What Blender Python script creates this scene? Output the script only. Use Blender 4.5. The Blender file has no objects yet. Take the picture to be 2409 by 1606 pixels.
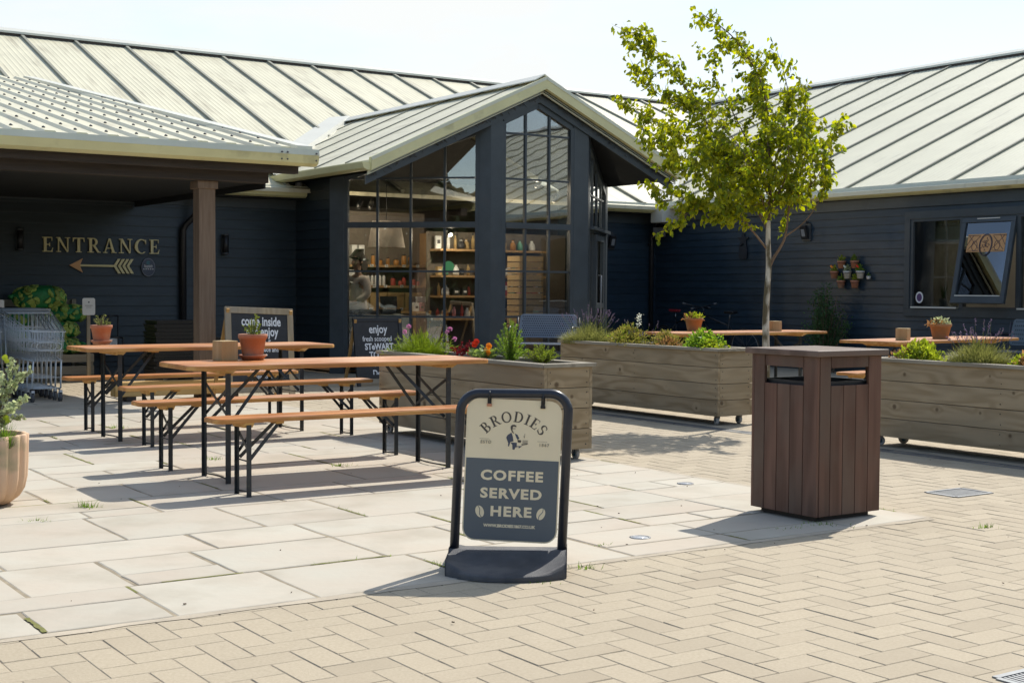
import bpy, bmesh, math, random
from mathutils import Vector, Matrix
from math import radians, sin, cos, pi, sqrt, atan2

random.seed(7)
S = bpy.context.scene
COL = S.collection
GRID = radians(33.8)          # the whole yard is laid out on one grid, turned this much from the line of sight
CA, SA = cos(GRID), sin(GRID)

# ------------------------------------------------------------------ camera
cam = bpy.data.cameras.new('camera')
cam.sensor_width = 36.0
cam.lens = 3232.154 / 2409 * 36.0
cam.clip_end = 900
camo = bpy.data.objects.new('camera', cam)
COL.objects.link(camo)
camo.matrix_world = (Matrix.Translation((0, 0, 1.2607)) @ Matrix.Rotation(pi/2 - radians(2.1329), 4, 'X')
                     @ Matrix.Rotation(radians(0.3407), 4, 'Z'))
S.camera = camo

# ------------------------------------------------------------------ sky and sun
SUN_AZ, SUN_EL = radians(34.0), radians(48.5)     # azimuth clockwise from +Y
w = bpy.data.worlds.new('World')
S.world = w
w.use_nodes = True
wt = w.node_tree
wt.nodes.clear()
def wn(t, **k):
    n = wt.nodes.new(t)
    for a, b in k.items(): setattr(n, a, b)
    return n
sky = wn('ShaderNodeTexSky', sky_type='NISHITA', sun_disc=False, sun_elevation=SUN_EL, sun_rotation=SUN_AZ,
         air_density=1.0, dust_density=0.35, ozone_density=1.4)
tc = wn('ShaderNodeTexCoord')
mp = wn('ShaderNodeMapping'); mp.inputs['Scale'].default_value = (1.0, 1.0, 3.2); mp.inputs['Location'].default_value = (0.35, 0.1, 0.2)
no = wn('ShaderNodeTexNoise'); no.inputs['Scale'].default_value = 1.9; no.inputs['Detail'].default_value = 7; no.inputs['Roughness'].default_value = 0.55
ra = wn('ShaderNodeValToRGB')
ra.color_ramp.elements[0].position = 0.34; ra.color_ramp.elements[1].position = 0.56
ra.color_ramp.elements[0].color = (0.22, 0.22, 0.22, 1)
mx = wn('ShaderNodeMix', data_type='RGBA'); mx.inputs[7].default_value = (4.95, 5.08, 5.05, 1)
bg = wn('ShaderNodeBackground'); bg.inputs['Strength'].default_value = 0.15
out = wn('ShaderNodeOutputWorld')
L = wt.links.new
L(tc.outputs['Generated'], mp.inputs['Vector']); L(mp.outputs['Vector'], no.inputs['Vector']); L(no.outputs['Fac'], ra.inputs['Fac'])
sep = wn('ShaderNodeVectorMath', operation='DOT_PRODUCT'); L(tc.outputs['Generated'], sep.inputs[0]); sep.inputs[1].default_value = (sin(SUN_AZ), cos(SUN_AZ), 0)
mrg = wn('ShaderNodeMapRange'); mrg.interpolation_type = 'SMOOTHSTEP'; mrg.inputs['From Min'].default_value = -0.25; mrg.inputs['From Max'].default_value = 0.8; mrg.inputs['To Min'].default_value = 0.12
L(sep.outputs['Value'], mrg.inputs['Value'])      # the high cloud thins out towards the side away from the sun
mul = wn('ShaderNodeMath', operation='MULTIPLY'); L(ra.outputs['Color'], mul.inputs[0]); L(mrg.outputs[0], mul.inputs[1])
L(mul.outputs[0], mx.inputs[0]); L(sky.outputs['Color'], mx.inputs[6]); L(mx.outputs[2], bg.inputs['Color']); L(bg.outputs[0], out.inputs[0])

sl = bpy.data.lights.new('sun', 'SUN'); sl.energy = 3.95; sl.angle = radians(0.55); sl.color = (1.0, 0.945, 0.86)
so = bpy.data.objects.new('sun', sl); COL.objects.link(so)
sd = Vector((sin(SUN_AZ)*cos(SUN_EL), cos(SUN_AZ)*cos(SUN_EL), sin(SUN_EL)))
so.rotation_euler = sd.to_track_quat('Z', 'Y').to_euler(); so.location = sd*40

S.view_settings.view_transform = 'Standard'; S.view_settings.look = 'None'
S.view_settings.exposure = 0.38; S.view_settings.gamma = 1.0
S.cycles.max_bounces = 10; S.cycles.transparent_max_bounces = 24
S.cycles.caustics_reflective = False; S.cycles.caustics_refractive = False
S.cycles.sample_clamp_indirect = 6.0

# ------------------------------------------------------------------ materials
MATS = {}
def mat(name, col, rough=0.6, metal=0.0, col2=None, var=0.15, vscale=6.0, stretch=(1, 1, 1), bump=0.0, bscale=60.0,
        island=0.0, transl=0.0, spec=0.5, detail=5.0, hard=None, emit=0.0, dirt=None, dscale=2.5, dlo=0.5, dhi=0.75, dstretch=(1, 1, 1)):
    m = bpy.data.materials.new(name); m.use_nodes = True
    t = m.node_tree; t.nodes.clear(); N = t.nodes.new; K = t.links.new
    o = N('ShaderNodeOutputMaterial'); p = N('ShaderNodeBsdfPrincipled')
    p.inputs['Roughness'].default_value = rough; p.inputs['Metallic'].default_value = metal
    p.inputs['Specular IOR Level'].default_value = spec
    c = N('ShaderNodeTexCoord'); oi = N('ShaderNodeObjectInfo')
    ml = N('ShaderNodeVectorMath'); ml.operation = 'MULTIPLY_ADD'
    K(oi.outputs['Random'], ml.inputs[0]); ml.inputs[1].default_value = (37.0, 53.0, 71.0); K(c.outputs['Object'], ml.inputs[2])
    base = ml.outputs[0]
    if island:
        g = N('ShaderNodeNewGeometry'); ad = N('ShaderNodeVectorMath'); ad.operation = 'MULTIPLY_ADD'
        K(g.outputs['Random Per Island'], ad.inputs[0]); ad.inputs[1].default_value = (19.0, 23.0, 29.0); K(base, ad.inputs[2]); base = ad.outputs[0]
    mpn = N('ShaderNodeMapping'); mpn.inputs['Scale'].default_value = stretch; K(base, mpn.inputs['Vector'])
    ns = N('ShaderNodeTexNoise'); ns.inputs['Scale'].default_value = vscale; ns.inputs['Detail'].default_value = detail; ns.inputs['Roughness'].default_value = 0.6
    K(mpn.outputs[0], ns.inputs['Vector'])
    r = N('ShaderNodeValToRGB'); lo, hi = hard or (0.3, 0.7)
    r.color_ramp.elements[0].position = lo; r.color_ramp.elements[1].position = hi
    a = col; b = col2 or tuple(min(1, x*(1+var)) for x in col)
    if not col2: a = tuple(x*(1-var) for x in col)
    r.color_ramp.elements[0].color = (*a, 1); r.color_ramp.elements[1].color = (*b, 1)
    K(ns.outputs['Fac'], r.inputs['Fac']); colr = r.outputs['Color']
    if dirt:
        m2 = N('ShaderNodeMapping'); m2.inputs['Scale'].default_value = dstretch; K(base, m2.inputs['Vector'])
        n2 = N('ShaderNodeTexNoise'); n2.inputs['Scale'].default_value = dscale; n2.inputs['Detail'].default_value = 8; K(m2.outputs[0], n2.inputs['Vector'])
        r2 = N('ShaderNodeMapRange'); r2.inputs['From Min'].default_value = dlo; r2.inputs['From Max'].default_value = dhi; K(n2.outputs['Fac'], r2.inputs['Value'])
        mm = N('ShaderNodeMix'); mm.data_type = 'RGBA'; K(r2.outputs[0], mm.inputs[0]); K(colr, mm.inputs[6]); mm.inputs[7].default_value = (*dirt, 1); colr = mm.outputs[2]
    if island:
        h = N('ShaderNodeHueSaturation'); mr = N('ShaderNodeMapRange'); K(g.outputs['Random Per Island'], mr.inputs['Value'])
        mr.inputs['To Min'].default_value = 1-island; mr.inputs['To Max'].default_value = 1+island; K(mr.outputs[0], h.inputs['Value']); K(colr, h.inputs['Color']); colr = h.outputs[0]
    K(colr, p.inputs['Base Color'])
    if bump:
        nb = N('ShaderNodeTexNoise'); nb.inputs['Scale'].default_value = bscale; nb.inputs['Detail'].default_value = 4; K(mpn.outputs[0], nb.inputs['Vector'])
        bp = N('ShaderNodeBump'); bp.inputs['Strength'].default_value = bump; bp.inputs['Distance'].default_value = 0.01; K(nb.outputs['Fac'], bp.inputs['Height']); K(bp.outputs[0], p.inputs['Normal'])
    if emit:
        K(colr, p.inputs['Emission Color']); p.inputs['Emission Strength'].default_value = emit
    sh = p.outputs[0]
    if transl:
        tl = N('ShaderNodeBsdfTranslucent'); tm = N('ShaderNodeHueSaturation'); tm.inputs['Value'].default_value = 1.5; tm.inputs['Saturation'].default_value = 1.1
        K(colr, tm.inputs['Color']); K(tm.outputs[0], tl.inputs['Color'])
        ms = N('ShaderNodeMixShader'); ms.inputs[0].default_value = transl; K(p.outputs[0], ms.inputs[1]); K(tl.outputs[0], ms.inputs[2]); sh = ms.outputs[0]
    K(sh, o.inputs['Surface'])
    MATS[name] = m
    return m
def glass(name, tint=(0.9, 0.93, 0.92), boost=3.7, rough=0.0, wave=0.035):
    m = bpy.data.materials.new(name); m.use_nodes = True
    t = m.node_tree; t.nodes.clear(); N = t.nodes.new; K = t.links.new
    o = N('ShaderNodeOutputMaterial'); tr = N('ShaderNodeBsdfTransparent'); tr.inputs['Color'].default_value = (*tint, 1)
    gl = N('ShaderNodeBsdfGlossy'); gl.inputs['Roughness'].default_value = rough
    fr = N('ShaderNodeFresnel'); fr.inputs['IOR'].default_value = 1.52
    mu = N('ShaderNodeMath'); mu.operation = 'MULTIPLY'; mu.inputs[1].default_value = boost; mu.use_clamp = True
    c = N('ShaderNodeTexCoord'); ns = N('ShaderNodeTexNoise'); ns.inputs['Scale'].default_value = 1.3; ns.inputs['Detail'].default_value = 2
    bp = N('ShaderNodeBump'); bp.inputs['Strength'].default_value = wave; bp.inputs['Distance'].default_value = 0.05
    K(c.outputs['Object'], ns.inputs['Vector']); K(ns.outputs['Fac'], bp.inputs['Height']); K(bp.outputs[0], gl.inputs['Normal'])
    ms = N('ShaderNodeMixShader'); K(fr.outputs[0], mu.inputs[0]); K(mu.outputs[0], ms.inputs[0]); K(tr.outputs[0], ms.inputs[1]); K(gl.outputs[0], ms.inputs[2]); K(ms.outputs[0], o.inputs['Surface'])
    MATS[name] = m
    return m

NAVY = (0.020, 0.031, 0.038)
mat('navy_boards', NAVY, 0.42, var=0.25, vscale=3, stretch=(1, 1, 8), bump=0.08, bscale=20, spec=0.5, island=0.12, dirt=(0.03, 0.037, 0.045), dscale=1.2, dlo=0.55, dhi=0.8)
mat('navy_boards_skylit', (0.018, 0.035, 0.053), 0.42, var=0.25, vscale=3, stretch=(1, 1, 8), bump=0.08, bscale=20, spec=0.5, island=0.12, dirt=(0.03, 0.048, 0.066), dscale=1.2, dlo=0.55, dhi=0.8)  # same boards, with the blue cast of the open sky put into the colour
mat('navy_paint', (0.046, 0.059, 0.068), 0.45, var=0.15, vscale=4, dirt=(0.06, 0.065, 0.07), dscale=3, dlo=0.6, dhi=0.85)
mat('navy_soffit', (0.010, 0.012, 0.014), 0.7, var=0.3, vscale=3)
mat('roof_sheet', (0.64, 0.605, 0.44), 0.42, var=0.06, vscale=1.5, spec=0.4, dirt=(0.36, 0.32, 0.22), dscale=2.0, dlo=0.52, dhi=0.86, dstretch=(3, 0.5, 0.5))
mat('roof_sheet_right', (0.63, 0.61, 0.46), 0.42, var=0.06, vscale=1.5, spec=0.4, dirt=(0.28, 0.26, 0.20), dscale=2.0, dlo=0.6, dhi=0.9, dstretch=(0.5, 3, 0.5))
mat('roof_seam_shaded', (0.235, 0.235, 0.185), 0.55, var=0.1)  # shade on the seam sides is put into this darker grey
mat('flashing', (0.60, 0.60, 0.53), 0.4, var=0.06, vscale=2, dirt=(0.35, 0.33, 0.26), dscale=4, dlo=0.62, dhi=0.9)
mat('gutter_metal', (0.66, 0.63, 0.34), 0.4, var=0.08, vscale=2, dirt=(0.25, 0.23, 0.13), dscale=3, dlo=0.58, dhi=0.9)
mat('gutter_lip', (0.62, 0.64, 0.51), 0.4, var=0.06, vscale=2)
mat('old_timber_dark', (0.045, 0.035, 0.028), 0.8, var=0.3, vscale=4, stretch=(0.5, 8, 8))
mat('post_timber', (0.155, 0.105, 0.07), 0.8, col2=(0.23, 0.165, 0.115), vscale=5, stretch=(8, 8, 0.5), bump=0.15, bscale=12)
mat('dark_debris', (0.05, 0.045, 0.035), 0.9)
mat('screw_steel', (0.12, 0.12, 0.12), 0.5, metal=0.5)
mat('room_wall', (0.17, 0.145, 0.12), 0.8, var=0.15, vscale=1)
mat('room_floor', (0.14, 0.09, 0.055), 0.6, var=0.2, vscale=3, stretch=(1, 8, 1))
mat('room_ceiling', (0.06, 0.055, 0.05), 0.8)
mat('black_plastic', (0.012, 0.012, 0.013), 0.32, var=0.2)
mat('black_metal', (0.018, 0.018, 0.02), 0.4, var=0.2, vscale=15)
mat('white_plastic', (0.72, 0.72, 0.70), 0.4, var=0.04)
mat('lamp_glow', (1.0, 0.86, 0.62), 0.5, emit=14.0)
glass('window_glass')
glass('sash_glass', tint=(0.35, 0.42, 0.52), boost=4.5, wave=0.008)

# ------------------------------------------------------------------ mesh builder
class MB:
    def __init__(s): s.v = []; s.f = []; s.sm = []
    def add(s, vs, fs, smooth=False):
        b = len(s.v); s.v += [tuple(q) for q in vs]; s.f += [tuple(b+i for i in f) for f in fs]; s.sm += [smooth]*len(fs)
    def box(s, c, d, rz=0.0, rot=None):
        hx, hy, hz = d[0]/2, d[1]/2, d[2]/2
        R = rot or (Matrix.Rotation(rz, 3, 'Z') if rz else None)
        P = []
        for x, y, z in ((-1, -1, -1), (1, -1, -1), (1, 1, -1), (-1, 1, -1), (-1, -1, 1), (1, -1, 1), (1, 1, 1), (-1, 1, 1)):
            q = Vector((x*hx, y*hy, z*hz)); q = R @ q if R else q
            P.append((q.x+c[0], q.y+c[1], q.z+c[2]))
        s.add(P, [(0, 3, 2, 1), (4, 5, 6, 7), (0, 1, 5, 4), (1, 2, 6, 5), (2, 3, 7, 6), (3, 0, 4, 7)])
    def span(s, a, b):     # box between two opposite corners
        s.box([(a[i]+b[i])/2 for i in range(3)], [abs(a[i]-b[i]) for i in range(3)])
    def bar(s, p, q, w, h, up=(0, 0, 1)):      # rectangular bar from p to q, w across, h along up
        p, q = Vector(p), Vector(q); d = (q-p).normalized(); u = Vector(up)
        if abs(d.dot(u)) > 0.98: u = Vector((1, 0, 0))
        x = d.cross(u).normalized(); y = x.cross(d).normalized()
        P = [e + x*(i*w/2) + y*(j*h/2) for e in (p, q) for i, j in ((-1, -1), (1, -1), (1, 1), (-1, 1))]
        s.add(P, [(0, 1, 2, 3), (7, 6, 5, 4), (0, 4, 5, 1), (1, 5, 6, 2), (2, 6, 7, 3), (3, 7, 4, 0)])
    def tube(s, pts, r, n=8, cap=True, smooth=True):
        pts = [Vector(p) for p in pts]; rs = r if isinstance(r, (list, tuple)) else [r]*len(pts)
        V = []; F = []; x = None
        for i, p in enumerate(pts):
            d = (pts[min(i+1, len(pts)-1)] - pts[max(i-1, 0)])
            d = d.normalized() if d.length > 1e-9 else Vector((0, 0, 1))
            if x is None: x = d.orthogonal().normalized()
            else:
                x = x - d*x.dot(d); x = x.normalized() if x.length > 1e-6 else d.orthogonal().normalized()
            y = d.cross(x)
            V += [p + (x*cos(2*pi*k/n) + y*sin(2*pi*k/n))*rs[i] for k in range(n)]
        for i in range(len(pts)-1):
            for k in range(n): F.append((i*n+k, i*n+(k+1) % n, (i+1)*n+(k+1) % n, (i+1)*n+k))
        if cap: F.append(tuple(range(n-1, -1, -1))); F.append(tuple((len(pts)-1)*n+k for k in range(n)))
        s.add(V, F, smooth)
    def lathe(s, prof, n=24, c=(0, 0, 0), smooth=True, wob=None, caps=True):   # prof: (radius, z)
        V = []; F = []
        for r, z in prof:
            for k in range(n):
                a = 2*pi*k/n; rr = r*(wob(a, z) if wob else 1)
                V.append((c[0]+rr*cos(a), c[1]+rr*sin(a), c[2]+z))
        for i in range(len(prof)-1):
            for k in range(n): F.append((i*n+k, i*n+(k+1) % n, (i+1)*n+(k+1) % n, (i+1)*n+k))
        if caps: F.append(tuple(range(n-1, -1, -1))); F.append(tuple((len(prof)-1)*n+k for k in range(n)))
        s.add(V, F, smooth)
    def prism(s, poly, o, x, y, depth):     # polygon (2-D) placed at o with axes x, y, thickness along x cross y
        o, x, y = Vector(o), Vector(x), Vector(y); z = x.cross(y).normalized()*depth; n = len(poly)
        A = [o + x*a + y*b for a, b in poly]; B = [q+z for q in A]
        s.add(A+B, [tuple(range(n-1, -1, -1)), tuple(range(n, 2*n))] + [(i, (i+1) % n, n+(i+1) % n, n+i) for i in range(n)])
    def ext(s, prof, p, q, up=(0, 0, 1), close=True):   # sweep a 2-D profile (outwards, up) from p to q
        p, q = Vector(p), Vector(q); d = (q-p).normalized(); u = Vector(up); x = d.cross(u).normalized(); n = len(prof)
        A = [p + x*a + u*b for a, b in prof]; B = [q + x*a + u*b for a, b in prof]
        F = [(i, (i+1) % n, n+(i+1) % n, n+i) for i in range(n if close else n-1)]
        if close: F += [tuple(range(n-1, -1, -1)), tuple(range(n, 2*n))]
        s.add(A+B, F)
    def quad(s, *P): s.add(P, [tuple(range(len(P)))])
    def build(s, name, m, parent=None, bevel=0.0, loc=None, rz=None):
        me = bpy.data.meshes.new(name); me.from_pydata(s.v, [], s.f); me.update()
        me.polygons.foreach_set('use_smooth', s.sm)
        me.materials.append(MATS[m] if isinstance(m, str) else m)
        o = bpy.data.objects.new(name, me); COL.objects.link(o)
        if parent: o.parent = parent
        if loc: o.location = loc
        if rz is not None: o.rotation_euler = (0, 0, rz)
        if bevel:
            b = o.modifiers.new('bevel', 'BEVEL'); b.width = bevel; b.segments = 2; b.limit_method = 'ANGLE'; b.angle_limit = radians(40)
        return o
def tag(o, label=None, cat=None, group=None, kind=None):
    if label: o['label'] = label
    if cat: o['category'] = cat
    if group: o['group'] = group
    if kind: o['kind'] = kind
    return o
def thing(name, label, cat, loc=(0, 0, 0), rz=0.0, group=None):
    o = bpy.data.objects.new(name, None); COL.objects.link(o); o.empty_display_size = 0.1
    o.location = loc; o.rotation_euler = (0, 0, rz)
    return tag(o, label, cat, group)
def copy_tree(o, parent=None):
    c = o.copy(); COL.objects.link(c)
    if parent: c.parent = parent
    for ch in [k for k in bpy.data.objects if k.parent == o]: copy_tree(ch, c)
    return c
def again(o, label, loc, rz=None, group=None, scale=None):
    c = copy_tree(o); c['label'] = label; c.location = loc
    if rz is not None: c.rotation_euler = (0, 0, rz)
    if group: c['group'] = group
    if scale: c.scale = scale if isinstance(scale, tuple) else (scale,)*3
    return c
def W(u, v, z=0.0): return (u*CA - v*SA, u*SA + v*CA, z)      # yard grid -> world
def lettering(txt, size, m, name, parent, loc, rot, bold=0.0, depth=0.0012, sx=1.0, space=1.0, align='CENTER', shear=0.0):
    c = bpy.data.curves.new(name, 'FONT'); c.body = txt; c.size = size; c.align_x = align; c.align_y = 'CENTER'
    c.offset = bold; c.extrude = depth; c.space_character = space; c.shear = shear; c.resolution_u = 3
    o = bpy.data.objects.new(name, c); COL.objects.link(o)
    bpy.context.view_layer.update()
    me = bpy.data.meshes.new_from_object(o.evaluated_get(bpy.context.evaluated_depsgraph_get()))
    bpy.data.objects.remove(o); bpy.data.curves.remove(c)
    me.materials.clear(); me.materials.append(MATS[m])
    o = bpy.data.objects.new(name, me); COL.objects.link(o); o.parent = parent
    o.location = loc; o.rotation_euler = rot; o.scale = (sx, 1, 1)
    return o

# ================================================================== THE GROUND
mat('bedding_sand', (0.41, 0.345, 0.25), 0.95, var=0.2, vscale=8, bump=0.3, bscale=150)
mat('brick_paver', (0.385, 0.322, 0.225), 0.85, col2=(0.465, 0.395, 0.285), vscale=90, bump=0.3, bscale=260, island=0.03,
    dirt=(0.345, 0.285, 0.20), dscale=0.8, dlo=0.48, dhi=0.8)
mat('flagstone', (0.475, 0.445, 0.365), 0.8, col2=(0.475, 0.41, 0.325), vscale=1.2, bump=0.25, bscale=14, island=0.05, hard=(0.35, 0.65),
    dirt=(0.355, 0.31, 0.235), dscale=2.2, dlo=0.50, dhi=0.82)
mat('mortar', (0.27, 0.225, 0.155), 0.95, var=0.25, vscale=12)
mat('moss_green', (0.14, 0.16, 0.03), 0.95, col2=(0.22, 0.20, 0.07), vscale=25, bump=0.5, bscale=200)
mat('grass_blade', (0.15, 0.24, 0.035), 0.6, var=0.3, vscale=4, island=0.3, transl=0.45)
mat('far_ground', (0.20, 0.20, 0.15), 0.95, var=0.2, vscale=0.3)
mat('channel_steel', (0.22, 0.23, 0.24), 0.5, metal=0.6, var=0.15)

m = MB(); m.quad((-250, -250, -0.06), (250, -250, -0.06), (250, 250, -0.06), (-250, 250, -0.06))
tag(m.build('ground', 'far_ground'), kind='structure')
m = MB(); m.quad(W(-12, -7, -0.0030), W(17, -7, -0.0030), W(17, 20, -0.0030), W(-12, 20, -0.0030))
tag(m.build('paving_bed', 'bedding_sand'), kind='structure')

rnd = random.Random(11)
m = MB()
def paver(u0, v0, u1, v1):
    g, c = 0.0016, 0.003
    z = rnd.uniform(-0.0008, 0.0006); tu, tv = rnd.uniform(-.0006, .0006), rnd.uniform(-.0006, .0006)
    o = [(u0+g, v0+g), (u1-g, v0+g), (u1-g, v1-g), (u0+g, v1-g)]
    i = [(u0+g+c, v0+g+c), (u1-g-c, v0+g+c), (u1-g-c, v1-g-c), (u0+g+c, v1-g-c)]
    zz = [z-tu-tv, z+tu-tv, z+tu+tv, z-tu+tv]
    m.add([W(a, b, -0.0027) for a, b in o] + [W(a, b, q) for (a, b), q in zip(i, zz)],
          [(4, 5, 6, 7), (0, 1, 5, 4), (1, 2, 6, 5), (2, 3, 7, 6), (3, 0, 4, 7)])
FU, FV0, FV1 = 6.2, 5.06, 16.1        # the flagged terrace: u below FU, v between FV0 and FV1
def wanted(u, v):
    if u < -2.5 or u > 16.3 or v < -1.0 or v > 19.7: return False
    return not (u < FU-0.25 and FV0+0.25 < v < FV1-0.25)
bu = 0.125
for i in range(-24, 136):
    for j in range(-10, 160):
        k = (i-j) % 4
        if k == 0 and wanted(i*bu+bu, j*bu+bu/2): paver(i*bu, j*bu, i*bu+2*bu, j*bu+bu)
        elif k == 3 and wanted(i*bu+bu/2, j*bu+bu): paver(i*bu, j*bu, i*bu+bu, j*bu+2*bu)
tag(m.build('brick_paving', 'brick_paver'), kind='structure')

m = MB(); joints = []
def slab(u0, v0, u1, v1):
    g = rnd.uniform(0.0055, 0.0115); z = 0.0045 + rnd.uniform(-0.0012, 0.002)
    a, b, c, d = u0+g, v0+g, u1-g, v1-g
    def edge(p, q):
        n = max(2, int(sqrt((p[0]-q[0])**2+(p[1]-q[1])**2)/0.11)); r = []
        for t in range(n):
            f = t/n; j = 0.0032 if t else 0.005
            r.append((p[0]+(q[0]-p[0])*f+rnd.uniform(-j, j), p[1]+(q[1]-p[1])*f+rnd.uniform(-j, j)))
        return r
    P = edge((a, b), (c, b)) + edge((c, b), (c, d)) + edge((c, d), (a, d)) + edge((a, d), (a, b))
    n = len(P); cu, cv = (a+c)/2, (b+d)/2; su, sv = (c-a), (d-b)
    tu, tv = rnd.uniform(-.0015, .0015), rnd.uniform(-.0015, .0015)
    top = [(cu+(x-cu)*(1-0.010/su), cv+(y-cv)*(1-0.010/sv)) for x, y in P]
    m.add([W(x, y, -0.011) for x, y in P] + [W(x, y, z-0.003) for x, y in P] + [W(x, y, z+tu*(x-cu)+tv*(y-cv)) for x, y in top],
          [(i, (i+1) % n, n+(i+1) % n, n+i) for i in range(n)] + [(n+i, n+(i+1) % n, 2*n+(i+1) % n, 2*n+i) for i in range(n)] + [tuple(range(2*n, 3*n))])
    joints.append(((u1, v0), (u1, v1))); joints.append(((u0, v1), (u1, v1)))
v = FV0; rows = [.62, .6, .45, .75, .6, .62, .45, .6, .75, .45, .6, .6, .45, .75, .6, .45, .6, .62, .6, .55]
for rd in rows:
    if v > FV1-0.2: break
    v1 = min(v+rd, FV1)
    if FV1-v1 < 0.25: v1 = FV1
    u = FU
    while u > -5.2:
        ln = rnd.choice([.6, .75, .9, .9, 1.0, .45, .6]); u1 = u-ln
        if rd >= .6 and rnd.random() < 0.38:
            f = v + rd*rnd.choice([.5, .38, .62])
            if ln > .7 and rnd.random() < .6:
                h = u-ln*rnd.choice([.4, .55, .6]); slab(h, v, u, f); slab(u1, v, h, f); slab(u1, f, u, v1)
            else: slab(u1, v, u, f); slab(u1, f, u, v1)
        else: slab(u1, v, u, v1)
        u = u1
    v = v1
tag(m.build('flagstone_paving', 'flagstone'), kind='structure')
# mortar bed and the mortar haunching along the terrace edge
m = MB(); m.quad(W(-5.2, FV0, 0.0014), W(FU, FV0, 0.0014), W(FU, FV1, 0.0014), W(-5.2, FV1, 0.0014))
tag(m.build('paving_mortar', 'mortar'), kind='structure')
mat('edge_mortar', (0.44, 0.38, 0.29), 0.95, var=0.15, vscale=6, bump=0.3, bscale=60)
m = MB()
def ribbon(p, q, wid, z, jit, n):
    A = []; dx, dy = q[0]-p[0], q[1]-p[1]; l = sqrt(dx*dx+dy*dy); nx, ny = -dy/l, dx/l
    for i in range(n+1):
        f = i/n; a = wid*(.5+rnd.uniform(-jit, jit)); b = wid*(.5+rnd.uniform(-jit, jit))
        A += [W(p[0]+dx*f+nx*a, p[1]+dy*f+ny*a, z), W(p[0]+dx*f-nx*b, p[1]+dy*f-ny*b, z)]
    m.add(A, [(2*i, 2*i+1, 2*i+3, 2*i+2) for i in range(n)])
ribbon((-5.2, FV0-0.02), (FU, FV0-0.02), 0.05, 0.002, .2, 90); ribbon((FU+.02, FV0), (FU+.02, FV1), 0.05, 0.002, .2, 90)
tag(m.build('path_edge', 'edge_mortar'), kind='structure')

# moss and grass in the joints
m = MB(); gb = MB()
def blade(b, x, y, z, h, lean, az, wd=0.0035):
    p = []
    for t in (0, .5, 1):
        k = lean*t*t*h
        cx, cy, cz = x+cos(az)*k, y+sin(az)*k, z+h*t*(1-.25*lean*t)
        ww = wd*(1-t*.92); p += [(cx-sin(az)*ww, cy+cos(az)*ww, cz), (cx+sin(az)*ww, cy-cos(az)*ww, cz)]
    b.add(p, [(0, 1, 3, 2), (2, 3, 5, 4)])
for (p, q) in joints:
    if p[1] > 13 or p[0] < -2.2: continue
    along_v = abs(p[0]-q[0]) < 1e-6
    if rnd.random() < (0.36 if along_v else 0.10):
        f0 = rnd.uniform(0, .4); f1 = rnd.uniform(.6, 1)
        a = (p[0]+(q[0]-p[0])*f0, p[1]+(q[1]-p[1])*f0); b = (p[0]+(q[0]-p[0])*f1, p[1]+(q[1]-p[1])*f1)
        ribbon(a, b, rnd.uniform(.012, .020), 0.0058+rnd.uniform(0, .0006), .22, 14)
        if rnd.random() < .35:
            for _ in range(rnd.randint(4, 14)):
                f = rnd.random(); x, y, _z = W(a[0]+(b[0]-a[0])*f, a[1]+(b[1]-a[1])*f)
                blade(gb, x+rnd.gauss(0, .006), y+rnd.gauss(0, .006), 0, rnd.uniform(.012, .03), rnd.uniform(.2, 1), rnd.uniform(0, 6.3), .002)
tag(m.build('moss', 'moss_green'), kind='stuff')
def tuft(x, y, n, h, sp):
    for _ in range(n):
        r = abs(rnd.gauss(0, sp)); a = rnd.uniform(0, 6.3)
        blade(gb, x+cos(a)*r*1.6, y+sin(a)*r*.6, 0, h*rnd.uniform(.5, 1.2), rnd.uniform(.2, 1.2), a, .003)
for x, y, n, h, sp in ((-2.42, 7.82, 70, .05, .035), (-2.19, 10.05, 60, .035, .05), (-1.22, 9.75, 40, .03, .04), (-3.55, 12.3, 45, .05, .06), (-2.55, 7.35, 20, .03, .03),
                       (2.55, 7.35, 26, .03, .03), (1.45, 7.25, 22, .02, .05), (1.7, 7.38, 40, .025, .06), (0.33, 6.2, 20, .03, .03), (-.27, 6.18, 20, .03, .03), (.45, 6.75, 16, .02, .02), (0.1, 5.9, 24, .015, .05), (-.12, 12.3, 16, .04, .03)):
    tuft(x, y, n, h, sp)
tag(gb.build('grass', 'grass_blade'), kind='stuff')
# crumbs of bark, grit and dead leaves blown about on the paving
mat('grit', (0.09, 0.06, 0.04), 0.9, island=0.5)
m = MB()
for _ in range(150):
    u, v = rnd.uniform(-1, 10), rnd.uniform(1.5, 14); s = rnd.uniform(.0025, .006) * (1.6 if rnd.random() < .1 else 1)
    x, y, _z = W(u, v); a = rnd.uniform(0, 6.3)
    m.box((x, y, 0.007+s*.3), (s*2, s, s*.7), a)
tag(m.build('leaf_litter', 'grit'), kind='stuff')

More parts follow.
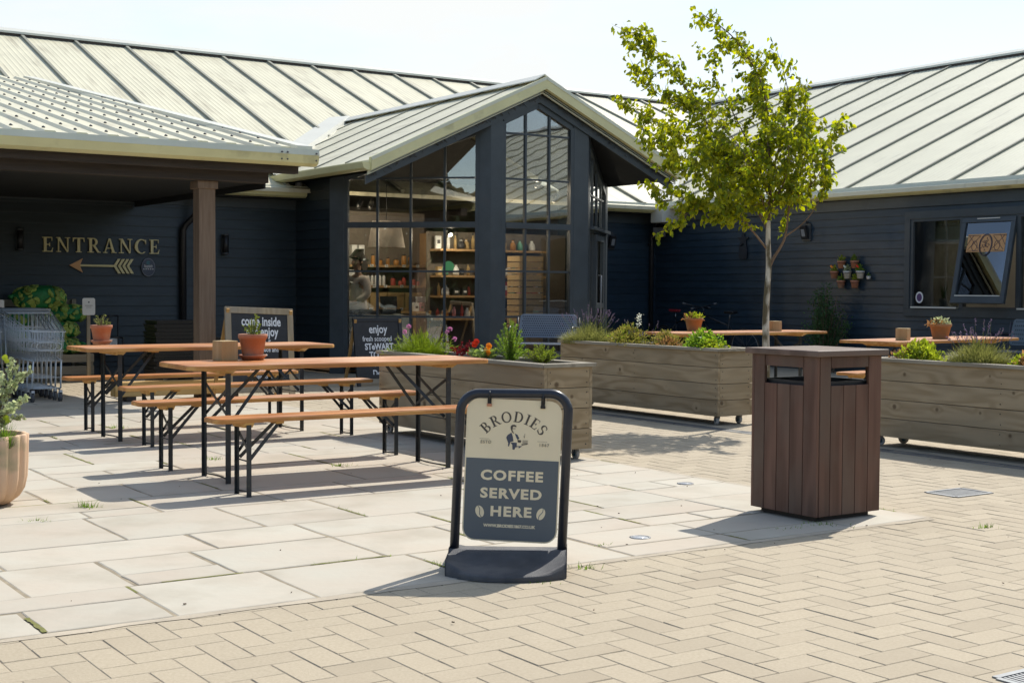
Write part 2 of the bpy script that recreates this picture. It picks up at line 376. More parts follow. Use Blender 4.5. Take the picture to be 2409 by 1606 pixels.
# drainage: slot channel along the planters, two gratings, two flush lights
t = thing('drain_channel', 'long narrow steel slot drain let into the brick paving by the planters', 'drain', W(8.57, 0, 0), GRID)
m = MB(); m.span((-.075, -1, -.012), (-.055, 14, .003)); m.span((.055, -1, -.012), (.075, 14, .003)); m.build('frame', 'channel_steel', t)
m = MB()
for k in range(600): m.span((-.054, -1+k*.025, -.010), (.054, -1+k*.025+.014, .001))
m.build('grating', 'channel_steel', t)
def grate(u, v, wd, dp, lab, bars):
    t = thing('drain_grating', lab, 'drain cover', W(u, v, 0), GRID)
    m = MB()
    for s in (-1, 1): m.span((-wd/2, s*dp/2-.012, -.01), (wd/2, s*dp/2+.012, .006)); m.span((s*wd/2-.012, -dp/2+.0121, -.01), (s*wd/2+.012, dp/2-.0121, .0055))
    m.build('frame', 'channel_steel', t)
    m = MB()
    for k in range(bars): x = -wd/2+.02+(wd-.04)*(k+.5)/bars; m.span((x-.006, -dp/2+.013, -.01), (x+.006, dp/2-.013, .003))
    m.build('bars', 'channel_steel', t)
grate(7.15, 5.6, .34, .24, 'small square iron gully grating in the brick paving right of the litter bin', 14)
grate(4.05, 2.62, .5, .4, 'steel bar grating at the front edge of the brick paving', 22)
mat('lamp_lens', (0.62, 0.64, 0.66), 0.15, var=0.03)
for (x, y), lab in (((1.14, 8.95), 'round flush ground light in the flagstones, farther from the pavement sign'), ((0.66, 6.97), 'round flush ground light in the flagstones just right of the pavement sign')):
    t = thing('ground_light', lab, 'ground light', (x, y, .005), 0, 'flush ground lights')
    m = MB(); m.lathe([(.055, 0), (.055, .003), (.043, .004), (.043, .001)], 24, caps=False); m.build('rim', 'channel_steel', t)
    m = MB(); m.lathe([(.042, .001), (.042, .003)], 24); m.build('lens', 'lamp_lens', t)

# ================================================================== THE SHOP BUILDING
B = thing('shop_building', 'L-shaped single-storey farm shop with dark navy boarded walls and pale metal roofs', 'building', (0, 0, 0), GRID)
ZE = 2.83; SL = 0.4195
def zl(v): return ZE + SL*(v-19.4)
def zr(u): return ZE + 0.02 + SL*(u-16.3)
def sub(name, mb, m, parent=B, bevel=0.0): return mb.build(name, m, parent, bevel)

def boards(mb, p, q, z0, z1, pitch, holes=()):
    p, q = Vector((*p, 0)), Vector((*q, 0)); d = (q-p); ln = d.length; d.normalize()
    z = z0
    while z < z1-0.01:
        h = min(pitch, z1-z)
        segs = [(0, ln)]
        for a, b, h0, h1 in holes:
            if z+h > h0+0.02 and z < h1-0.02:
                segs = [s for x0, x1 in segs for s in ((x0, min(x1, a)), (max(x0, b), x1)) if s[1]-s[0] > 0.01]
        pr = [(-0.03, z), (0.022, z), (0.022, z+0.012), (0.010, z+h), (-0.03, z+h)]
        for x0, x1 in segs: mb.ext(pr, p+d*x0, p+d*x1)
        z += pitch
V0, U0 = 19.85, 16.5
m = MB(); boards(m, (-14, V0), (9.2, V0), 0.12, 2.72, .146); sub('left_wall', m, 'navy_boards')
m = MB(); boards(m, (14.27, V0), (U0, V0), 0.12, 2.72, .135); sub('corner_wall', m, 'navy_boards_skylit')
HV = [(V0-13.88, V0-10.3, 1.0, 2.38)]
m = MB(); boards(m, (U0, V0), (U0, -7), 0.10, 2.75, .122, HV); sub('right_wall', m, 'navy_boards_skylit')
m = MB(); boards(m, (9.2, V0-.03), (9.2, 18.62), 0.12, 3.1, .146); sub('bay_side_wall', m, 'navy_boards'); m = MB(); boards(m, (14.27, 18.54), (14.27, V0-.03), .12, 3.1, .146); sub('bay_side_wall', m, 'navy_boards')
m = MB()       # plinth and frieze boards
m.span((-14, V0-.015, 0), (9.17, V0+.1, .115)); m.span((14.39, V0-.015, 0), (U0-.03, V0+.1, .115)); m.span((U0-.015, V0-.2, 0), (U0+.1, -7, .095))
sub('plinth', m, 'navy_paint')
m = MB(); m.span((-14, V0-.045, 2.50), (9.17, V0-.012, 2.70)); m.span((14.39, V0-.045, 2.50), (U0-.05, V0-.012, 2.70)); m.span((U0-.045, V0-.06, 2.54), (U0-.012, -7, 2.74)); sub('frieze_board', m, 'navy_paint')
m = MB(); m.span((-14, V0+.12, 0), (9.0, V0+.2, 2.9)); m.span((14.5, V0+.12, 0), (U0+.2, V0+.2, 2.9)); sub('inner_wall', m, 'room_wall')

# ---- roofs
def roof_part(name, m_sheet, poly, th=0.06):
    m = MB(); n = len(poly); lo = [(a, b, c-th) for a, b, c in poly]
    m.add(list(poly)+lo, [tuple(range(n)), tuple(range(2*n-1, n-1, -1))] + [(i, n+i, n+(i+1) % n, (i+1) % n) for i in range(n)])
    return m
VR, UR = 27.1, 24.0
m = roof_part('roof', '', [(-14, 19.3, zl(19.3)), (16.2, 19.3, zl(19.3)), (UR, VR, zl(VR)), (-14, VR, zl(VR))])
k = -14.0
while k < 23.9:            # fine ribs of the sheeting
    vs = max(19.33, 19.4+(k-16.3)+.06)
    m.add([(k-.022, vs, zl(vs)+.001), (k+.022, vs, zl(vs)+.001), (k+.008, vs, zl(vs)+.004), (k-.008, vs, zl(vs)+.004), (k-.022, VR, zl(VR)+.001), (k+.022, VR, zl(VR)+.001), (k+.008, VR, zl(VR)+.004), (k-.008, VR, zl(VR)+.004)],
          [(0, 1, 2, 3), (0, 4, 5, 1), (1, 5, 6, 2), (2, 6, 7, 3), (3, 7, 4, 0)])
    k += 0.1
rf = sub('main_roof', m, 'roof_sheet')
m = MB()
for i in range(-20, 18):
    u = 6.83+i*1.0
    if u < -14 or u > 23.6: continue
    vs = max(19.36, 19.4+(u-16.3)+.12); m.bar((u, vs, zl(vs)+.022), (u, VR, zl(VR)+.022), .055, .05)
sub('standing_seam', m, 'roof_seam_shaded', rf)
m = roof_part('roof', '', [(16.2, 19.3, zr(16.2)), (16.2, -7, zr(16.2)), (UR, -7, zr(UR)), (UR, VR, zr(UR))])
k = -6.95
while k < 27.0:
    us = max(16.24, 16.3+(k-19.4)+.06)
    m.add([(us, k-.022, zr(us)+.001), (us, k+.022, zr(us)+.001), (us, k+.008, zr(us)+.004), (us, k-.008, zr(us)+.004), (UR, k-.022, zr(UR)+.001), (UR, k+.022, zr(UR)+.001), (UR, k+.008, zr(UR)+.004), (UR, k-.008, zr(UR)+.004)],
          [(3, 2, 1, 0), (1, 5, 4, 0), (2, 6, 5, 1), (3, 7, 6, 2), (0, 4, 7, 3)])
    k += 0.1
rr = sub('right_roof', m, 'roof_sheet_right')
m = MB()
for i in range(31):
    v = 23.05+3-i*1.0
    if v < -6.9: continue
    us = max(16.28, 16.3+(v-19.4)+.12); m.bar((us, v, zr(us)+.016), (UR, v, zr(UR)+.016), .042, .038)
sub('standing_seam', m, 'roof_seam_shaded', rr)
m = MB()       # back slopes, so the roofs are whole
m.quad((-14, VR, zl(VR)-.01), (UR, VR, zl(VR)-.01), (UR+8, VR+8, zl(19.1)), (-14, VR+8, zl(19.1)))
m.quad((UR, VR, zr(UR)-.01), (UR, -7, zr(UR)-.01), (UR+8, -7, zr(16)), (UR+8, VR+8, zr(16)))
m.quad((-14, 19.3, 2.7), (-14, 35, 2.7), (-14, VR, zl(VR)-.02)); m.quad((16.2, -7, 2.7), (UR, -7, zr(UR)-.02), (32, -7, 2.7))
sub('rear_roof', m, 'roof_sheet')
capp = [(-.20, -.075), (-.20, -.035), (0, .055), (.20, -.035), (.20, -.075), (0, .02)]
m = MB(); m.ext(capp, (-14.1, VR, zl(VR)+.05), (UR, VR, zl(VR)+.05)); sub('ridge_cap', m, 'flashing', rf)
m = MB(); m.ext(capp, (UR, VR, zr(UR)+.05), (UR, -7.1, zr(UR)+.05)); sub('ridge_cap', m, 'flashing', rr)
m = MB()       # dark strips standing in for the shadow under the ridge caps
m.span((-14, VR-.185, zl(VR-.185)+.0), (UR-.2, VR-.165, zl(VR)-.004)); m.span((UR-.185, VR-.25, zr(UR-.185)), (UR-.165, -7, zr(UR)-.004)); sub('ridge_shadow_strip', m, 'old_timber_dark', rf)
m = MB()       # valley gutter
for s in (-1, 1): pass
m.quad((16.2, 19.5, zl(19.5)+.03), (16.45, 19.3, zr(16.45)+.03), (UR, VR-.25, zr(UR)+.03), (UR-.25, VR, zl(VR)+.03)); sub('valley_flashing', m, 'flashing', rf)

gut = [(0, -.17), (.075, -.17), (.125, -.145), (.15, -.07), (.15, -.065), (0, -.065)]
lip = [(0.01, -.0649), (.152, -.0649), (.138, 0), (.126, 0), (.135, -.03), (.01, -.03)]
def gutter(p, q, par, up=0.0):
    m = MB(); m.ext(gut, (p[0], p[1], p[2]+up), (q[0], q[1], q[2]+up)); g = sub('gutter', m, 'gutter_metal', par)
    m = MB(); m.ext(lip, (p[0], p[1], p[2]+up), (q[0], q[1], q[2]+up)); sub('gutter_lip', m, 'gutter_lip', g)
gutter((-14, 19.5, ZE), (9.16, 19.5, ZE), B); gutter((14.4, 19.5, ZE+.02), (16.30, 19.5, ZE+.02), B); gutter((16.40, 19.3, ZE+.05), (16.40, -7, ZE+.05), B)
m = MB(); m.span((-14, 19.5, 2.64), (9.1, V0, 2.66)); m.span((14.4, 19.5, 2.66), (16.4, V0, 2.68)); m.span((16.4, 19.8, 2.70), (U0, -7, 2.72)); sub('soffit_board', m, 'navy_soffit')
m = MB(); m.span((16.05, 19.12, 2.50), (16.45, 19.46, 2.80)); sub('valley_box', m, 'flashing', bevel=.01)

# ---- bay with the pointed gable
RU, RZ, BS = 11.735, 4.37, 0.463
def bz(u): return RZ - BS*abs(u-RU)
UL, URR, VF = 8.83, 14.32, 16.72
vl = 19.4 + (bz(UL)-ZE)/SL; vt = 19.4 + (RZ-ZE)/SL
m = MB()
for (ue, sgn) in ((UL, 1), (URR, -1)):
    P = [(ue, VF, bz(ue)), (RU, VF, RZ), (RU, vt+.1, RZ), (ue, vl+.1, bz(ue))]
    Q = [(a, b, c-.05) for a, b, c in P]
    m.add(P+Q, [(0, 1, 2, 3), (7, 6, 5, 4), (0, 4, 5, 1), (1, 5, 6, 2), (2, 6, 7, 3), (3, 7, 4, 0)])
br = sub('bay_roof', m, 'roof_sheet')
m = MB(); v = VF+.70
while v < vt:
    for ue in (UL, URR):
        a = ue if v <= vl else ue + (RU-ue)*(v-vl)/(vt-vl)
        if abs(RU-a) > .2: m.bar((a, v, bz(a)+.006), (RU, v, RZ+.006), .04, .018)
    v += 1.0
sub('standing_seam', m, 'roof_seam_shaded', br)
m = MB(); m.ext([(-.17, -.09), (-.17, -.075), (0, .02), (.17, -.075), (.17, -.09), (0, 0)], (RU, VF-.02, RZ+.06), (RU, vt+.15, RZ+.06)); sub('ridge_cap', m, 'flashing', br)
m = MB()       # pale flashing where the bay roof runs into the main roof
def vp(t, off, up): u = UL+(RU-UL)*t; v = vl+(vt-vl)*t; return (u-off, v, zl(v)+up)
m.add([vp(-.03, .42, .03), vp(-.03, 0, .09), vp(1.03, 0, .09), vp(1.03, .42, .03)], [(0, 1, 2, 3)])
m.add([vp(-.03, 0, .09), vp(-.03, -.06, .02), vp(1.03, -.06, .02), vp(1.03, 0, .09)], [(0, 1, 2, 3)]); sub('valley_flashing', m, 'flashing', br)
m = MB(); m2 = MB(); m3 = MB()
for ue in (UL, URR):
    for (b, top, bot, o0, o1) in ((m, .035, -.145, .0, .075), (m2, -.20, -.325, -.10, -.125), (m3, -.1451, -.20, -.06, -.03)):
        sg = 1 if ue < RU else -1
        pts = [(ue, bz(ue)), (RU, RZ)]
        A = [(ue, VF-o1, bz(ue)+top), (RU, VF-o1, RZ+top), (RU, VF-o1, RZ+bot), (ue, VF-o1, bz(ue)+bot)]
        Q = [(a, VF-o0, c) for a, _, c in A]
        F = [(0, 1, 2, 3), (7, 6, 5, 4), (0, 4, 5, 1), (1, 5, 6, 2), (2, 6, 7, 3), (3, 7, 4, 0)]
        b.add(A+Q, F if sg < 0 else [f[::-1] for f in F])
sub('verge_trim', m, 'gutter_metal', br); sub('bargeboard', m2, 'navy_paint', br); sub('verge_underlay', m3, 'gutter_lip', br)
m = MB()       # lighter top edge of the verge
for ue in (UL, URR): m.bar((ue, VF-.079, bz(ue)+.012), (RU, VF-.079, RZ+.012), .008, .045)
sub('verge_edge', m, 'gutter_lip', br)
m = MB()       # soffit lining below the bay roof
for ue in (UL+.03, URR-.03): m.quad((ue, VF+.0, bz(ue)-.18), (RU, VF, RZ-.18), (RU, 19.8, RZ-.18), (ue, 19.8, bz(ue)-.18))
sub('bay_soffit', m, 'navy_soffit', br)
def bgut(u, sgn):
    m = MB()
    if sgn < 0: m.ext(gut, (u, vl-.05, bz(u)+.02), (u, VF-.05, bz(u)+.02))
    else: m.ext(gut, (u, VF-.05, bz(u)+.02), (u, vl-.05, bz(u)+.02))
    g = sub('gutter', m, 'gutter_metal', br)
    m = MB()
    if sgn < 0: m.ext(lip, (u, vl-.05, bz(u)+.02), (u, VF-.05, bz(u)+.02))
    else: m.ext(lip, (u, VF-.05, bz(u)+.02), (u, vl-.05, bz(u)+.02))
    return g
bgut(UL+.02, -1); bgut(URR-.02, 1)
# dead grass and moss lodged along the bargeboards
m = MB()
for ue in (UL, URR):
    for _ in range(150):
        t = rnd.random(); u = ue+(RU-ue)*t; z = bz(u)-.21+rnd.gauss(0, .02); a = rnd.uniform(-.5, .5)
        m.bar((u, VF+.085, z), (u+a*.06, VF+.06+rnd.uniform(-.03, .01), z+rnd.uniform(-.05, .03)), .006, .006)
sub('lodged_debris', m, 'dark_debris', br)

FP = [(9.2, 18.6), (10.91, 16.9), (12.65, 16.9), (14.27, 18.52)]
class Facet:
    def __init__(s, i):
        a, b = Vector((*FP[i], 0)), Vector((*FP[i+1], 0)); s.a = a; s.d = (b-a).normalized(); s.len = (b-a).length; s.n = s.d.cross(Vector((0, 0, 1)))
    def p(s, x, z, o=0.0): q = s.a + s.d*x + s.n*o; return Vector((q.x, q.y, z))
    def top(s, x): return bz((s.a + s.d*x).x)
    def vbar(s, m, x, z0, z1, w, dp, o=0.0): m.bar(s.p(x, z0, o), s.p(x, z1, o), w, dp, up=s.n)
    def hbar(s, m, x0, x1, z, h, dp, o=0.0): m.bar(s.p(x0, z, o), s.p(x1, z, o), dp, h)
    def plate(s, m, pts, o, th):    # polygon in the facet plane
        A = [s.p(x, z, o) for x, z in pts]; Q = [s.p(x, z, o-th) for x, z in pts]; n = len(pts)
        m.add(A+Q, [tuple(range(n)), tuple(range(2*n-1, n-1, -1))] + [(i, n+i, n+(i+1) % n, (i+1) % n) for i in range(n)])
FL, FC, FR = Facet(0), Facet(1), Facet(2)
TOPO = 0.36
def bay_window(F, name, x0, x1, mull, rows, apex=None, par=B):
    m = MB(); tp = lambda x: F.top(x)-TOPO
    zb = .14
    F.vbar(m, x0+.03, zb, tp(x0+.03), .06, .09); F.vbar(m, x1-.03, zb, tp(x1-.03), .06, .09)
    F.hbar(m, x0+.061, x1-.061, .24, .2, .085); F.hbar(m, x0+.061, x1-.061, 2.215, .085, .10, .005)
    xs = [x0+.03] + ([apex] if apex else []) + [x1-.03]
    for a, b in zip(xs, xs[1:]): m.bar(F.p(a, tp(a), .0), F.p(b, tp(b), .0), .088, .09)
    for x in mull: F.vbar(m, x, .345, 2.17, .032, .05); F.vbar(m, x, 2.26, tp(x)-.03, .032, .05)
    ed = [x0+.06]+list(mull)+[x1-.06]
    for z in rows:
        for a, b in zip(ed, ed[1:]):
            a2, b2 = a+.0165, b-.0165
            if z > tp((a2+b2)/2): continue
            F.hbar(m, a2, b2, z, .028, .046)
    wdw = sub(name, m, 'navy_paint', par)
    g = MB(); e = [(x0+.05, .3), (x1-.05, .3), (x1-.05, 2.2)] ; F.plate(g, [(x0+.05, .3), (x1-.05, .3), (x1-.05, 2.19), (x0+.05, 2.19)], 0.004, .008)
    up = [(x0+.05, 2.25), (x1-.05, 2.25), (x1-.05, tp(x1-.05))] + ([(apex, tp(apex))] if apex else []) + [(x0+.05, tp(x0+.05))]
    F.plate(g, up, 0.004, .008); sub('pane', g, 'window_glass', wdw)
    return wdw
bay_window(FL, 'window', .20, 2.262, (.712, 1.222, 1.737), (.862, 1.53, 2.90))
bay_window(FC, 'window', .19, 1.488, (.618, 1.048), (.87, 1.54, 2.90, 3.566), apex=.825)
dw = bay_window(FR, 'window', .16, 2.13, (.7, 1.2, 1.7), (2.75,))
m = MB()       # the door leaf in the far facet
FR.vbar(m, .75, .1, 2.15, .09, .06, .05); FR.vbar(m, 1.65, .1, 2.15, .09, .06, .05); FR.hbar(m, .796, 1.604, 2.1, .09, .058, .05); FR.hbar(m, .796, 1.604, 1.02, .08, .058, .05); FR.hbar(m, .796, 1.604, .22, .24, .058, .05)
dl = sub('door', m, 'navy_paint'); m = MB(); m.tube([FR.p(.76, .8, .10), FR.p(.76, .8, .15), FR.p(.76, 1.5, .15), FR.p(.76, 1.5, .10)], .014, 8); sub('handle', m, 'channel_steel', dl)
m = MB(); FR.hbar(m, .15, 2.2, 2.23, .05, .06, .09); sub('canopy_rail', m, 'navy_paint')
def pil(F, x0, x1, o=.05, th=.16):
    m = MB(); t0, t1 = F.top(x0)-.19, F.top(x1)-.19
    pts = [(x0, 0), (x1, 0), (x1, t1)] + ([] if not (F is FC and x0 < .825 < x1) else [(.825, F.top(.825)-.19)]) + [(x0, t0)]
    F.plate(m, pts, o, th); sub('pilaster', m, 'navy_paint', bevel=.006)
    m = MB(); F.hbar(m, x0+.01, x1-.01, 2.42, .006, .006, o+.002); 
pil(FL, -.02, .205); pil(FL, 2.255, 2.415+.02, .048); pil(FC, -.018, .195); pil(FC, 1.482, 1.745+.015); pil(FR, -.018, .165, .048); pil(FR, 2.12, 2.30)
m = MB()       # boarding above the window heads, tight below the roof
for F, xs in ((FL, (.2, 2.26)), (FC, (.19, .825, 1.49)), (FR, (.16, 2.13))):
    pts = [(x, F.top(x)-TOPO+.02) for x in xs] + [(x, F.top(x)-.185) for x in reversed(xs)]; F.plate(m, pts, .012, .05)
sub('head_boarding', m, 'navy_paint')

# ---- entrance canopy on the left
CV, CZ, CS = 14.62, 2.86, 0.2045
def zc(v): return CZ + CS*(v-CV)
def ucr(v): return 6.95 - (v-CV)*0.078
VB = 23.85
m = MB(); P = [(-9, CV, zc(CV)), (ucr(CV), CV, zc(CV)), (ucr(VB), VB, zc(VB)), (-9, VB, zc(VB))]; Q = [(a, b, c-.03) for a, b, c in P]
m.add(P+Q, [(0, 1, 2, 3), (7, 6, 5, 4), (0, 4, 5, 1), (1, 5, 6, 2), (2, 6, 7, 3), (3, 7, 4, 0)])
k = -9.0
while k < 6.8:
    ve = VB if k < ucr(VB)-.12 else CV + (6.95-.12-k)/.078
    if ve-CV > .3:
        a = [(-.085, .0), (-.05, .034), (.05, .034), (.085, .0)]
        m.add([(k+x, CV+.0, zc(CV)+z) for x, z in a] + [(k+x, ve, zc(ve)+z) for x, z in a], [(0, 4, 5, 1), (1, 5, 6, 2), (2, 6, 7, 3), (3, 2, 1, 0)])
    k += .333
cr = sub('canopy_roof', m, 'roof_sheet')
m = MB()
k = -9.0
while k < 6.75:      # fixing screws on the sheet crowns
    v = CV+.25
    while v < VB-.3:
        if k < ucr(v)-.15: m.lathe([(.018, 0), (.018, .012), (.008, .02)], 6, (k, v, zc(v)+.034))
        v += .55
    k += .333
sub('fixing_screws', m, 'screw_steel', cr)
m = MB(); m.add([(ucr(CV)-.16, CV, zc(CV)+.055), (ucr(CV)+.03, CV, zc(CV)+.055), (ucr(VB)+.03, VB, zc(VB)+.055), (ucr(VB)-.16, VB, zc(VB)+.055), (ucr(CV)-.16, CV, zc(CV)+.002), (ucr(CV)+.03, CV, zc(CV)-.06), (ucr(VB)+.03, VB, zc(VB)-.06), (ucr(VB)-.16, VB, zc(VB)+.002)],
             [(0, 1, 2, 3), (0, 4, 5, 1), (1, 5, 6, 2), (2, 6, 7, 3), (3, 7, 4, 0), (4, 7, 6, 5)]); sub('verge_flashing', m, 'flashing', cr)
m = MB(); m.ext([(0, -.19), (.07, -.19), (.13, -.16), (.155, -.07), (0, -.07)], (-9, CV+.05, CZ+.01), (7.02, CV+.05, CZ+.01)); g = sub('gutter', m, 'gutter_metal', cr)
m = MB(); m.ext([(.01, -.0699), (.158, -.0699), (.14, 0), (.125, 0), (.132, -.035), (.01, -.035)], (-9, CV+.05, CZ+.01), (7.022, CV+.05, CZ+.01)); sub('gutter_lip', m, 'gutter_lip', g)
m = MB()
for u in (6.55, 6.62, 6.98):
    for z in (-.04, -.12): m.tube([(u, CV-.105, CZ+z), (u, CV-.125 if z > -.1 else CV-.11, CZ+z)], .011, 6)
sub('rivets', m, 'screw_steel', g)
m = MB(); m.span((-9, CV+.12, 2.60), (6.86, CV+.24, 2.72)); sub('fascia_board', m, 'old_timber_dark', cr)
m = MB(); m.span((-9, 14.95, 2.49), (6.58, 15.13, 2.665)); sub('canopy_beam', m, 'old_timber_dark', cr, .006)
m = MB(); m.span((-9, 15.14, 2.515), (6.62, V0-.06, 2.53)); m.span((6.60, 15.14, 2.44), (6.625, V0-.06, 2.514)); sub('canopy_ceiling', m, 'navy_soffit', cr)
m = MB(); m.span((5.77, 15.05, .0), (5.967, 15.247, 2.4895)); cp = sub('canopy_post', m, 'post_timber', B, .008)
m = MB(); m.span((2.0, 15.05, .0), (2.197, 15.247, 2.4895)); m.span((-2.0, 15.05, .0), (-1.803, 15.247, 2.4895)); sub('canopy_post', m, 'post_timber', B, .008)
m = MB(); m.span((5.745, 15.025, 2.40), (5.99, 15.275, 2.4888)); sub('post_head', m, 'post_timber', cp, .006)

# ---- pipes
m = MB(); m.tube([(7.33, V0-.08, 0), (7.33, V0-.08, 2.12), (7.36, V0-.1, 2.2), (7.46, V0-.2, 2.33), (7.48, V0-.25, 2.4), (7.48, V0-.28, 2.68)], .048, 12); sub('downpipe', m, 'black_metal')
m = MB(); m.tube([(16.33, V0-.09, 0), (16.33, V0-.09, 2.2), (16.30, V0-.12, 2.3), (16.25, V0-.3, 2.45), (16.25, V0-.38, 2.66)], .042, 12); m.box((16.33, V0-.09, 2.13), (.16, .05, .02)); sub('downpipe', m, 'black_metal')
m = MB(); m.tube([(9.02, 19.38, 2.83), (9.02, 19.38, 3.02)], .05, 12); sub('outlet_pipe', m, 'channel_steel')

# ---- window in the right wing
m = MB(); w0, w1, z0, z1 = 13.86, 10.32, 1.02, 2.36
m.span((U0-.05, w0+.10, z1), (U0+.03, w1-.10, z1+.11)); m.span((U0-.05, w0+.10, z0-.11), (U0+.03, w1-.1, z0)); m.span((U0-.048, w0, z0), (U0+.03, w0+.10, z1)); m.span((U0-.048, w1-.1, z0), (U0+.03, w1, z1))
m.span((U0-.03, w0, z0), (U0+.05, w0-.05, z1)); 
for v in (12.93, 11.98): m.span((U0-.03, v-.035, z0+.041), (U0+.05, v+.035, z1-.041))
m.span((U0-.03, w0-.051, z1-.04), (U0+.05, w1, z1)); m.span((U0-.03, w0-.051, z0), (U0+.05, w1, z0+.04)); wf = sub('window', m, 'navy_paint')
m = MB(); m.span((U0-.085, w0-.06, z0+.012), (U0-.031, 12.97, z0+.034)); m.span((U0-.085, 11.95, z0+.012), (U0-.031, w1, z0+.034)); sub('sill', m, 'flashing', wf)
m = MB(); m.span((U0+.01, w0-.05, z0+.04), (U0+.016, 12.965, z1-.04)); m.span((U0+.01, 11.945, z0+.04), (U0+.016, w1, z1-.04)); sub('pane', m, 'window_glass', wf)
sash = bpy.data.objects.new('sash', None); COL.objects.link(sash); sash.parent = B; sash.location = (U0-.02, 12.455, z1-.03); sash.rotation_euler = (0, radians(12), 0)
sw, shh = .45, 1.245
def sashpart(name, mb, m, bev=0): return mb.build(name, m, sash, bev)
m = MB()
m.span((-.03, -sw, -.07), (.025, sw, 0)); m.span((-.03, -sw, -shh), (.025, sw, -shh+.10)); m.span((-.03, -sw, -shh+.1), (.025, -sw+.07, -.07)); m.span((-.03, sw-.07, -shh+.1), (.025, sw, -.07)); sashpart('sash_frame', m, 'navy_paint', .005)
m = MB(); m.span((-.004, -sw+.06, -shh+.09), (.002, sw-.06, -.06)); sashpart('pane', m, 'sash_glass')
m = MB(); m.span((-.04, -sw+.07, -shh+.098), (-.031, sw-.07, -shh+.112)); m.span((-.036, -.19, -.025), (-.031, .19, -.012)); sashpart('trim', m, 'flashing')
mat('amber_glass', (0.55, 0.30, 0.12), 0.4, var=0.1, spec=0.4)
mat('lead_came', (0.03, 0.03, 0.05), 0.5)
m = MB(); m.span((-.0065, -.32, -.50), (-.0045, .32, -.24)); dec = sashpart('glass_decoration', m, 'amber_glass')
m = MB()
def ring(cy, cz, ry, rz, wd, n=28):
    pts = [(-.008, cy+ry*cos(2*pi*k/n), cz+rz*sin(2*pi*k/n)) for k in range(n+1)]
    m.tube(pts, wd, 4, smooth=False)
ring(0, -.40, .105, .155, .008); ring(0, -.40, .09, .14, .003)
for sg in (-1, 1):
    ring(sg*.19, -.41, .045, .07, .004, 16)
    for a, b in (((.11, -.27), (.30, -.47)), ((.30, -.26), (.12, -.45)), ((.11, -.26), (.32, -.26)), ((.12, -.48), (.3, -.49)), ((.22, -.25), (.32, -.40))): m.tube([(-.008, sg*a[0], a[1]), (-.008, sg*b[0], b[1])], .004, 4)
for k in range(26):
    a = rnd.uniform(0, 6.3); r = rnd.uniform(0, .8); y, z = .085*r*cos(a), -.40+.13*r*sin(a); b = rnd.uniform(0, 6.3); m.tube([(-.008, y, z), (-.008, y+.022*cos(b), z+.022*sin(b))], .005, 4)
m.build('leadwork', 'lead_came', sash)
# the room behind that window
mat('grey_plaster', (0.30, 0.31, 0.30), 0.85, var=0.08)
mat('blind_cloth', (0.66, 0.62, 0.46), 0.8, var=0.05)
m = MB(); m.span((19.4, 9.5, 0.3), (19.5, 14.6, 2.7)); m.span((U0+.08, 14.5, .3), (19.4, 14.6, 2.7)); m.span((U0+.08, 9.5, .3), (19.4, 9.6, 2.7)); m.span((U0+.08, 9.6, .3), (19.4, 14.5, .4)); m.span((U0+.08, 9.6, 2.6), (19.4, 14.5, 2.7)); sub('side_room', m, 'grey_plaster')
m = MB(); m.span((U0+.10, 13.75, 2.02), (U0+.115, 13.0, 2.36)); m.tube([(U0+.09, 13.75, 2.26), (U0+.09, 13.0, 2.26)], .02, 8); sub('roller_blind', m, 'blind_cloth')

# ---- the shop room behind the bay
m = MB(); m.span((7.6, 24.0, 0), (16.4, 24.1, 2.9)); sub('rear_wall', m, 'room_wall')
m = MB(); m.span((7.5, V0+.21, 0), (7.6, 24.0, 2.9)); m.span((16.3, V0+.21, 0), (16.4, 24.0, 2.9)); sub('partition', m, 'room_wall')
m = MB(); m.add([(9.25, 18.62, .03), (10.92, 16.95, .03), (12.64, 16.95, .03), (14.3, 18.62, .03), (14.3, 19.9, .03), (16.4, 19.9, .03), (16.4, 24, .03), (7.6, 24, .03), (7.6, 19.9, .03), (9.25, 19.9, .03)], [tuple(range(10))]); sub('shop_floor', m, 'room_floor')
m = MB(); m.span((7.6, V0+.1, 2.86), (16.4, 24.0, 2.90)); m.quad((9.2, 19.9, 2.9), (14.36, 19.9, 2.9), (RU, 19.9, RZ-.2)); sub('shop_ceiling', m, 'room_ceiling')

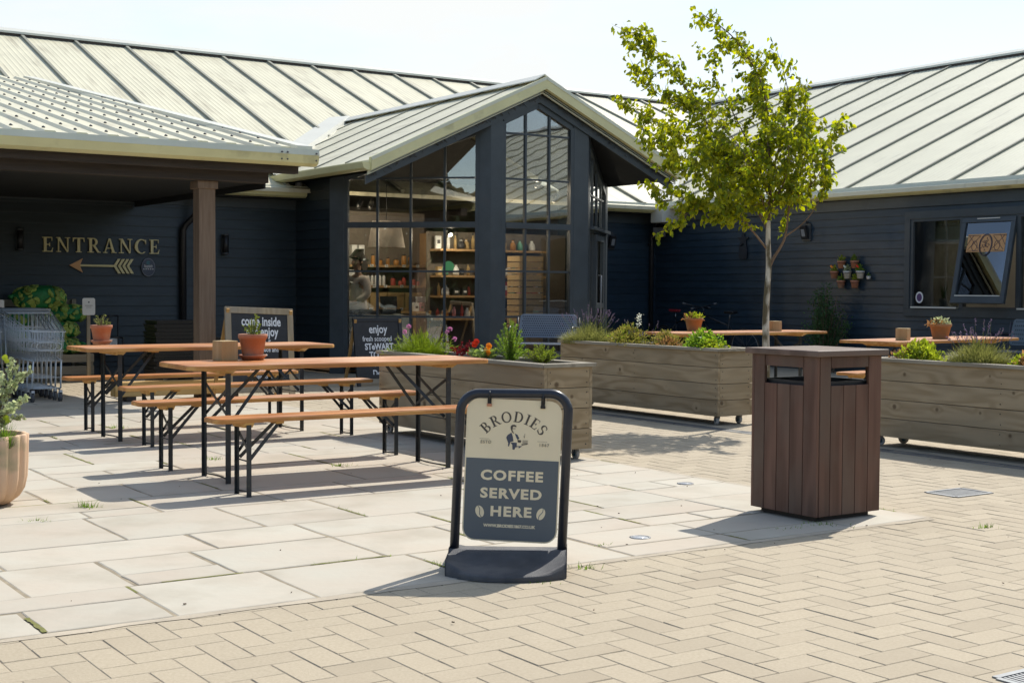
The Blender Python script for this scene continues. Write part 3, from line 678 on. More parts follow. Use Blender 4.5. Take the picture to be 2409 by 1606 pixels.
# ================================================================== TABLES, BENCHES, SIGNS, BIN, PLANTERS
def wood(name, a, b, axis='x', rough=0.6, rings=34.0, knots=0.0, island=0.1, depth='y', bump=0.12, grey=None, spec=0.4, fine=0.5, ks=2.2):
    m = bpy.data.materials.new(name); m.use_nodes = True
    t = m.node_tree; t.nodes.clear(); N = t.nodes.new; K = t.links.new
    o = N('ShaderNodeOutputMaterial'); p = N('ShaderNodeBsdfPrincipled'); p.inputs['Roughness'].default_value = rough; p.inputs['Specular IOR Level'].default_value = spec
    c = N('ShaderNodeTexCoord'); oi = N('ShaderNodeObjectInfo'); g = N('ShaderNodeNewGeometry')
    q = N('ShaderNodeVectorMath'); q.operation = 'MULTIPLY_ADD'; K(oi.outputs['Random'], q.inputs[0]); q.inputs[1].default_value = (31, 47, 59); K(c.outputs['Object'], q.inputs[2])
    q2 = N('ShaderNodeVectorMath'); q2.operation = 'MULTIPLY_ADD'; K(g.outputs['Random Per Island'], q2.inputs[0]); q2.inputs[1].default_value = (17, 29, 23); K(q.outputs[0], q2.inputs[2])
    def mapped(al, ac):
        mp = N('ShaderNodeMapping'); mp.inputs['Scale'].default_value = tuple(al if k == axis else ac for k in 'xyz'); K(q2.outputs[0], mp.inputs['Vector']); return mp.outputs[0]
    def noise(vec, sc, det=4):
        n = N('ShaderNodeTexNoise'); n.inputs['Scale'].default_value = sc; n.inputs['Detail'].default_value = det; K(vec, n.inputs['Vector']); return n.outputs['Fac']
    def math_(op, x, y):
        n = N('ShaderNodeMath'); n.operation = op
        for i, s in enumerate((x, y)):
            if s is None: continue
            if hasattr(s, 'is_output'): K(s, n.inputs[i])
            else: n.inputs[i].default_value = s
        return n.outputs[0]
    low = noise(mapped(0.7, 5.0), 1.0, 2)
    vk = None
    if knots:
        vo = N('ShaderNodeTexVoronoi'); vo.voronoi_dimensions = '2D'; vo.inputs['Scale'].default_value = ks; vo.inputs['Randomness'].default_value = 1.0; sp = N('ShaderNodeSeparateXYZ'); K(q2.outputs[0], sp.inputs[0]); cb = N('ShaderNodeCombineXYZ')
        for i_, k_ in enumerate([k for k in 'xyz' if k != depth]): K(sp.outputs['xyz'.index(k_)], cb.inputs[i_])
        K(cb.outputs[0], vo.inputs['Vector'])
        sv = N('ShaderNodeSeparateColor'); K(vo.outputs['Color'], sv.inputs[0]); vk = math_('ADD', vo.outputs['Distance'], math_('MULTIPLY', math_('SUBTRACT', 1.0, sv.outputs[0]), .095))
        pull = N('ShaderNodeMapRange'); K(vk, pull.inputs['Value']); pull.inputs['From Max'].default_value = 0.22; pull.inputs['To Min'].default_value = 0.10; pull.inputs['To Max'].default_value = 0
        low = math_('ADD', low, pull.outputs[0])
    rg = math_('ADD', math_('MULTIPLY', math_('SINE', math_('MULTIPLY', low, rings), None), 0.5), 0.5)
    fn = noise(mapped(2.0, 60.0), 1.0, 5)
    fac = math_('ADD', math_('MULTIPLY', rg, 1-fine), math_('MULTIPLY', fn, fine))
    r = N('ShaderNodeValToRGB'); r.color_ramp.elements[0].position = .25; r.color_ramp.elements[1].position = .75; r.color_ramp.elements[0].color = (*a, 1); r.color_ramp.elements[1].color = (*b, 1); K(fac, r.inputs['Fac'])
    col = r.outputs['Color']
    if grey:
        ws = noise(mapped(1.2, 2.4), 1.6, 6); r2 = N('ShaderNodeMapRange'); K(ws, r2.inputs['Value']); r2.inputs['From Min'].default_value = .42; r2.inputs['From Max'].default_value = .68
        mx = N('ShaderNodeMix'); mx.data_type = 'RGBA'; K(r2.outputs[0], mx.inputs[0]); K(col, mx.inputs[6]); mx.inputs[7].default_value = (*grey, 1); col = mx.outputs[2]
    if knots:
        r3 = N('ShaderNodeMapRange'); K(vk, r3.inputs['Value']); r3.inputs['From Min'].default_value = .045*knots; r3.inputs['From Max'].default_value = .082*knots; r3.inputs['To Min'].default_value = .8; r3.inputs['To Max'].default_value = 0
        mx = N('ShaderNodeMix'); mx.data_type = 'RGBA'; K(r3.outputs[0], mx.inputs[0]); K(col, mx.inputs[6]); mx.inputs[7].default_value = (a[0]*.32, a[1]*.26, a[2]*.22, 1); col = mx.outputs[2]
    h = N('ShaderNodeHueSaturation'); mr = N('ShaderNodeMapRange'); K(g.outputs['Random Per Island'], mr.inputs['Value']); mr.inputs['To Min'].default_value = 1-island; mr.inputs['To Max'].default_value = 1+island
    K(mr.outputs[0], h.inputs['Value']); K(col, h.inputs['Color']); K(h.outputs[0], p.inputs['Base Color'])
    bp = N('ShaderNodeBump'); bp.inputs['Strength'].default_value = bump; bp.inputs['Distance'].default_value = .004; K(fn, bp.inputs['Height']); K(bp.outputs[0], p.inputs['Normal'])
    K(p.outputs[0], o.inputs['Surface']); MATS[name] = m
wood('table_wood', (0.34, 0.105, 0.026), (0.62, 0.265, 0.080), rough=0.40, grey=(0.54, 0.30, 0.175), spec=0.5, island=.15, fine=.62)
wood('table_edge', (0.50, 0.22, 0.055), (0.66, 0.36, 0.11), rough=0.5, grey=(0.40, 0.17, 0.05), fine=.3)
wood('cleat_wood', (0.52, 0.30, 0.09), (0.62, 0.40, 0.15), rough=.6)
wood('planter_wood', (0.265, 0.198, 0.112), (0.37, 0.288, 0.178), rough=.8, rings=46, knots=1.0, island=.12, grey=(0.30, 0.24, 0.152), bump=.2, ks=2.7)
wood('planter_end_wood', (0.265, 0.198, 0.112), (0.37, 0.288, 0.178), axis='y', depth='x', rough=.8, rings=46, knots=1.0, island=.12, grey=(0.30, 0.24, 0.152), bump=.2, ks=2.7)
wood('planter_cap', (0.22, 0.19, 0.14), (0.33, 0.29, 0.22), rough=.8, grey=(0.26, 0.235, 0.18))
wood('bin_wood', (0.090, 0.043, 0.028), (0.150, 0.078, 0.053), axis='z', rough=.55, rings=24, island=.16, grey=(0.125, 0.085, 0.062), spec=.35)
wood('bin_lid_wood', (0.10, 0.062, 0.045), (0.16, 0.105, 0.08), rough=.6, grey=(0.15, 0.115, 0.09), rings=20)
wood('pale_frame_wood', (0.30, 0.235, 0.145), (0.40, 0.32, 0.21), axis='z', rough=.75, grey=(0.27, 0.24, 0.19))
wood('board_leg_wood', (0.42, 0.24, 0.08), (0.50, 0.31, 0.12), axis='z', rough=.6)
wood('block_wood', (0.40, 0.275, 0.125), (0.50, 0.365, 0.19), axis='z', rough=.75, rings=22)
mat('leg_steel', (0.022, 0.027, 0.030), 0.42, var=0.3, vscale=25, dirt=(0.10, 0.085, 0.06), dscale=20, dlo=.6, dhi=.8)
mat('terracotta', (0.36, 0.135, 0.07), 0.8, col2=(0.44, 0.20, 0.12), vscale=9, dirt=(0.42, 0.30, 0.22), dscale=6, dlo=.5, dhi=.75, bump=.15, bscale=60)
mat('terracotta_old', (0.30, 0.15, 0.065), 0.85, col2=(0.38, 0.20, 0.09), vscale=9, dirt=(0.20, 0.14, 0.07), dscale=5, dlo=.45, dhi=.7)
mat('terracotta_light', (0.62, 0.40, 0.245), 0.8, col2=(0.68, 0.47, 0.31), vscale=3, dirt=(0.36, 0.31, 0.18), dscale=4.5, dlo=.56, dhi=.75, bump=.1, bscale=80)
mat('soil', (0.035, 0.022, 0.014), 0.95, col2=(0.075, 0.05, 0.03), vscale=40, bump=.6, bscale=120)
mat('bark_chip', (0.09, 0.05, 0.03), 0.9, col2=(0.20, 0.13, 0.09), vscale=5, island=.5)
mat('rubber_grey', (0.10, 0.10, 0.105), 0.7, var=.2)
mat('castor_grey', (0.36, 0.36, 0.35), .6)
mat('castor_blue', (0.03, 0.09, 0.13), .4)
mat('zinc', (0.30, 0.31, 0.32), .35, metal=.8)

def slab_outline(L_, w_, r):
    P = []
    for cx, cy, a0 in ((L_/2-r, w_/2-r, 0), (-L_/2+r, w_/2-r, 90), (-L_/2+r, -w_/2+r, 180), (L_/2-r, -w_/2+r, 270)):
        for k in range(7): a = radians(a0+90*k/6); P.append((cx+r*cos(a), cy+r*sin(a)))
    return P
def yclip(P, lo, hi):
    for sgn, lim in ((1, lo), (-1, hi)):
        out = []
        for i in range(len(P)):
            p, q = P[i], P[(i+1) % len(P)]; dp, dq = sgn*(p[1]-lim), sgn*(q[1]-lim)
            if dp >= 0: out.append(p)
            if dp*dq < 0: f = dp/(dp-dq); out.append((p[0]+(q[0]-p[0])*f, lim))
        P = out
    return P
def trestle(kind, label, cat, L_, w_, h, lx, lw, th, rr, group, loc, rz):
    t = thing(kind, label, cat, loc, rz, group)
    m = MB(); npl = 5 if cat == 'table' else 2; ol = slab_outline(L_-.012, w_-.012, rr)
    for k in range(npl):
        a, b = -w_/2 + w_*k/npl + .0005, -w_/2 + w_*(k+1)/npl - .0005
        m.prism(yclip(ol, a, b), (0, 0, h-.004), (1, 0, 0), (0, 1, 0), .004 + .0002*(k % 2))
    tp = m.build('tabletop' if cat == 'table' else 'seat', 'table_wood', t)
    m = MB(); m.prism(slab_outline(L_, w_, rr), (0, 0, h-th), (1, 0, 0), (0, 1, 0), th-.0041); m.build('edging', 'table_edge', tp, bevel=.003)
    q = .036 if cat == 'table' else .031
    for sx in (-1, 1):
        for sy in (-1, 1):
            m = MB(); x, y = sx*lx, sy*lw/2      # angle-iron leg: two flanges
            m.span((x-q/2, y-.002*sy, 0), (x+q/2, y+.002*sy, h-th-.002)); m.span((x-.002, y-.0021*sy, 0), (x+.002, y-q*sy, h-th-.002)); m.build('leg', 'leg_steel', t)
        m = MB(); pts = []
        for k in range(9): f = k/8; pts.append((sx*lx + sx*-.035*sin(pi*f), (-.5+f)*lw, .02))
        m.tube(pts, .006, 6); m.tube([(sx*lx, -lw/2, h*.45), (sx*lx, lw/2, h*.45)], .005, 6); m.build('crossbar', 'leg_steel', t)
        m = MB(); xi = sx*(lx-.30*h/.48*.75 if cat == 'bench' else lx-.34)
        for sy in (-1, 1): m.bar((sx*(lx-.012), sy*lw*.42, h*.47), (xi, sy*lw*.18, h-th-.012), .022, .004, up=(0, 1, 0))
        m.bar((sx*(lx-.006), -lw/2, h*.55), (sx*(lx-.006), lw/2, h*.82), .004, .022); m.bar((sx*(lx-.014), lw/2, h*.55), (sx*(lx-.014), -lw/2, h*.82), .004, .022)
        m.build('brace', 'leg_steel', t)
        m = MB(); cw = w_*.44
        m.add([(sx*lx-.03, -cw, h-th-.001), (sx*lx+.03, -cw, h-th-.001), (sx*lx+.03, cw, h-th-.001), (sx*lx-.03, cw, h-th-.001), (sx*lx-.03, -cw*.72, h-th-.032), (sx*lx+.03, -cw*.72, h-th-.032), (sx*lx+.03, cw*.72, h-th-.032), (sx*lx-.03, cw*.72, h-th-.032)],
              [(0, 1, 2, 3), (7, 6, 5, 4), (0, 4, 5, 1), (1, 5, 6, 2), (2, 6, 7, 3), (3, 7, 4, 0)]); m.build('cleat', 'cleat_wood', t)
        m = MB(); m.box((xi, 0, h-th-.011), (.05, lw*.5, .02)); m.build('stop_block', 'cleat_wood', t)
    return t
TG, BG = 'folding wooden trestle tables in the yard', 'folding wooden trestle benches in the yard'
trestle('trestle_table', 'folding wooden table with a wood block and a tall potted rosemary, nearest the pavement sign', 'table', 2.2, .70, .77, .81, .458, .030, .09, TG, (-1.2533, 9.4225, .004), .5562)
trestle('trestle_table', 'folding wooden table by the canopy post with one potted herb at its left end', 'table', 2.2, .70, .77, .81, .458, .030, .09, TG, (-2.6544, 11.8499, .004), .5875)
trestle('trestle_table', 'folding wooden table behind the middle planter, crossed by the birch trunk', 'table', 2.42, .70, .77, .85, .458, .030, .05, TG, (2.78, 16.95, 0), .56)
trestle('trestle_table', 'folding wooden table behind the planter at the right edge, under the open window', 'table', 2.4, .70, .77, .85, .458, .030, .04, TG, (4.50, 14.70, 0), radians(41))
def bench(lab, loc, rz): return trestle('trestle_bench', lab, 'bench', 2.2, .25, .48, .8834, .19, .028, .06, BG, (*loc, .004), rz)
bench('folding wooden bench nearest of all, its right end hidden by the pavement sign', (-.8967, 8.8123), .5856)
bench('folding wooden bench along the far side of the table with the wood block', (-1.6606, 9.978), .5892)
bench('folding wooden bench along the near side of the table by the canopy post', (-2.1578, 11.3763), .6041)
bench('folding wooden bench along the far side of the table by the canopy post', (-2.988, 12.5488), .6111)
bench('folding wooden bench half seen through the slots of the litter bin', (4.05, 14.0), radians(41))

# ---- low timber plank by the canopy post
t = thing('timber_sleeper', 'low squared timber lying near the canopy post behind the benches', 'timber', (-3.75, 15.55, 0), .59)
m = MB(); m.span((-.78, -.09, .06), (.78, .09, .22)); m.build('beam', 'cleat_wood', t, bevel=.008)
for sx in (-1, 1):
    m = MB(); m.span((sx*.6-.05, -.1, 0), (sx*.6+.05, .1, .0595)); m.build('bearer', 'old_timber_dark', t)

# ---- wood blocks and pots on the tables
def block(lab, x, y, z, s, h, rz):
    t = thing('wood_block', lab, 'wood block', (x, y, z), rz, 'square wood blocks on the tables')
    m = MB(); m.span((-s/2, -s/2, 0), (s/2, s/2, h)); m.build('block', 'block_wood', t, bevel=.004)
block('chunky square wood block beside the rosemary pot on the near table', -1.943, 9.30, .774, .125, .134, .75)
block('square wood block half hidden by the birch trunk on the far table', 3.30, 17.22, .77, .12, .125, .3)
block('square wood block on the table behind the right-hand planter', 4.02, 14.12, .77, .12, .125, 1.0)
def pot(lab, x, y, z, r, h, matn='terracotta', saucer=True, group='plant pots on the tables'):
    t = thing('plant_pot', lab, 'plant pot', (x, y, z), rnd.uniform(0, 6), group)
    b = .012 if saucer else 0
    m = MB(); m.lathe([(r*.68, b), (r*.92, b+h*.80), (r*.93, b+h*.80), (r*1.0, b+h*.815), (r*1.02, b+h*.97), (r*1.0, b+h), (r*.88, b+h), (r*.84, b+h*.86)], 28, caps=False); m.lathe([(.001, b+.001), (r*.68, b+.001)], 28, caps=False); m.build('pot_body', matn, t)
    m = MB(); m.lathe([(.001, b+h*.885), (r*.86, b+h*.87)], 20, caps=False); m.build('soil', 'soil', t)
    if saucer:
        m = MB(); m.lathe([(.001, .0), (r*.72, 0), (r*.95, .034), (r*.99, .036), (r*.97, .028), (r*.78, .0121), (.001, .0121)], 28, caps=False); m.build('saucer', matn, t)
    return t
pot('terracotta pot with saucer holding the tall rosemary on the near table', -1.775, 9.40, .774, .098, .165)
pot('mossy terracotta pot with saucer on the left end of the farther table', -3.535, 11.82, .774, .092, .155)
pot('brown clay pot with trailing succulent on the table behind the middle planter', 2.25, 17.0, .77, .115, .16, 'terracotta_old', False)
pot('brown clay pot with a sprawling succulent on the table under the window', 4.56, 14.62, .77, .115, .16, 'terracotta_old', False)

# ---- big ribbed pot at the left edge
t = thing('ribbed_planter', 'large pale terracotta pot with vertical flutes at the left edge', 'plant pot', (-3.055, 7.90, .004))
fl = lambda a, z: 1 + .10*(abs(cos(a*9))-.5)*min(1, max(0, (z+.02)/.08))
t.scale = (1, 1, .95); prof = [(.10, 0), (.15, .012), (.195, .05), (.222, .10), (.236, .17), (.241, .26), (.243, .36), (.245, .425), (.240, .432), (.222, .432), (.215, .40), (.21, .36)]
m = MB(); m.lathe(prof, 144, wob=fl, caps=False); m.build('pot_body', 'terracotta_light', t)
m = MB(); m.lathe([(.001, .375), (.213, .37)], 40, caps=False); m.build('soil', 'soil', t)

# ---- pavement sign
mat('sign_frame', (0.020, 0.024, 0.034), 0.32, var=.2, vscale=20)
mat('sign_base_rubber', (0.060, 0.062, 0.068), 0.62, var=.25, vscale=7, bump=.35, bscale=230, dirt=(.17, .16, .15), dscale=5, dlo=.5, dhi=.85)
mat('sign_cream', (0.84, 0.73, 0.50), 0.4, var=.05, vscale=3, spec=.3)
mat('sign_slate', (0.125, 0.145, 0.158), 0.45, var=.05, vscale=3, spec=.3, dirt=(.16, .17, .18), dscale=9, dlo=.66, dhi=.8)
mat('sign_brown', (0.075, 0.062, 0.050), 0.5, var=.05)
mat('sign_navy', (0.060, 0.072, 0.105), 0.5, var=.05)
mat('sign_line', (0.33, 0.29, 0.20), .5, var=.05)
mat('copper_clip', (0.55, 0.25, 0.14), .4)
PS = thing('pavement_sign', 'cream and slate coffee sign hanging in a black tube frame on a rubber base', 'pavement sign', (-.012, 6.22, .003), radians(-2.5))
m = MB(); n = 40; prof = []
V_, F_ = [], []
def base_profile(x):     # section across the boat-shaped base at x: (y, z)
    d = .345*sqrt(max(0, 1-(x/.36)**2)); k = abs(x)/.268; rim = .006+.066*max(0, (k-.55)/.45)**1.4
    hh = .084
    return [(-d, 0), (-d, .022), (-d*.94, .026+rim*.55), (-d*.72, .032+rim*.5), (-d*.42, .046+rim*.35), (-.075, .068), (-.048, hh), (.048, hh), (.075, .068), (d*.42, .046+rim*.35), (d*.72, .032+rim*.5), (d*.94, .026+rim*.55), (d, .022), (d, 0)]
xs = [-.268+.536*i/n for i in range(n+1)]
for x in xs: V_ += [(x, y, z) for y, z in base_profile(x)]
for i in range(n):
    for k in range(13): F_.append((i*14+k, (i+1)*14+k, (i+1)*14+k+1, i*14+k+1))
F_.append(tuple(range(13, -1, -1))); F_.append(tuple(n*14+k for k in range(14)))
m.add(V_, F_, True); pb = m.build('base', 'sign_base_rubber', PS, bevel=.006)
for p_ in pb.data.polygons:
    if len(p_.vertices) > 4: p_.use_smooth = False
fr = bpy.data.objects.new('tube_frame', None)
m = MB(); pts = [(-.245, 0, .03)]; r_ = .085; H_ = .79
for k in range(9): a = pi-(pi/2)*k/8; pts.append((-.245+r_+r_*cos(a), 0, H_-r_+r_*sin(a)))
for k in range(9): a = pi/2-(pi/2)*k/8; pts.append((.245-r_+r_*cos(a), 0, H_-r_+r_*sin(a)))
pts.append((.245, 0, .03)); pts = [(x+(z-.1)*.040, y, z) for x, y, z in pts]
m.tube(pts, .0215, 14); m.build('tube_frame', 'sign_frame', PS)
TL = .036       # the whole frame leans a little to the right
pr_ = Matrix.Rotation(TL, 4, 'Y')
PN = bpy.data.objects.new('sign_panel', bpy.data.meshes.new('sign_panel')); COL.objects.link(PN); PN.parent = PS
bm = MB(); pw, phh = .432, .645; rr = .058
bm.prism(slab_outline(pw, phh, rr), (0, .004, 0), (1, 0, 0), (0, 0, 1), .006); PN.data.from_pydata(bm.v, [], bm.f); PN.data.materials.append(MATS['sign_cream'])
PN.location = (.016, -.012, .440); PN.rotation_euler = (radians(-1.5), TL, 0)
m = MB()
sl_ = [p for p in slab_outline(pw-.012, phh-.012, rr-.006) if p[1] < -.05]
sl_ = sorted(sl_, key=lambda p: p[0]); half = [(-pw/2+.006, .052)] + [p for p in slab_outline(pw-.012, phh-.012, rr-.006) if p[1] < 0 and p[0] < 0] + [p for p in slab_outline(pw-.012, phh-.012, rr-.006) if p[1] < 0 and p[0] > 0] + [(pw/2-.006, .052)]
m.prism(half, (0, -.0022, 0), (1, 0, 0), (0, 0, 1), .0009); m.build('slate_panel', 'sign_slate', PN)
def on_panel(txt, size, y, matn='sign_cream', name='lettering', x=0, bold=0., sx=1, space=1., rotz=0., dep=.0006):
    return lettering(txt, size, matn, name, PN, (x, -.0032, y), (pi/2, -rotz, 0), bold, dep, sx, space)
on_panel('COFFEE', .061, -.025, bold=.0024, space=1.16, sx=1.20)
on_panel('SERVED', .061, -.1065, bold=.0024, space=1.16, sx=1.20)
on_panel('HERE', .061, -.188, bold=.0024, space=1.16, sx=1.20, x=.002)
on_panel('WWW.BRODIES1867.CO.UK', .0185, -.252, bold=.0009, space=1.0, x=-.002)
m = MB()
for sx in (-1, 1):      # coffee beans
    P = []
    for k in range(22):
        a = 2*pi*k/22; x0, y0 = .019*cos(a), .0275*sin(a); b = -sx*.35; P.append((sx*.139+x0*cos(b)-y0*sin(b), -.190+x0*sin(b)+y0*cos(b)))
    m.prism(P, (0, -.0030, 0), (1, 0, 0), (0, 0, 1), .0006)
m.build('bean_emblem', 'sign_cream', PN)
m = MB()
for sx in (-1, 1):
    b = -sx*.35; pts = []
    for k in range(9): s_ = -1+k/4; x0, y0 = .004*sin(s_*pi), .027*s_; pts.append((sx*.139+x0*cos(b)-y0*sin(b), -.0038, -.190+x0*sin(b)+y0*cos(b)))
    for p0, p1 in zip(pts, pts[1:]): m.bar(p0, p1, .003, .0006, up=(0, 1, 0))
m.build('bean_crease', 'sign_slate', PN)
# serif capitals, built from strokes on a unit em (height 1)
def arc(cx, cy, rx, ry, a0, a1, n=12): return [(cx+rx*cos(radians(a0+(a1-a0)*k/n)), cy+ry*sin(radians(a0+(a1-a0)*k/n))) for k in range(n+1)]
def bandpoly(outer, inner): return outer + inner[::-1]
def R_(x0, y0, x1, y1): return [(x0, y0), (x1, y0), (x1, y1), (x0, y1)]
ST, TH, SE = .185, .075, .058
def glyph(c):
    if c == 'E': return .72, [R_(.10, 0, .10+ST, 1), R_(0, 0, .68, .06), R_(0, .94, .66, 1), R_(.25, .47, .50, .53), [(.62, .94), (.66, 1), (.66, .74), (.63, .74)], [(.64, .0), (.72, .28), (.68, .28), (.58, .06)], R_(.47, .37, .51, .63)]
    if c == 'N': return .92, [R_(.12, .04, .12+TH, .96), R_(.74, .04, .74+TH, .96), [(.06, 1), (.26, 1), (.80, 0), (.72, 0)], R_(0, 0, .32, SE), R_(.60, .95, .94, 1), R_(0, .95, .2, 1)]
    if c == 'T': return .80, [R_(.40-ST/2, 0, .40+ST/2, 1), R_(.02, .93, .78, 1), R_(.20, 0, .60, SE), [(.02, 1), (0, .72), (.04, .72), (.10, .94)], [(.78, 1), (.80, .72), (.76, .72), (.70, .94)]]
    if c == 'R': return .86, [R_(.12, 0, .12+ST, 1), R_(0, 0, .42, SE), R_(0, .95, .2, 1), bandpoly([(.28, 1)] + arc(.42, .735, .27, .265, 90, -90) + [(.28, .47)], [(.28, .94)] + arc(.40, .735, .13, .205, 90, -90) + [(.28, .53)]), [(.36, .50), (.52, .50), (.80, .06), (.90, .05), (.90, 0), (.68, 0)]]
    if c == 'A': return .92, [[(.40, 1), (.52, 1), (.84, 0), (.66, 0)], [(.40, 1), (.46, .97), (.16, .0), (.09, 0)], R_(.22, .30, .68, .36), R_(0, 0, .30, SE), R_(.56, 0, .94, SE)]
    if c == 'C': return .84, [bandpoly(arc(.46, .5, .46, .515, 52, 312, 26), arc(.50, .5, .30, .45, 58, 306, 26)), [(.70, .93), (.80, .97), (.80, .66), (.77, .66)], ]
    if c == 'B': return .78, [R_(.10, 0, .10+ST, 1), R_(0, 0, .3, SE), R_(0, .95, .3, 1), bandpoly([(.26, 1)] + arc(.40, .75, .25, .25, 90, -90) + [(.26, .5)], [(.26, .94)] + arc(.38, .75, .12, .19, 90, -90) + [(.26, .56)]), bandpoly([(.26, .54)] + arc(.42, .27, .30, .27, 90, -90) + [(.26, 0)], [(.26, .49)] + arc(.40, .27, .15, .21, 90, -90) + [(.26, .06)])]
    if c == 'O': return .96, [bandpoly(arc(.48, .5, .47, .52, 0, 360, 36), arc(.48, .5, .30, .43, 0, 360, 36))]
    if c == 'D': return .90, [R_(.10, 0, .10+ST, 1), R_(0, 0, .3, SE), R_(0, .95, .3, 1), bandpoly([(.26, 1)] + arc(.38, .5, .49, .5, 90, -90, 18) + [(.26, 0)], [(.26, .93)] + arc(.36, .5, .33, .43, 90, -90, 18) + [(.26, .07)])]
    if c == 'I': return .40, [R_(.115, 0, .115+ST, 1), R_(0, 0, .40, SE), R_(0, .95, .40, 1)]
    if c == 'S': return .66, [bandpoly(arc(.33, .74, .30, .28, 30, 250, 16) + arc(.33, .27, .13, .20, 70, -150, 16)[0:], arc(.35, .74, .15, .20, 40, 250, 16) + arc(.33, .27, .31, .28, 70, -160, 16)), [(.52, .90), (.60, .96), (.60, .72), (.56, .72)], [(.02, .06), (.08, .10), (.06, .32), (.02, .32)]]
def serif_letters(txt, place, m, depth, step):
    k = 0
    for i, c in enumerate(txt):
        w_, polys = glyph(c); o, xv, yv = place(i, w_)
        for P in polys:
            k += 1; nrm = Vector(xv).cross(Vector(yv)).normalized()
            m.prism(P, Vector(o) + nrm*(depth*.02), xv, yv, depth + step*(k % 7))
m = MB(); word = 'BRODIES'; adv = []; hgt = .048; R0 = .157; cy0 = .064
ws = [glyph(c)[0]*hgt+.0095 for c in word]; ws[0] += .0; tot = sum(ws); pos = 0
def place_b(i, w_):
    s0 = sum(ws[:i]) + ws[i]/2; a = (tot/2-s0)/(R0+.018)     # angle from vertical, left positive
    cx_, cz_ = -sin(a)*R0, cy0+cos(a)*R0
    xv = Vector((cos(a), 0, sin(a))); yv = Vector((-sin(a), 0, cos(a)))
    o = Vector((cx_, -.0021, cz_)) - xv*(w_*hgt/2)
    return o, xv*hgt, yv*hgt
serif_letters(word, place_b, m, .0006, .00006); m.build('arched_lettering', 'sign_brown', PN)
on_panel('ESTD', .019, .126, 'sign_line', x=-.124, space=1.2, bold=.0004); on_panel('1867', .019, .122, 'sign_line', x=.140, space=1.3, bold=.0004)
m = MB()
for sx, z0 in ((-1, .141), (1, .138)): m.box((sx*.131, -.0025, z0), (.045, .0008, .0012))
m.build('rule_line', 'sign_line', PN)
# small printed figure of a waiter with a tray
def fig(polys, name, mt, z):
    m = MB()
    for i, P in enumerate(polys): m.prism([((x-1245)*.000196, .210-(y-515)*.000196) for x, y in P], (0, z-.00006*i, 0), (1, 0, 0), (0, 0, 1), .0004)
    m.build(name, mt, PN)
fig([[(1195, 700), (1110, 760), (1078, 820), (1130, 950), (1125, 1010), (1150, 1030), (1180, 920), (1250, 900), (1230, 790)], [(1270, 715), (1340, 750), (1385, 830), (1345, 860), (1320, 830)], [(1180, 930), (1330, 930), (1330, 1010), (1460, 1000), (1380, 1060), (1370, 1020), (1300, 1040), (1280, 1095), (1235, 1090), (1225, 980)]], 'printed_jacket', 'sign_navy', -.0024)
fig([[(1175, 620), (1170, 560), (1200, 525), (1250, 515), (1300, 535), (1305, 570), (1270, 565), (1225, 560), (1220, 620), (1215, 650), (1255, 712), (1245, 722), (1205, 690)], [(1340, 860), (1430, 870), (1420, 925), (1350, 920)], [(1225, 603), (1290, 598), (1285, 612), (1230, 615)], [(1460, 870), (1580, 870), (1585, 880), (1460, 882)], [(1460, 900), (1580, 898), (1580, 906), (1460, 910)], [(1460, 925), (1580, 922), (1580, 932), (1460, 936)], [(1430, 960), (1595, 938), (1560, 965), (1450, 985)], [(1480, 770), (1495, 820), (1502, 818), (1488, 765)], [(1505, 710), (1498, 800), (1505, 800), (1512, 710)]], 'printed_head', 'sign_brown', -.0025)
m = MB()      # hanging hooks and clips
for x in (-.115, .128):
    m.tube([(x, -.003+.022*sin(a), .318+.04-.0+.022*(cos(a)-1)*1.0) for a in [k*.5 for k in range(13)]], .004, 6)
    m.box((x, -.002, .318), (.018, .012, .036))
hk = m.build('hook', 'black_plastic', PN)
m = MB(); m.box((-.115, -.006, .294), (.022, .006, .012)); m.build('clip', 'copper_clip', PN)
m = MB(); m.box((.128, -.006, .294), (.022, .006, .012)); m.build('clip', 'black_plastic', PN)

# ---- litter bin
LB = thing('litter_bin', 'square dark brown slatted timber litter bin with a flat lid and side slots', 'litter bin', (1.7269, 7.7839, .004), GRID)
sd_, z0, z1 = .509, .03, .905
for side in range(4):
    m = MB(); R = Matrix.Rotation(side*pi/2, 4, 'Z'); pw = .0982
    def ps(a, b):
        c = Vector([(a[i]+b[i])/2 for i in range(3)]); d = [abs(a[i]-b[i]) for i in range(3)]
        m.box(R @ c, d, rot=R.to_3x3())
    hs = sd_/2; y0, y1 = -hs, -hs+.02
    xs = [-hs+.021, -hs+.021+.0865] 
    e = [-hs+.0205, -hs+.105, -hs+.203, -hs+.303, hs-.105, hs-.0005]
    for k in range(5):
        top = z1 if k in (0, 4) else .745
        ps((e[k]+.0018, y0, z0), (e[k+1]-.0018, y1, top))
    ps((e[1]+.002, y0+.001, .842), (e[4]-.002, y1, z1-.001)); m.build('side_panel', 'bin_wood', LB, bevel=.003)
m = MB(); lo = .029
m.span((-hs-lo, -hs-lo, z1+.0005), (hs+lo, hs+lo, z1+.034)); m.build('lid', 'bin_lid_wood', LB, bevel=.006)
m = MB()
for a, b in (((-.22, -.22), (.22, -.205)), ((-.22, .205), (.22, .22)), ((-.22, -.2049), (-.205, .2049)), ((.205, -.2049), (.22, .2049))): m.span((a[0], a[1], .05), (b[0], b[1], .765))
m.span((-.2, -.2, .05), (.2, .2, .06)); m.build('liner', 'black_metal', LB)
m = MB(); m.span((-.21, -.21, 0), (.21, .21, .029)); m.build('plinth', 'old_timber_dark', LB)

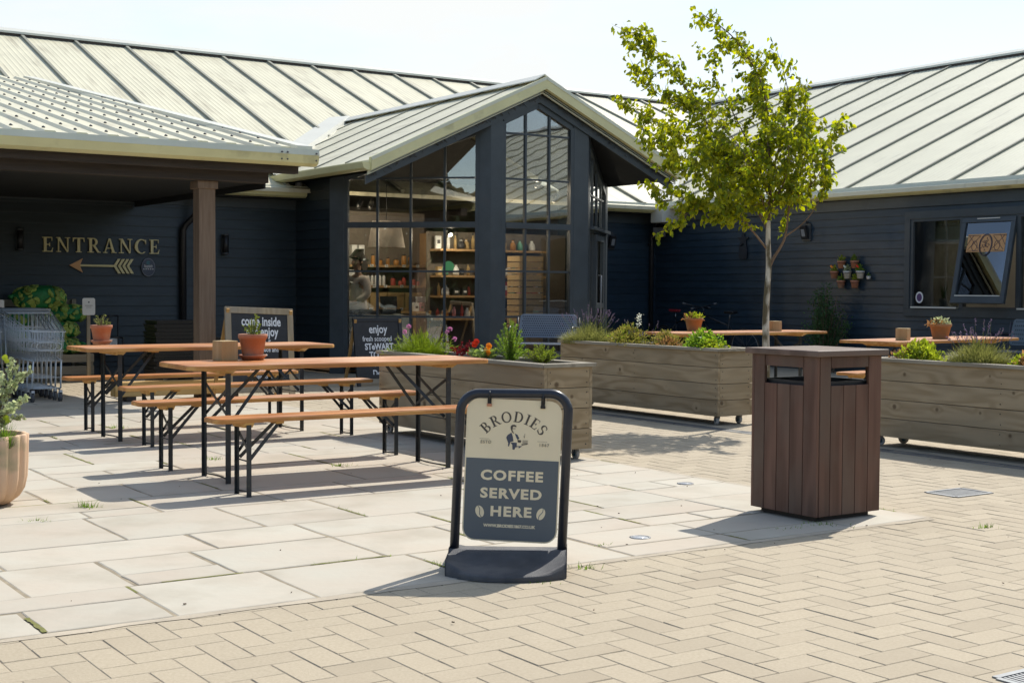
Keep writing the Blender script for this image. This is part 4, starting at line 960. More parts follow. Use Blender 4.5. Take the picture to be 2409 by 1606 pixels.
# ---- planters on castors
def planter(lab, u0, v0):
    wd, ln = .44, 2.52
    t = thing('planter_box', lab, 'planter', W(u0+wd/2, v0+ln/2, 0), GRID+pi/2, 'long timber planters on castors')
    zb = .088; ph = .149
    for sy in (-1, 1):
        m = MB()
        for k in range(4): m.span((-ln/2+.0, sy*wd/2, zb+k*(ph+.004)), (ln/2, sy*(wd/2-.028), zb+k*(ph+.004)+ph))
        m.build('side_boards', 'planter_wood', t, bevel=.003)
    for sx in (-1, 1):
        m = MB()
        for k in range(4): m.span((sx*(ln/2+.001), -wd/2+.0285, zb+k*(ph+.004)), (sx*(ln/2-.027), wd/2-.0285, zb+k*(ph+.004)+ph))
        m.build('end_boards', 'planter_end_wood', t, bevel=.003)
    zt = zb+4*ph+3*.004
    m = MB(); a, b = ln/2+.025, wd/2+.025; ca, cb = ln/2-.06, wd/2-.06
    for sy in (-1, 1): m.add([(-a, sy*b, zt+.0005), (a, sy*b, zt+.0005), (ca, sy*cb, zt+.0005), (-ca, sy*cb, zt+.0005), (-a, sy*b, zt+.03), (a, sy*b, zt+.03), (ca, sy*cb, zt+.03), (-ca, sy*cb, zt+.03)], [f if sy < 0 else f[::-1] for f in ((0, 3, 2, 1), (4, 5, 6, 7), (0, 1, 5, 4), (1, 2, 6, 5), (2, 3, 7, 6), (3, 0, 4, 7))])
    for sx in (-1, 1): m.add([(sx*(a+.0), -b+.003, zt+.0005), (sx*a, b-.003, zt+.0005), (sx*ca, cb-.003, zt+.0005), (sx*ca, -cb+.003, zt+.0005), (sx*a, -b+.003, zt+.03), (sx*a, b-.003, zt+.03), (sx*ca, cb-.003, zt+.03), (sx*ca, -cb+.003, zt+.03)], [f if sx > 0 else f[::-1] for f in ((0, 3, 2, 1), (4, 5, 6, 7), (0, 1, 5, 4), (1, 2, 6, 5), (2, 3, 7, 6), (3, 0, 4, 7))])
    m.build('cap_rail', 'planter_cap', t, bevel=.004)
    m = MB()
    for k in range(4):
        for dz in (.035, .115):
            z = zb+k*(ph+.004)+dz
            for sx in (-1, 1):
                for y in (-wd/2+.055, wd/2-.055): m.tube([(sx*(ln/2+.0005), y+rnd.gauss(0, .004), z), (sx*(ln/2+.0022), y, z)], .0045, 8)
            for sy in (-1, 1):
                for x in (-ln/2+.03, -.02, ln/2-.03): m.tube([(x+rnd.gauss(0, .004), sy*(wd/2-.0005), z), (x, sy*(wd/2+.0012), z)], .004, 8)
    m.build('screw_heads', 'black_metal', t)
    m = MB(); m.span((-ln/2+.03, -wd/2+.03, zb-.004), (ln/2-.03, wd/2-.03, zb+.02)); m.span((-ln/2+.028, -wd/2+.0288, zb+.0201), (ln/2-.0278, -wd/2+.034, zt-.03)); m.span((-ln/2+.028, wd/2-.034, zb+.0201), (ln/2-.0278, wd/2-.0288, zt-.03)); m.build('liner', 'black_plastic', t)
    m = MB(); nx, ny = 50, 9
    V_ = [(-ln/2+.03+(ln-.06)*i/nx, -wd/2+.035+(wd-.07)*j/ny, zt-.028+rnd.gauss(0, .006)+.012*sin(i*.5)) for i in range(nx+1) for j in range(ny+1)]
    m.add(V_, [(i*(ny+1)+j, (i+1)*(ny+1)+j, (i+1)*(ny+1)+j+1, i*(ny+1)+j+1) for i in range(nx) for j in range(ny)], True); m.build('soil', 'soil', t)
    m = MB()
    for _ in range(900):
        x, y = rnd.uniform(-ln/2+.05, ln/2-.05), rnd.uniform(-wd/2+.05, wd/2-.05); R = Matrix.Rotation(rnd.uniform(0, 6), 3, 'Z') @ Matrix.Rotation(rnd.uniform(-.6, .6), 3, 'X') @ Matrix.Rotation(rnd.uniform(-.6, .6), 3, 'Y')
        m.box((x, y, zt-.018+rnd.uniform(0, .014)), (rnd.uniform(.018, .05), rnd.uniform(.006, .016), .004), rot=R)
    tag(m.build('bark_mulch', 'bark_chip', t), kind='stuff')
    for sx in (-1, 1):
        for sy in (-1, 1):
            c = bpy.data.objects.new('castor', None); COL.objects.link(c); c.parent = t; c.location = (sx*(ln/2-.085), sy*(wd/2-.075), 0); c.rotation_euler = (0, 0, rnd.uniform(-.9, .9))
            m = MB(); m.span((-.03, -.03, .0835), (.03, .03, .0838)); m.bar((0, -.019, .083), (.018, -.019, .042), .002, .022, up=(0, 1, 0)); m.bar((0, .019, .083), (.018, .019, .042), .002, .022, up=(0, 1, 0)); m.build('fork', 'zinc', c)
            m = MB()
            pr = [(.020, -.014), (.038, -.014), (.042, -.009), (.042, .009), (.038, .014), (.020, .014)]
            A_ = []; n = 20
            for r, y in pr: A_ += [(.018+r*cos(2*pi*k/n), y, .042+r*sin(2*pi*k/n)) for k in range(n)]
            m.add(A_, [(i*n+k, i*n+(k+1) % n, (i+1)*n+(k+1) % n, (i+1)*n+k) for i in range(5) for k in range(n)], True); m.build('wheel', 'castor_grey', c)
            m = MB(); m.tube([(.018, -.0135, .042), (.018, .0135, .042)], .021, 16); m.build('hub', 'castor_blue', c)
    return t
planter('long timber planter on castors nearest the camera, just behind the pavement sign', 5.745, 8.16)
planter('long timber planter on castors in the middle, with lavender at its far end', 8.75, 9.60)
planter('long timber planter on castors running off the right edge behind the bin', 8.75, 5.25)

# ---- chalk boards
mat('chalkboard', (0.018, 0.019, 0.022), 0.55, var=.3, vscale=5, dirt=(.035, .036, .04), dscale=4, dlo=.5, dhi=.8)
mat('chalk', (0.72, 0.75, 0.78), .8, var=.08, vscale=40)
mat('board_frame_black', (0.016, 0.017, 0.02), .5, var=.2)
def chalk_sign(lab, x, y, wd, h, fw, fm, legm, rz, tilt=.16):
    t = thing('chalkboard_sign', lab, 'sign board', (x, y, 0), rz)
    f = bpy.data.objects.new('front_board', None); COL.objects.link(f); f.parent = t; f.rotation_euler = (-tilt, 0, 0)
    m = MB()
    for sx in (-1, 1): m.span((sx*wd/2, -.016, 0), (sx*(wd/2-fw), .016, h-fw-.0005))
    m.span((-wd/2, -.016, h-fw), (wd/2, .016, h)); m.span((-wd/2+fw+.0005, -.015, .10), (wd/2-fw-.0005, .015, .10+fw)); m.build('frame', fm, f, bevel=.003)
    m = MB(); m.span((-wd/2+fw, -.006, .10+fw), (wd/2-fw, .006, h-fw)); b = m.build('slate', 'chalkboard', f)
    k = bpy.data.objects.new('back_leg', None); COL.objects.link(k); k.parent = t; k.location = (0, h*sin(tilt)*1.02, h*cos(tilt)-.04)
    m = MB(); zz = h*cos(tilt)-.04
    for sx in (-1, 1): m.bar((sx*(wd/2-.03), -.03, .02), (sx*(wd/2-.03), h*.30, -zz), .035, .03)
    m.bar((-wd/2+.03, h*.2, -zz*.7), (wd/2-.03, h*.2, -zz*.7), .02, .03); m.build('support', legm, k)
    return t, f
t, f = chalk_sign('pale wood framed chalkboard by the canopy post, chalked with opening times', -2.80, 15.35, .82, 1.06, .07, 'pale_frame_wood', 'board_leg_wood', GRID)
t.rotation_euler = (0, radians(2.2), GRID)
def chalk(f, txt, size, z, x=0, bold=.003, sx=.75, space=1.0): return lettering(txt, size, 'chalk', 'chalk_lettering', f, (x, -.0068, z), (pi/2, 0, 0), bold, .0004, sx, space)
for txt, s_, z, x, b, sx in (('come inside', .145, .90, .02, .0035, .68), ('and enjoy', .145, .785, .03, .0035, .68), ('DELI 9-5', .10, .655, .0, .002, .75), ('fresh produce and', .075, .585, .01, .001, .78), ('coffee', .07, .525, .02, .001, .8), ('gifting and accessories', .06, .43, .01, .0008, .75), ('CAFE 9-', .095, .345, .0, .002, .8), ('soups, scones', .06, .28, .03, .0008, .8), ('and house 9-5', .075, .20, .0, .001, .9)):
    chalk(f, txt, s_, z, x, b, sx)
m = MB()
for x in (-.27, .27): m.box((x, -.0071, .655), (.11, .0008, .006))
m.build('chalk_line', 'chalk', f)
t, f = chalk_sign('black framed chalkboard in front of the bay window, chalked with an ice cream offer', -1.70, 17.95, .72, .90, .05, 'board_frame_black', 'board_leg_wood', GRID)
for txt, s_, z, x, b, sx in (('enjoy', .155, .745, .0, .003, .8), ('fresh scooped', .095, .620, -.02, .001, .8), ('STeWART', .115, .515, .0, .004, .82), ('TOWER', .12, .405, .02, .0035, .8), ('DAIRY', .10, .29, .02, .003, .8), ('Delicious', .12, .165, .06, .003, .8)):
    chalk(f, txt, s_, z, x, b, sx)

# ================================================================== PLANTS
def leafmat(name, a, b, transl=.45, island=.35, rough=.5): return mat(name, a, rough, col2=b, vscale=3, island=island, transl=transl, spec=.35)
leafmat('birch_leaf', (0.26, 0.30, 0.026), (0.37, 0.37, 0.04), .66, .34)
leafmat('birch_leaf_dark', (0.13, 0.185, 0.022), (0.21, 0.25, 0.03), .58, .35)
leafmat('thrift_green', (0.14, 0.20, 0.025), (0.22, 0.28, 0.04), .5)
leafmat('rosemary_green', (0.15, 0.24, 0.035), (0.24, 0.34, 0.06), .5)
leafmat('heath_green', (0.15, 0.21, 0.025), (0.24, 0.29, 0.045), .45)
leafmat('lavender_green', (0.17, 0.19, 0.055), (0.30, 0.29, 0.10), .45)
leafmat('lavender_stem', (0.17, 0.21, 0.06), (0.26, 0.28, 0.09), .4)
leafmat('sedum_olive', (0.20, 0.20, 0.045), (0.32, 0.27, 0.08), .4)
leafmat('parsley_green', (0.13, 0.24, 0.03), (0.24, 0.33, 0.05), .5)
leafmat('lime_leaf', (0.22, 0.30, 0.03), (0.36, 0.38, 0.06), .5)
leafmat('russet_leaf', (0.30, 0.15, 0.06), (0.40, 0.26, 0.12), .4)
leafmat('ruby_leaf', (0.13, 0.012, 0.018), (0.22, 0.03, 0.03), .4)
leafmat('nasturtium_leaf', (0.22, 0.30, 0.07), (0.33, 0.40, 0.12), .45)
leafmat('ivy_dark', (0.035, 0.085, 0.028), (0.07, 0.14, 0.045), .35)
leafmat('silver_leaf', (0.25, 0.30, 0.13), (0.48, 0.52, 0.33), .4, .4)
mat('lavender_purple', (0.15, 0.105, 0.18), .7, col2=(0.24, 0.17, 0.27), vscale=40, island=.35, transl=.2)
mat('petal_pink', (0.62, 0.27, 0.46), .6, var=.2, island=.25, transl=.3)
mat('petal_red', (0.75, 0.05, 0.015), .5, var=.15, island=.2, transl=.3)
mat('petal_orange', (0.85, 0.30, 0.02), .5, var=.15, island=.15, transl=.3)
mat('petal_white', (0.75, 0.76, 0.66), .6, var=.1, transl=.3)
mat('seed_head', (0.35, 0.26, 0.17), .8, var=.3, island=.3)
mat('birch_bark', (0.46, 0.40, 0.30), .85, col2=(0.72, 0.67, 0.57), vscale=14, stretch=(1, 1, .5), dirt=(0.12, 0.095, 0.05), dscale=8, dlo=.47, dhi=.58, dstretch=(1, 1, .45), bump=.4, bscale=30)
mat('twig_bark', (0.16, 0.105, 0.065), .85, var=.3, vscale=9)
pr = random.Random(23)
def leaf(mb, pos, d, L_, wd, fold=.35, droop=0.0, roll=None):
    d = Vector(d).normalized(); s = d.orthogonal().normalized(); s = Matrix.Rotation(pr.uniform(0, 6.283) if roll is None else roll, 3, d) @ s
    n = d.cross(s); p = Vector(pos)
    a = p + d*L_*.32 - n*droop*L_*.06; t = p + d*L_ - n*droop*L_*.45; b = p + d*L_*.68 - n*droop*L_*.2
    k = n*wd*fold
    mb.add([p, a + s*wd*.5 + k, b + s*wd*.38 + k*.7, t, b - s*wd*.38 + k*.7, a - s*wd*.5 + k], [(0, 1, 2, 3), (0, 3, 4, 5)])
def rdir(up=.3):
    while True:
        v = Vector((pr.uniform(-1, 1), pr.uniform(-1, 1), pr.uniform(-1, 1)))
        if .05 < v.length < 1: v.normalize(); v.z += up; return v.normalized()
def mound(mb, c, r, n, L_, wd, up=.45, shell=.55, fold=.3, droop=.4, zfloor=0.0, lump=.18):
    ph = [pr.uniform(0, 6.28) for _ in range(4)]
    for _ in range(n):
        a = pr.uniform(0, 6.283); e = pr.random()**.8
        el = pr.uniform(0, pi/2); k = (shell + (1-shell)*pr.random()) * (1 + lump*sin(3*a+ph[0]+2*el) + lump*.7*sin(5*a+ph[1]-3*el+ph[2]))
        d = Vector((cos(a)*cos(el), sin(a)*cos(el), sin(el)))
        p = Vector((c[0]+d.x*r[0]*k, c[1]+d.y*r[1]*k, c[2]+max(zfloor, d.z*r[2]*k)))
        leaf(mb, p, d*.8 + rdir(up)*.8, L_*pr.uniform(.6, 1.25), wd*pr.uniform(.7, 1.2), fold, droop)
def grassy(mb, c, r, n, h, wd=.003, spread=.6):
    for _ in range(n):
        a = pr.uniform(0, 6.283); q = sqrt(pr.random()); x, y = c[0]+cos(a)*q*r[0], c[1]+sin(a)*q*r[1]
        blade(mb, x, y, c[2]-.01, h*(1-.55*q*q)*pr.uniform(.65, 1.15), spread*(.25+q)*pr.uniform(.5, 1.4), a+pr.gauss(0, .7), wd)
def stem(mb, p, q, r=.0018, bend=.02):
    p, q = Vector(p), Vector(q); m_ = (p+q)/2 + Vector((pr.gauss(0, bend), pr.gauss(0, bend), 0)); mb.tube([p, m_, q], [r, r*.9, r*.7], 4, cap=False)
def plant(name, lab, cat, u, v, z, parts, group=None):
    t = thing(name, lab, cat, W(u, v, z), 0, group)
    for nm, mb, mt in parts:
        if mb.v: mb.build(nm, mt, t)
    return t
ZS = .70
# -- near planter
f = MB(); st = MB(); fl_ = MB(); sd2 = MB()
grassy(f, (0, 0, 0), (.20, .20), 1500, .17, .0026, .9); mound(f, (0, 0, 0), (.30, .24, .16), 900, .05, .006, .6, .45)
for dx, dy, h, pk in ((-.16, .27, .185, 1), (-.12, .20, .235, 1), (-.13, .25, .20, 0), (.26, -.20, .225, 1), (.24, -.22, .20, 1), (.20, -.1, .15, 0), (.03, .05, .29, 0), (.08, -.04, .28, 0), (.18, -.13, .26, 0), (.15, -.1, .24, 0), (-.25, .30, .12, 0), (.30, -.16, .14, 1), (-.22, .28, .15, 0)):
    stem(st, (dx*.25, dy*.25, .02), (dx, dy, h), .0016, .015); c = Vector((dx, dy, h))
    if pk:
        for _ in range(46): d = rdir(.5); leaf(fl_, c+d*.008, d, .017, .010, .1)
    else:
        for _ in range(14): d = rdir(.3); leaf(sd2, c+d*.003, d, .009, .006, .1)
plant('thrift_plant', 'bright green grassy clump with pink pompom flowers in the near planter', 'plant', 5.965, 10.33, ZS, (('foliage', f, 'thrift_green'), ('stems', st, 'lavender_stem'), ('flowers', fl_, 'petal_pink'), ('seed_heads', sd2, 'seed_head')))
f = MB(); st = MB()
for _ in range(9):
    a = pr.uniform(0, 6.28); tip = Vector((cos(a)*.10, sin(a)*.13, pr.uniform(.06, .15))); stem(st, (0, 0, 0), tip, .002)
    for k in range(15): t_ = pr.uniform(.3, 1); leaf(f, tip*t_, rdir(.2), .028, .013, .3, .5)
plant('ruby_plant', 'dark red leaved small plant beside the orange nasturtium', 'plant', 5.965, 9.68, ZS, (('foliage', f, 'ruby_leaf'), ('stems', st, 'ruby_leaf')))
f = MB(); st = MB(); r1 = MB(); o1 = MB()
def disc(mb, c, n_, r, k=8):
    n_ = Vector(n_).normalized(); s = n_.orthogonal().normalized(); q = n_.cross(s); c = Vector(c)
    mb.add([c - n_*r*.15] + [c + (s*cos(2*pi*i/k) + q*sin(2*pi*i/k))*r*pr.uniform(.85, 1.1) for i in range(k)], [(0, 1+i, 1+(i+1) % k) for i in range(k)])
for _ in range(75):
    a = pr.uniform(0, 6.28); q = sqrt(pr.random())*.13; c = Vector((cos(a)*q, sin(a)*q, .02+pr.random()*(.11-q*.4))); stem(st, (0, 0, -.01), c, .0012); disc(f, c, rdir(.9), pr.uniform(.014, .028))
for mb, c in ((r1, (-.045, .085, .14)), (r1, (-.10, .16, .05)), (o1, (.06, -.115, .115)), (r1, (-.06, .1, .12)), (o1, (.045, -.03, .075)), (o1, (.05, -.09, .06))):
    for k in range(5): a = k*1.2566; disc(mb, Vector(c)+Vector((cos(a)*.012, -.006+sin(a)*.004, sin(a)*.012)), (cos(a)*.4, -1, sin(a)*.4), .0165)
    stem(st, (0, 0, 0), c, .0014)
plant('nasturtium_plant', 'low nasturtium with round pale leaves and red and orange flowers', 'plant', 5.965, 9.35, ZS, (('foliage', f, 'nasturtium_leaf'), ('stems', st, 'lavender_stem'), ('flowers', r1, 'petal_red'), ('flowers', o1, 'petal_orange')))
def rosemary(f, st, c, tips, L_=.028, dens=210, side=.5):
    c = Vector(c)
    for tp in tips:
        q = Vector(tp); m_ = (c+q)/2 + Vector((pr.gauss(0, .012), pr.gauss(0, .012), .01)); st.tube([c, m_, c+q], [.003, .0024, .0012], 4, cap=False)
        ln = q.length
        for k in range(int(ln*dens*4)):
            t_ = pr.uniform(.08, 1); p = c*(1-t_)**2 + m_*2*t_*(1-t_) + (c+q)*t_*t_ if False else c + q*t_ + (m_-c-q*.5)*(4*t_*(1-t_))*.5
            d = rdir(.1)*.8 + q.normalized()*.75; leaf(f, p, d, L_*(1.1-.4*t_)*pr.uniform(.7, 1.2), .0046, .1, 0)
f = MB(); st = MB()
tips = [(0, 0, .33), (-.045, .05, .30), (.05, -.06, .29), (-.10, .13, .20), (-.07, .08, .24), (.08, -.1, .25), (.09, -.14, .19), (.03, .03, .22), (-.12, .17, .16), (.10, -.17, .14), (.04, .02, .27), (-.03, -.03, .26), (.02, -.03, .31), (-.13, .14, .1), (.13, -.15, .1), (-.05, -.05, .18), (.06, .04, .17), (.0, .08, .23), (.02, -.09, .22)]
rosemary(f, st, (0, 0, 0), tips)
plant('rosemary_bush', 'tall bright green rosemary standing upright in the near planter', 'plant', 5.965, 8.93, ZS, (('foliage', f, 'rosemary_green'), ('stems', st, 'twig_bark')))
f = MB(); st = MB()
tips = []
for _ in range(70):
    a = pr.uniform(0, 6.28); q = pr.random()**.6; tips.append((cos(a)*.17*q, sin(a)*.25*q, .145*(1-.55*q*q)*pr.uniform(.75, 1.1)))
rosemary(f, st, (0, 0, 0), tips, .020, 95)
plant('heath_shrub', 'low spreading yellow-green shrub at the near end of the near planter', 'plant', 5.965, 8.50, ZS, (('foliage', f, 'heath_green'), ('stems', st, 'twig_bark')))
# -- lavender
def lavender(name, lab, u, v, rad, hm, hs, n, pal=True):
    f = MB(); st = MB(); fl_ = MB()
    grassy(f, (0, 0, 0), (rad*.95, rad*.8), 2300, hm, .0024, .8); mound(f, (0, 0, 0), (rad, rad*.9, hm*.85), 1000, .045, .005, .7, .4)
    for _ in range(n):
        a = pr.uniform(0, 6.28); q = sqrt(pr.random()); x, y = cos(a)*q*rad*1.15, sin(a)*q*rad*1.05; h = hs*(1-.32*q*q)*pr.uniform(.72, 1.05)
        p = Vector((x*.5, y*.5, hm*.4)); t_ = Vector((x+pr.gauss(0, .015), y+pr.gauss(0, .015), h)); stem(st, p, t_, .0014, .008); d = (t_-p).normalized()
        for k in range(16):
            w_ = rdir(.2)*.7 + d*.6; leaf(fl_, t_ - d*pr.uniform(-.005, .05), w_, .010, .007, .1)
    plant(name, lab, 'lavender', u, v, ZS, (('foliage', f, 'lavender_green'), ('stems', st, 'lavender_stem'), ('flowers', fl_, 'lavender_purple')))
lavender('lavender_bush', 'large lavender with purple spikes at the far end of the middle planter', 8.97, 11.90, .30, .20, .39, 60)
lavender('lavender_bush', 'round lavender with faded spikes in the planter at the right edge', 8.97, 6.86, .235, .19, .345, 42)
f = MB(); st = MB(); fl_ = MB()
for _ in range(16):
    tx, ty, h = pr.uniform(-.20, .20), pr.uniform(-.38, .28), pr.uniform(.12, .27); stem(st, (tx*.3, ty*.3, 0), (tx, ty, h), .0014, .01)
    for k in range(13): leaf(fl_, (tx+pr.gauss(0, .003), ty+pr.gauss(0, .003), h-pr.uniform(-.004, .035)), rdir(.4), .009, .006, .1)
sd2 = MB()
for k in range(60): c = Vector((pr.gauss(-.03, .02), pr.gauss(.10, .02), pr.uniform(.18, .33))); disc(sd2, c, rdir(.2), .008, 6)
stem(st, (0, .05, 0), (-.03, .1, .32), .0016)
plant('meadow_flower', 'thin stems of small mauve flowers rising behind the olive clump in the middle planter', 'plant', 9.02, 11.05, ZS, (('stems', st, 'lavender_stem'), ('flowers', fl_, 'lavender_purple'), ('blossom', sd2, 'petal_white')))
def clump(name, lab, u, v, r, n, L_, wd, mt, extra=None, group=None):
    f = MB(); mound(f, (0, 0, 0), r, n, L_, wd, .5, .4, .25, .5); parts = [('foliage', f, mt)]
    if extra:
        g_ = MB(); mound(g_, (extra[4], extra[5], 0), extra[0], extra[1], L_*.9, wd, .5, .5, .25, .5); parts.append(('leaf_edge', g_, extra[2]))
    plant(name, lab, 'plant', u, v, ZS, parts, group)
clump('sedum_clump', 'broad olive and straw coloured clump next to the lavender in the middle planter', 8.97, 11.24, (.21, .36, .175), 1800, .036, .012, 'sedum_olive', ((.20, .30, .17), 350, 'thrift_green', 0, 0, 0))
clump('sedum_clump', 'smaller olive clump with reddish edges in the middle planter', 8.97, 10.60, (.17, .21, .135), 900, .033, .013, 'sedum_olive', ((.15, .12, .09), 260, 'russet_leaf', 0, 0, -.15))
clump('parsley_clump', 'fresh green curly clump at the near end of the middle planter', 8.97, 10.05, (.19, .29, .155), 1500, .034, .022, 'parsley_green', ((.15, .1, .08), 250, 'lime_leaf', 0, .04, -.24))
clump('heuchera_clump', 'lime and russet leafy clump at the far end of the right-hand planter', 8.97, 7.42, (.17, .23, .14), 900, .036, .024, 'lime_leaf', ((.12, .16, .09), 420, 'russet_leaf', 0, -.06, .16))
clump('heuchera_clump', 'small lime and orange leaves in the right-hand planter beside the faded lavender', 8.93, 6.42, (.10, .10, .09), 260, .032, .022, 'lime_leaf', ((.10, .10, .10), 200, 'russet_leaf', 0, 0, -.1))

# -- herbs in the table pots
f = MB(); st = MB(); rosemary(f, st, (0, 0, 0), [(.02, -.01, .165), (-.03, .02, .10), (-.065, .01, .085), (.045, .02, .10), (.0, -.03, .13), (-.05, -.02, .06), (.03, .03, .15), (.055, -.03, .05)], .022, 130)
t = thing('potted_rosemary', 'upright young rosemary growing in the pot beside the wood block', 'plant', (-1.775, 9.40, .774+.145)); f.build('foliage', 'heath_green', t); st.build('stems', 'twig_bark', t)
f = MB(); st = MB(); tips = []
for _ in range(17): a = pr.uniform(0, 6.28); q = pr.uniform(.02, .075); tips.append((cos(a)*q, sin(a)*q, pr.uniform(.05, .125)))
rosemary(f, st, (0, 0, 0), tips, .024, 60)
t = thing('potted_herb', 'wispy green herb in the mossy pot on the farther table', 'plant', (-3.535, 11.82, .774+.135)); f.build('foliage', 'lavender_stem', t); st.build('stems', 'twig_bark', t)
for lab, x, y, mt, mt2 in (('trailing green succulent with pinkish tips in the pot behind the middle planter', 2.25, 17.0, 'lime_leaf', 'russet_leaf'), ('sprawling straw-coloured succulent in the pot under the window', 4.56, 14.62, 'silver_leaf', 'russet_leaf')):
    f = MB(); g_ = MB(); mound(f, (0, 0, 0), (.105, .105, .07), 120, .045, .02, .5, .4); mound(g_, (-.03, 0, -.005), (.125, .125, .05), 110, .04, .016, .2, .7)
    t = thing('potted_succulent', lab, 'plant', (x, y, .77+.145)); f.build('foliage', mt, t); g_.build('leaf_edge', mt2, t)
# -- shrub and grass in the ribbed pot
f = MB(); st = MB()
for _ in range(44):
    a = pr.uniform(0, 6.28); q = pr.uniform(.05, .27); tp = Vector((cos(a)*q, sin(a)*q, pr.uniform(.12, .52)*(1.15-q*1.3))); st.tube([(0, 0, -.03), tp*.5+Vector((0, 0, .05)), tp], [.004, .003, .0015], 5)
    for k in range(46):
        t_ = pr.uniform(.3, 1.03); c = tp*t_ + Vector((0, 0, .05*4*t_*(1-t_))) + rdir(0)*.016; disc(f, c, rdir(.4), pr.uniform(.009, .0155), 7)
yl = MB()
for c in ((.13, -.05, .49), (.05, -.1, .47), (.15, -.1, .15), (.03, -.16, .12)): disc(yl, c, (0, -1, .3), .019, 8); disc(yl, (c[0]+.01, c[1], c[2]-.02), (.3, -1, .3), .015, 8)
t = thing('silver_shrub', 'bushy shrub with small round silvery leaves growing in the ribbed pot', 'shrub', (-3.03, 7.90, .37)); f.build('foliage', 'silver_leaf', t); st.build('stems', 'twig_bark', t); yl.build('young_leaves', 'lime_leaf', t)
f = MB(); grassy(f, (0, 0, 0), (.045, .045), 260, .17, .003, .6)
t = thing('grass_tuft', 'tuft of fresh green grass at the rim of the ribbed pot', 'plant', (-2.885, 7.80, .355)); f.build('foliage', 'grass_blade', t)

# -- wall shrub
f = MB(); st = MB()
for _ in range(80):
    a = pr.uniform(0, 6.28); q = pr.random(); tp = Vector((cos(a)*.30*q+.0, sin(a)*.52*q, pr.uniform(.7, 1.42)*(1-.25*q))); st.tube([(tp.x*.4, tp.y*.4, 0), tp*.55+Vector((0, 0, .1)), tp], [.006, .005, .002], 4, cap=False)
    for k in range(62): t_ = pr.uniform(.12, 1.03); leaf(f, tp*t_ + Vector((pr.gauss(0, .045), pr.gauss(0, .055), .05)), rdir(.1), .045, .022, .25, .5)
t = thing('wall_shrub', 'tall dark green shrub growing against the navy wall under the hanging pots', 'shrub', W(16.1, 15.2, 0), GRID); f.build('foliage', 'ivy_dark', t); st.build('stems', 'twig_bark', t)

# ================================================================== THE BIRCH
TREE = thing('birch_tree', 'slender young birch with a pale trunk and a wind-swept yellow-green crown', 'tree', (2.46, 13.3, 0))
KP = 3232.0/13.3
def tp(px, py, y=0.0): return Vector(((px-1805)/KP*(1+y/13.3), y, 1.26+(687.0-py)/KP*(1+y/13.3)))
def smooth(pts, n=6):
    out = []
    for i in range(len(pts)-1):
        p0 = pts[max(i-1, 0)]; p1 = pts[i]; p2 = pts[i+1]; p3 = pts[min(i+2, len(pts)-1)]
        for k in range(n):
            t_ = k/n; out.append(.5*((2*p1) + (p2-p0)*t_ + (2*p0-5*p1+4*p2-p3)*t_*t_ + (3*p1-p0-3*p2+p3)*t_**3))
    return out + [pts[-1]]
tk = MB(); bk = MB(); lf = MB(); ld = MB()
b0 = tp(1806, 1007); trunk = smooth([Vector((b0.x, 0, 0)), tp(1807, 900), tp(1804, 760), tp(1806, 690), tp(1809, 630), tp(1807, 565), tp(1807, 520)])
tk.tube(trunk, [.039-.019*i/(len(trunk)-1)+.012*max(0, 1-i/3)**2 for i in range(len(trunk))], 12); tk.build('trunk', 'birch_bark', TREE)
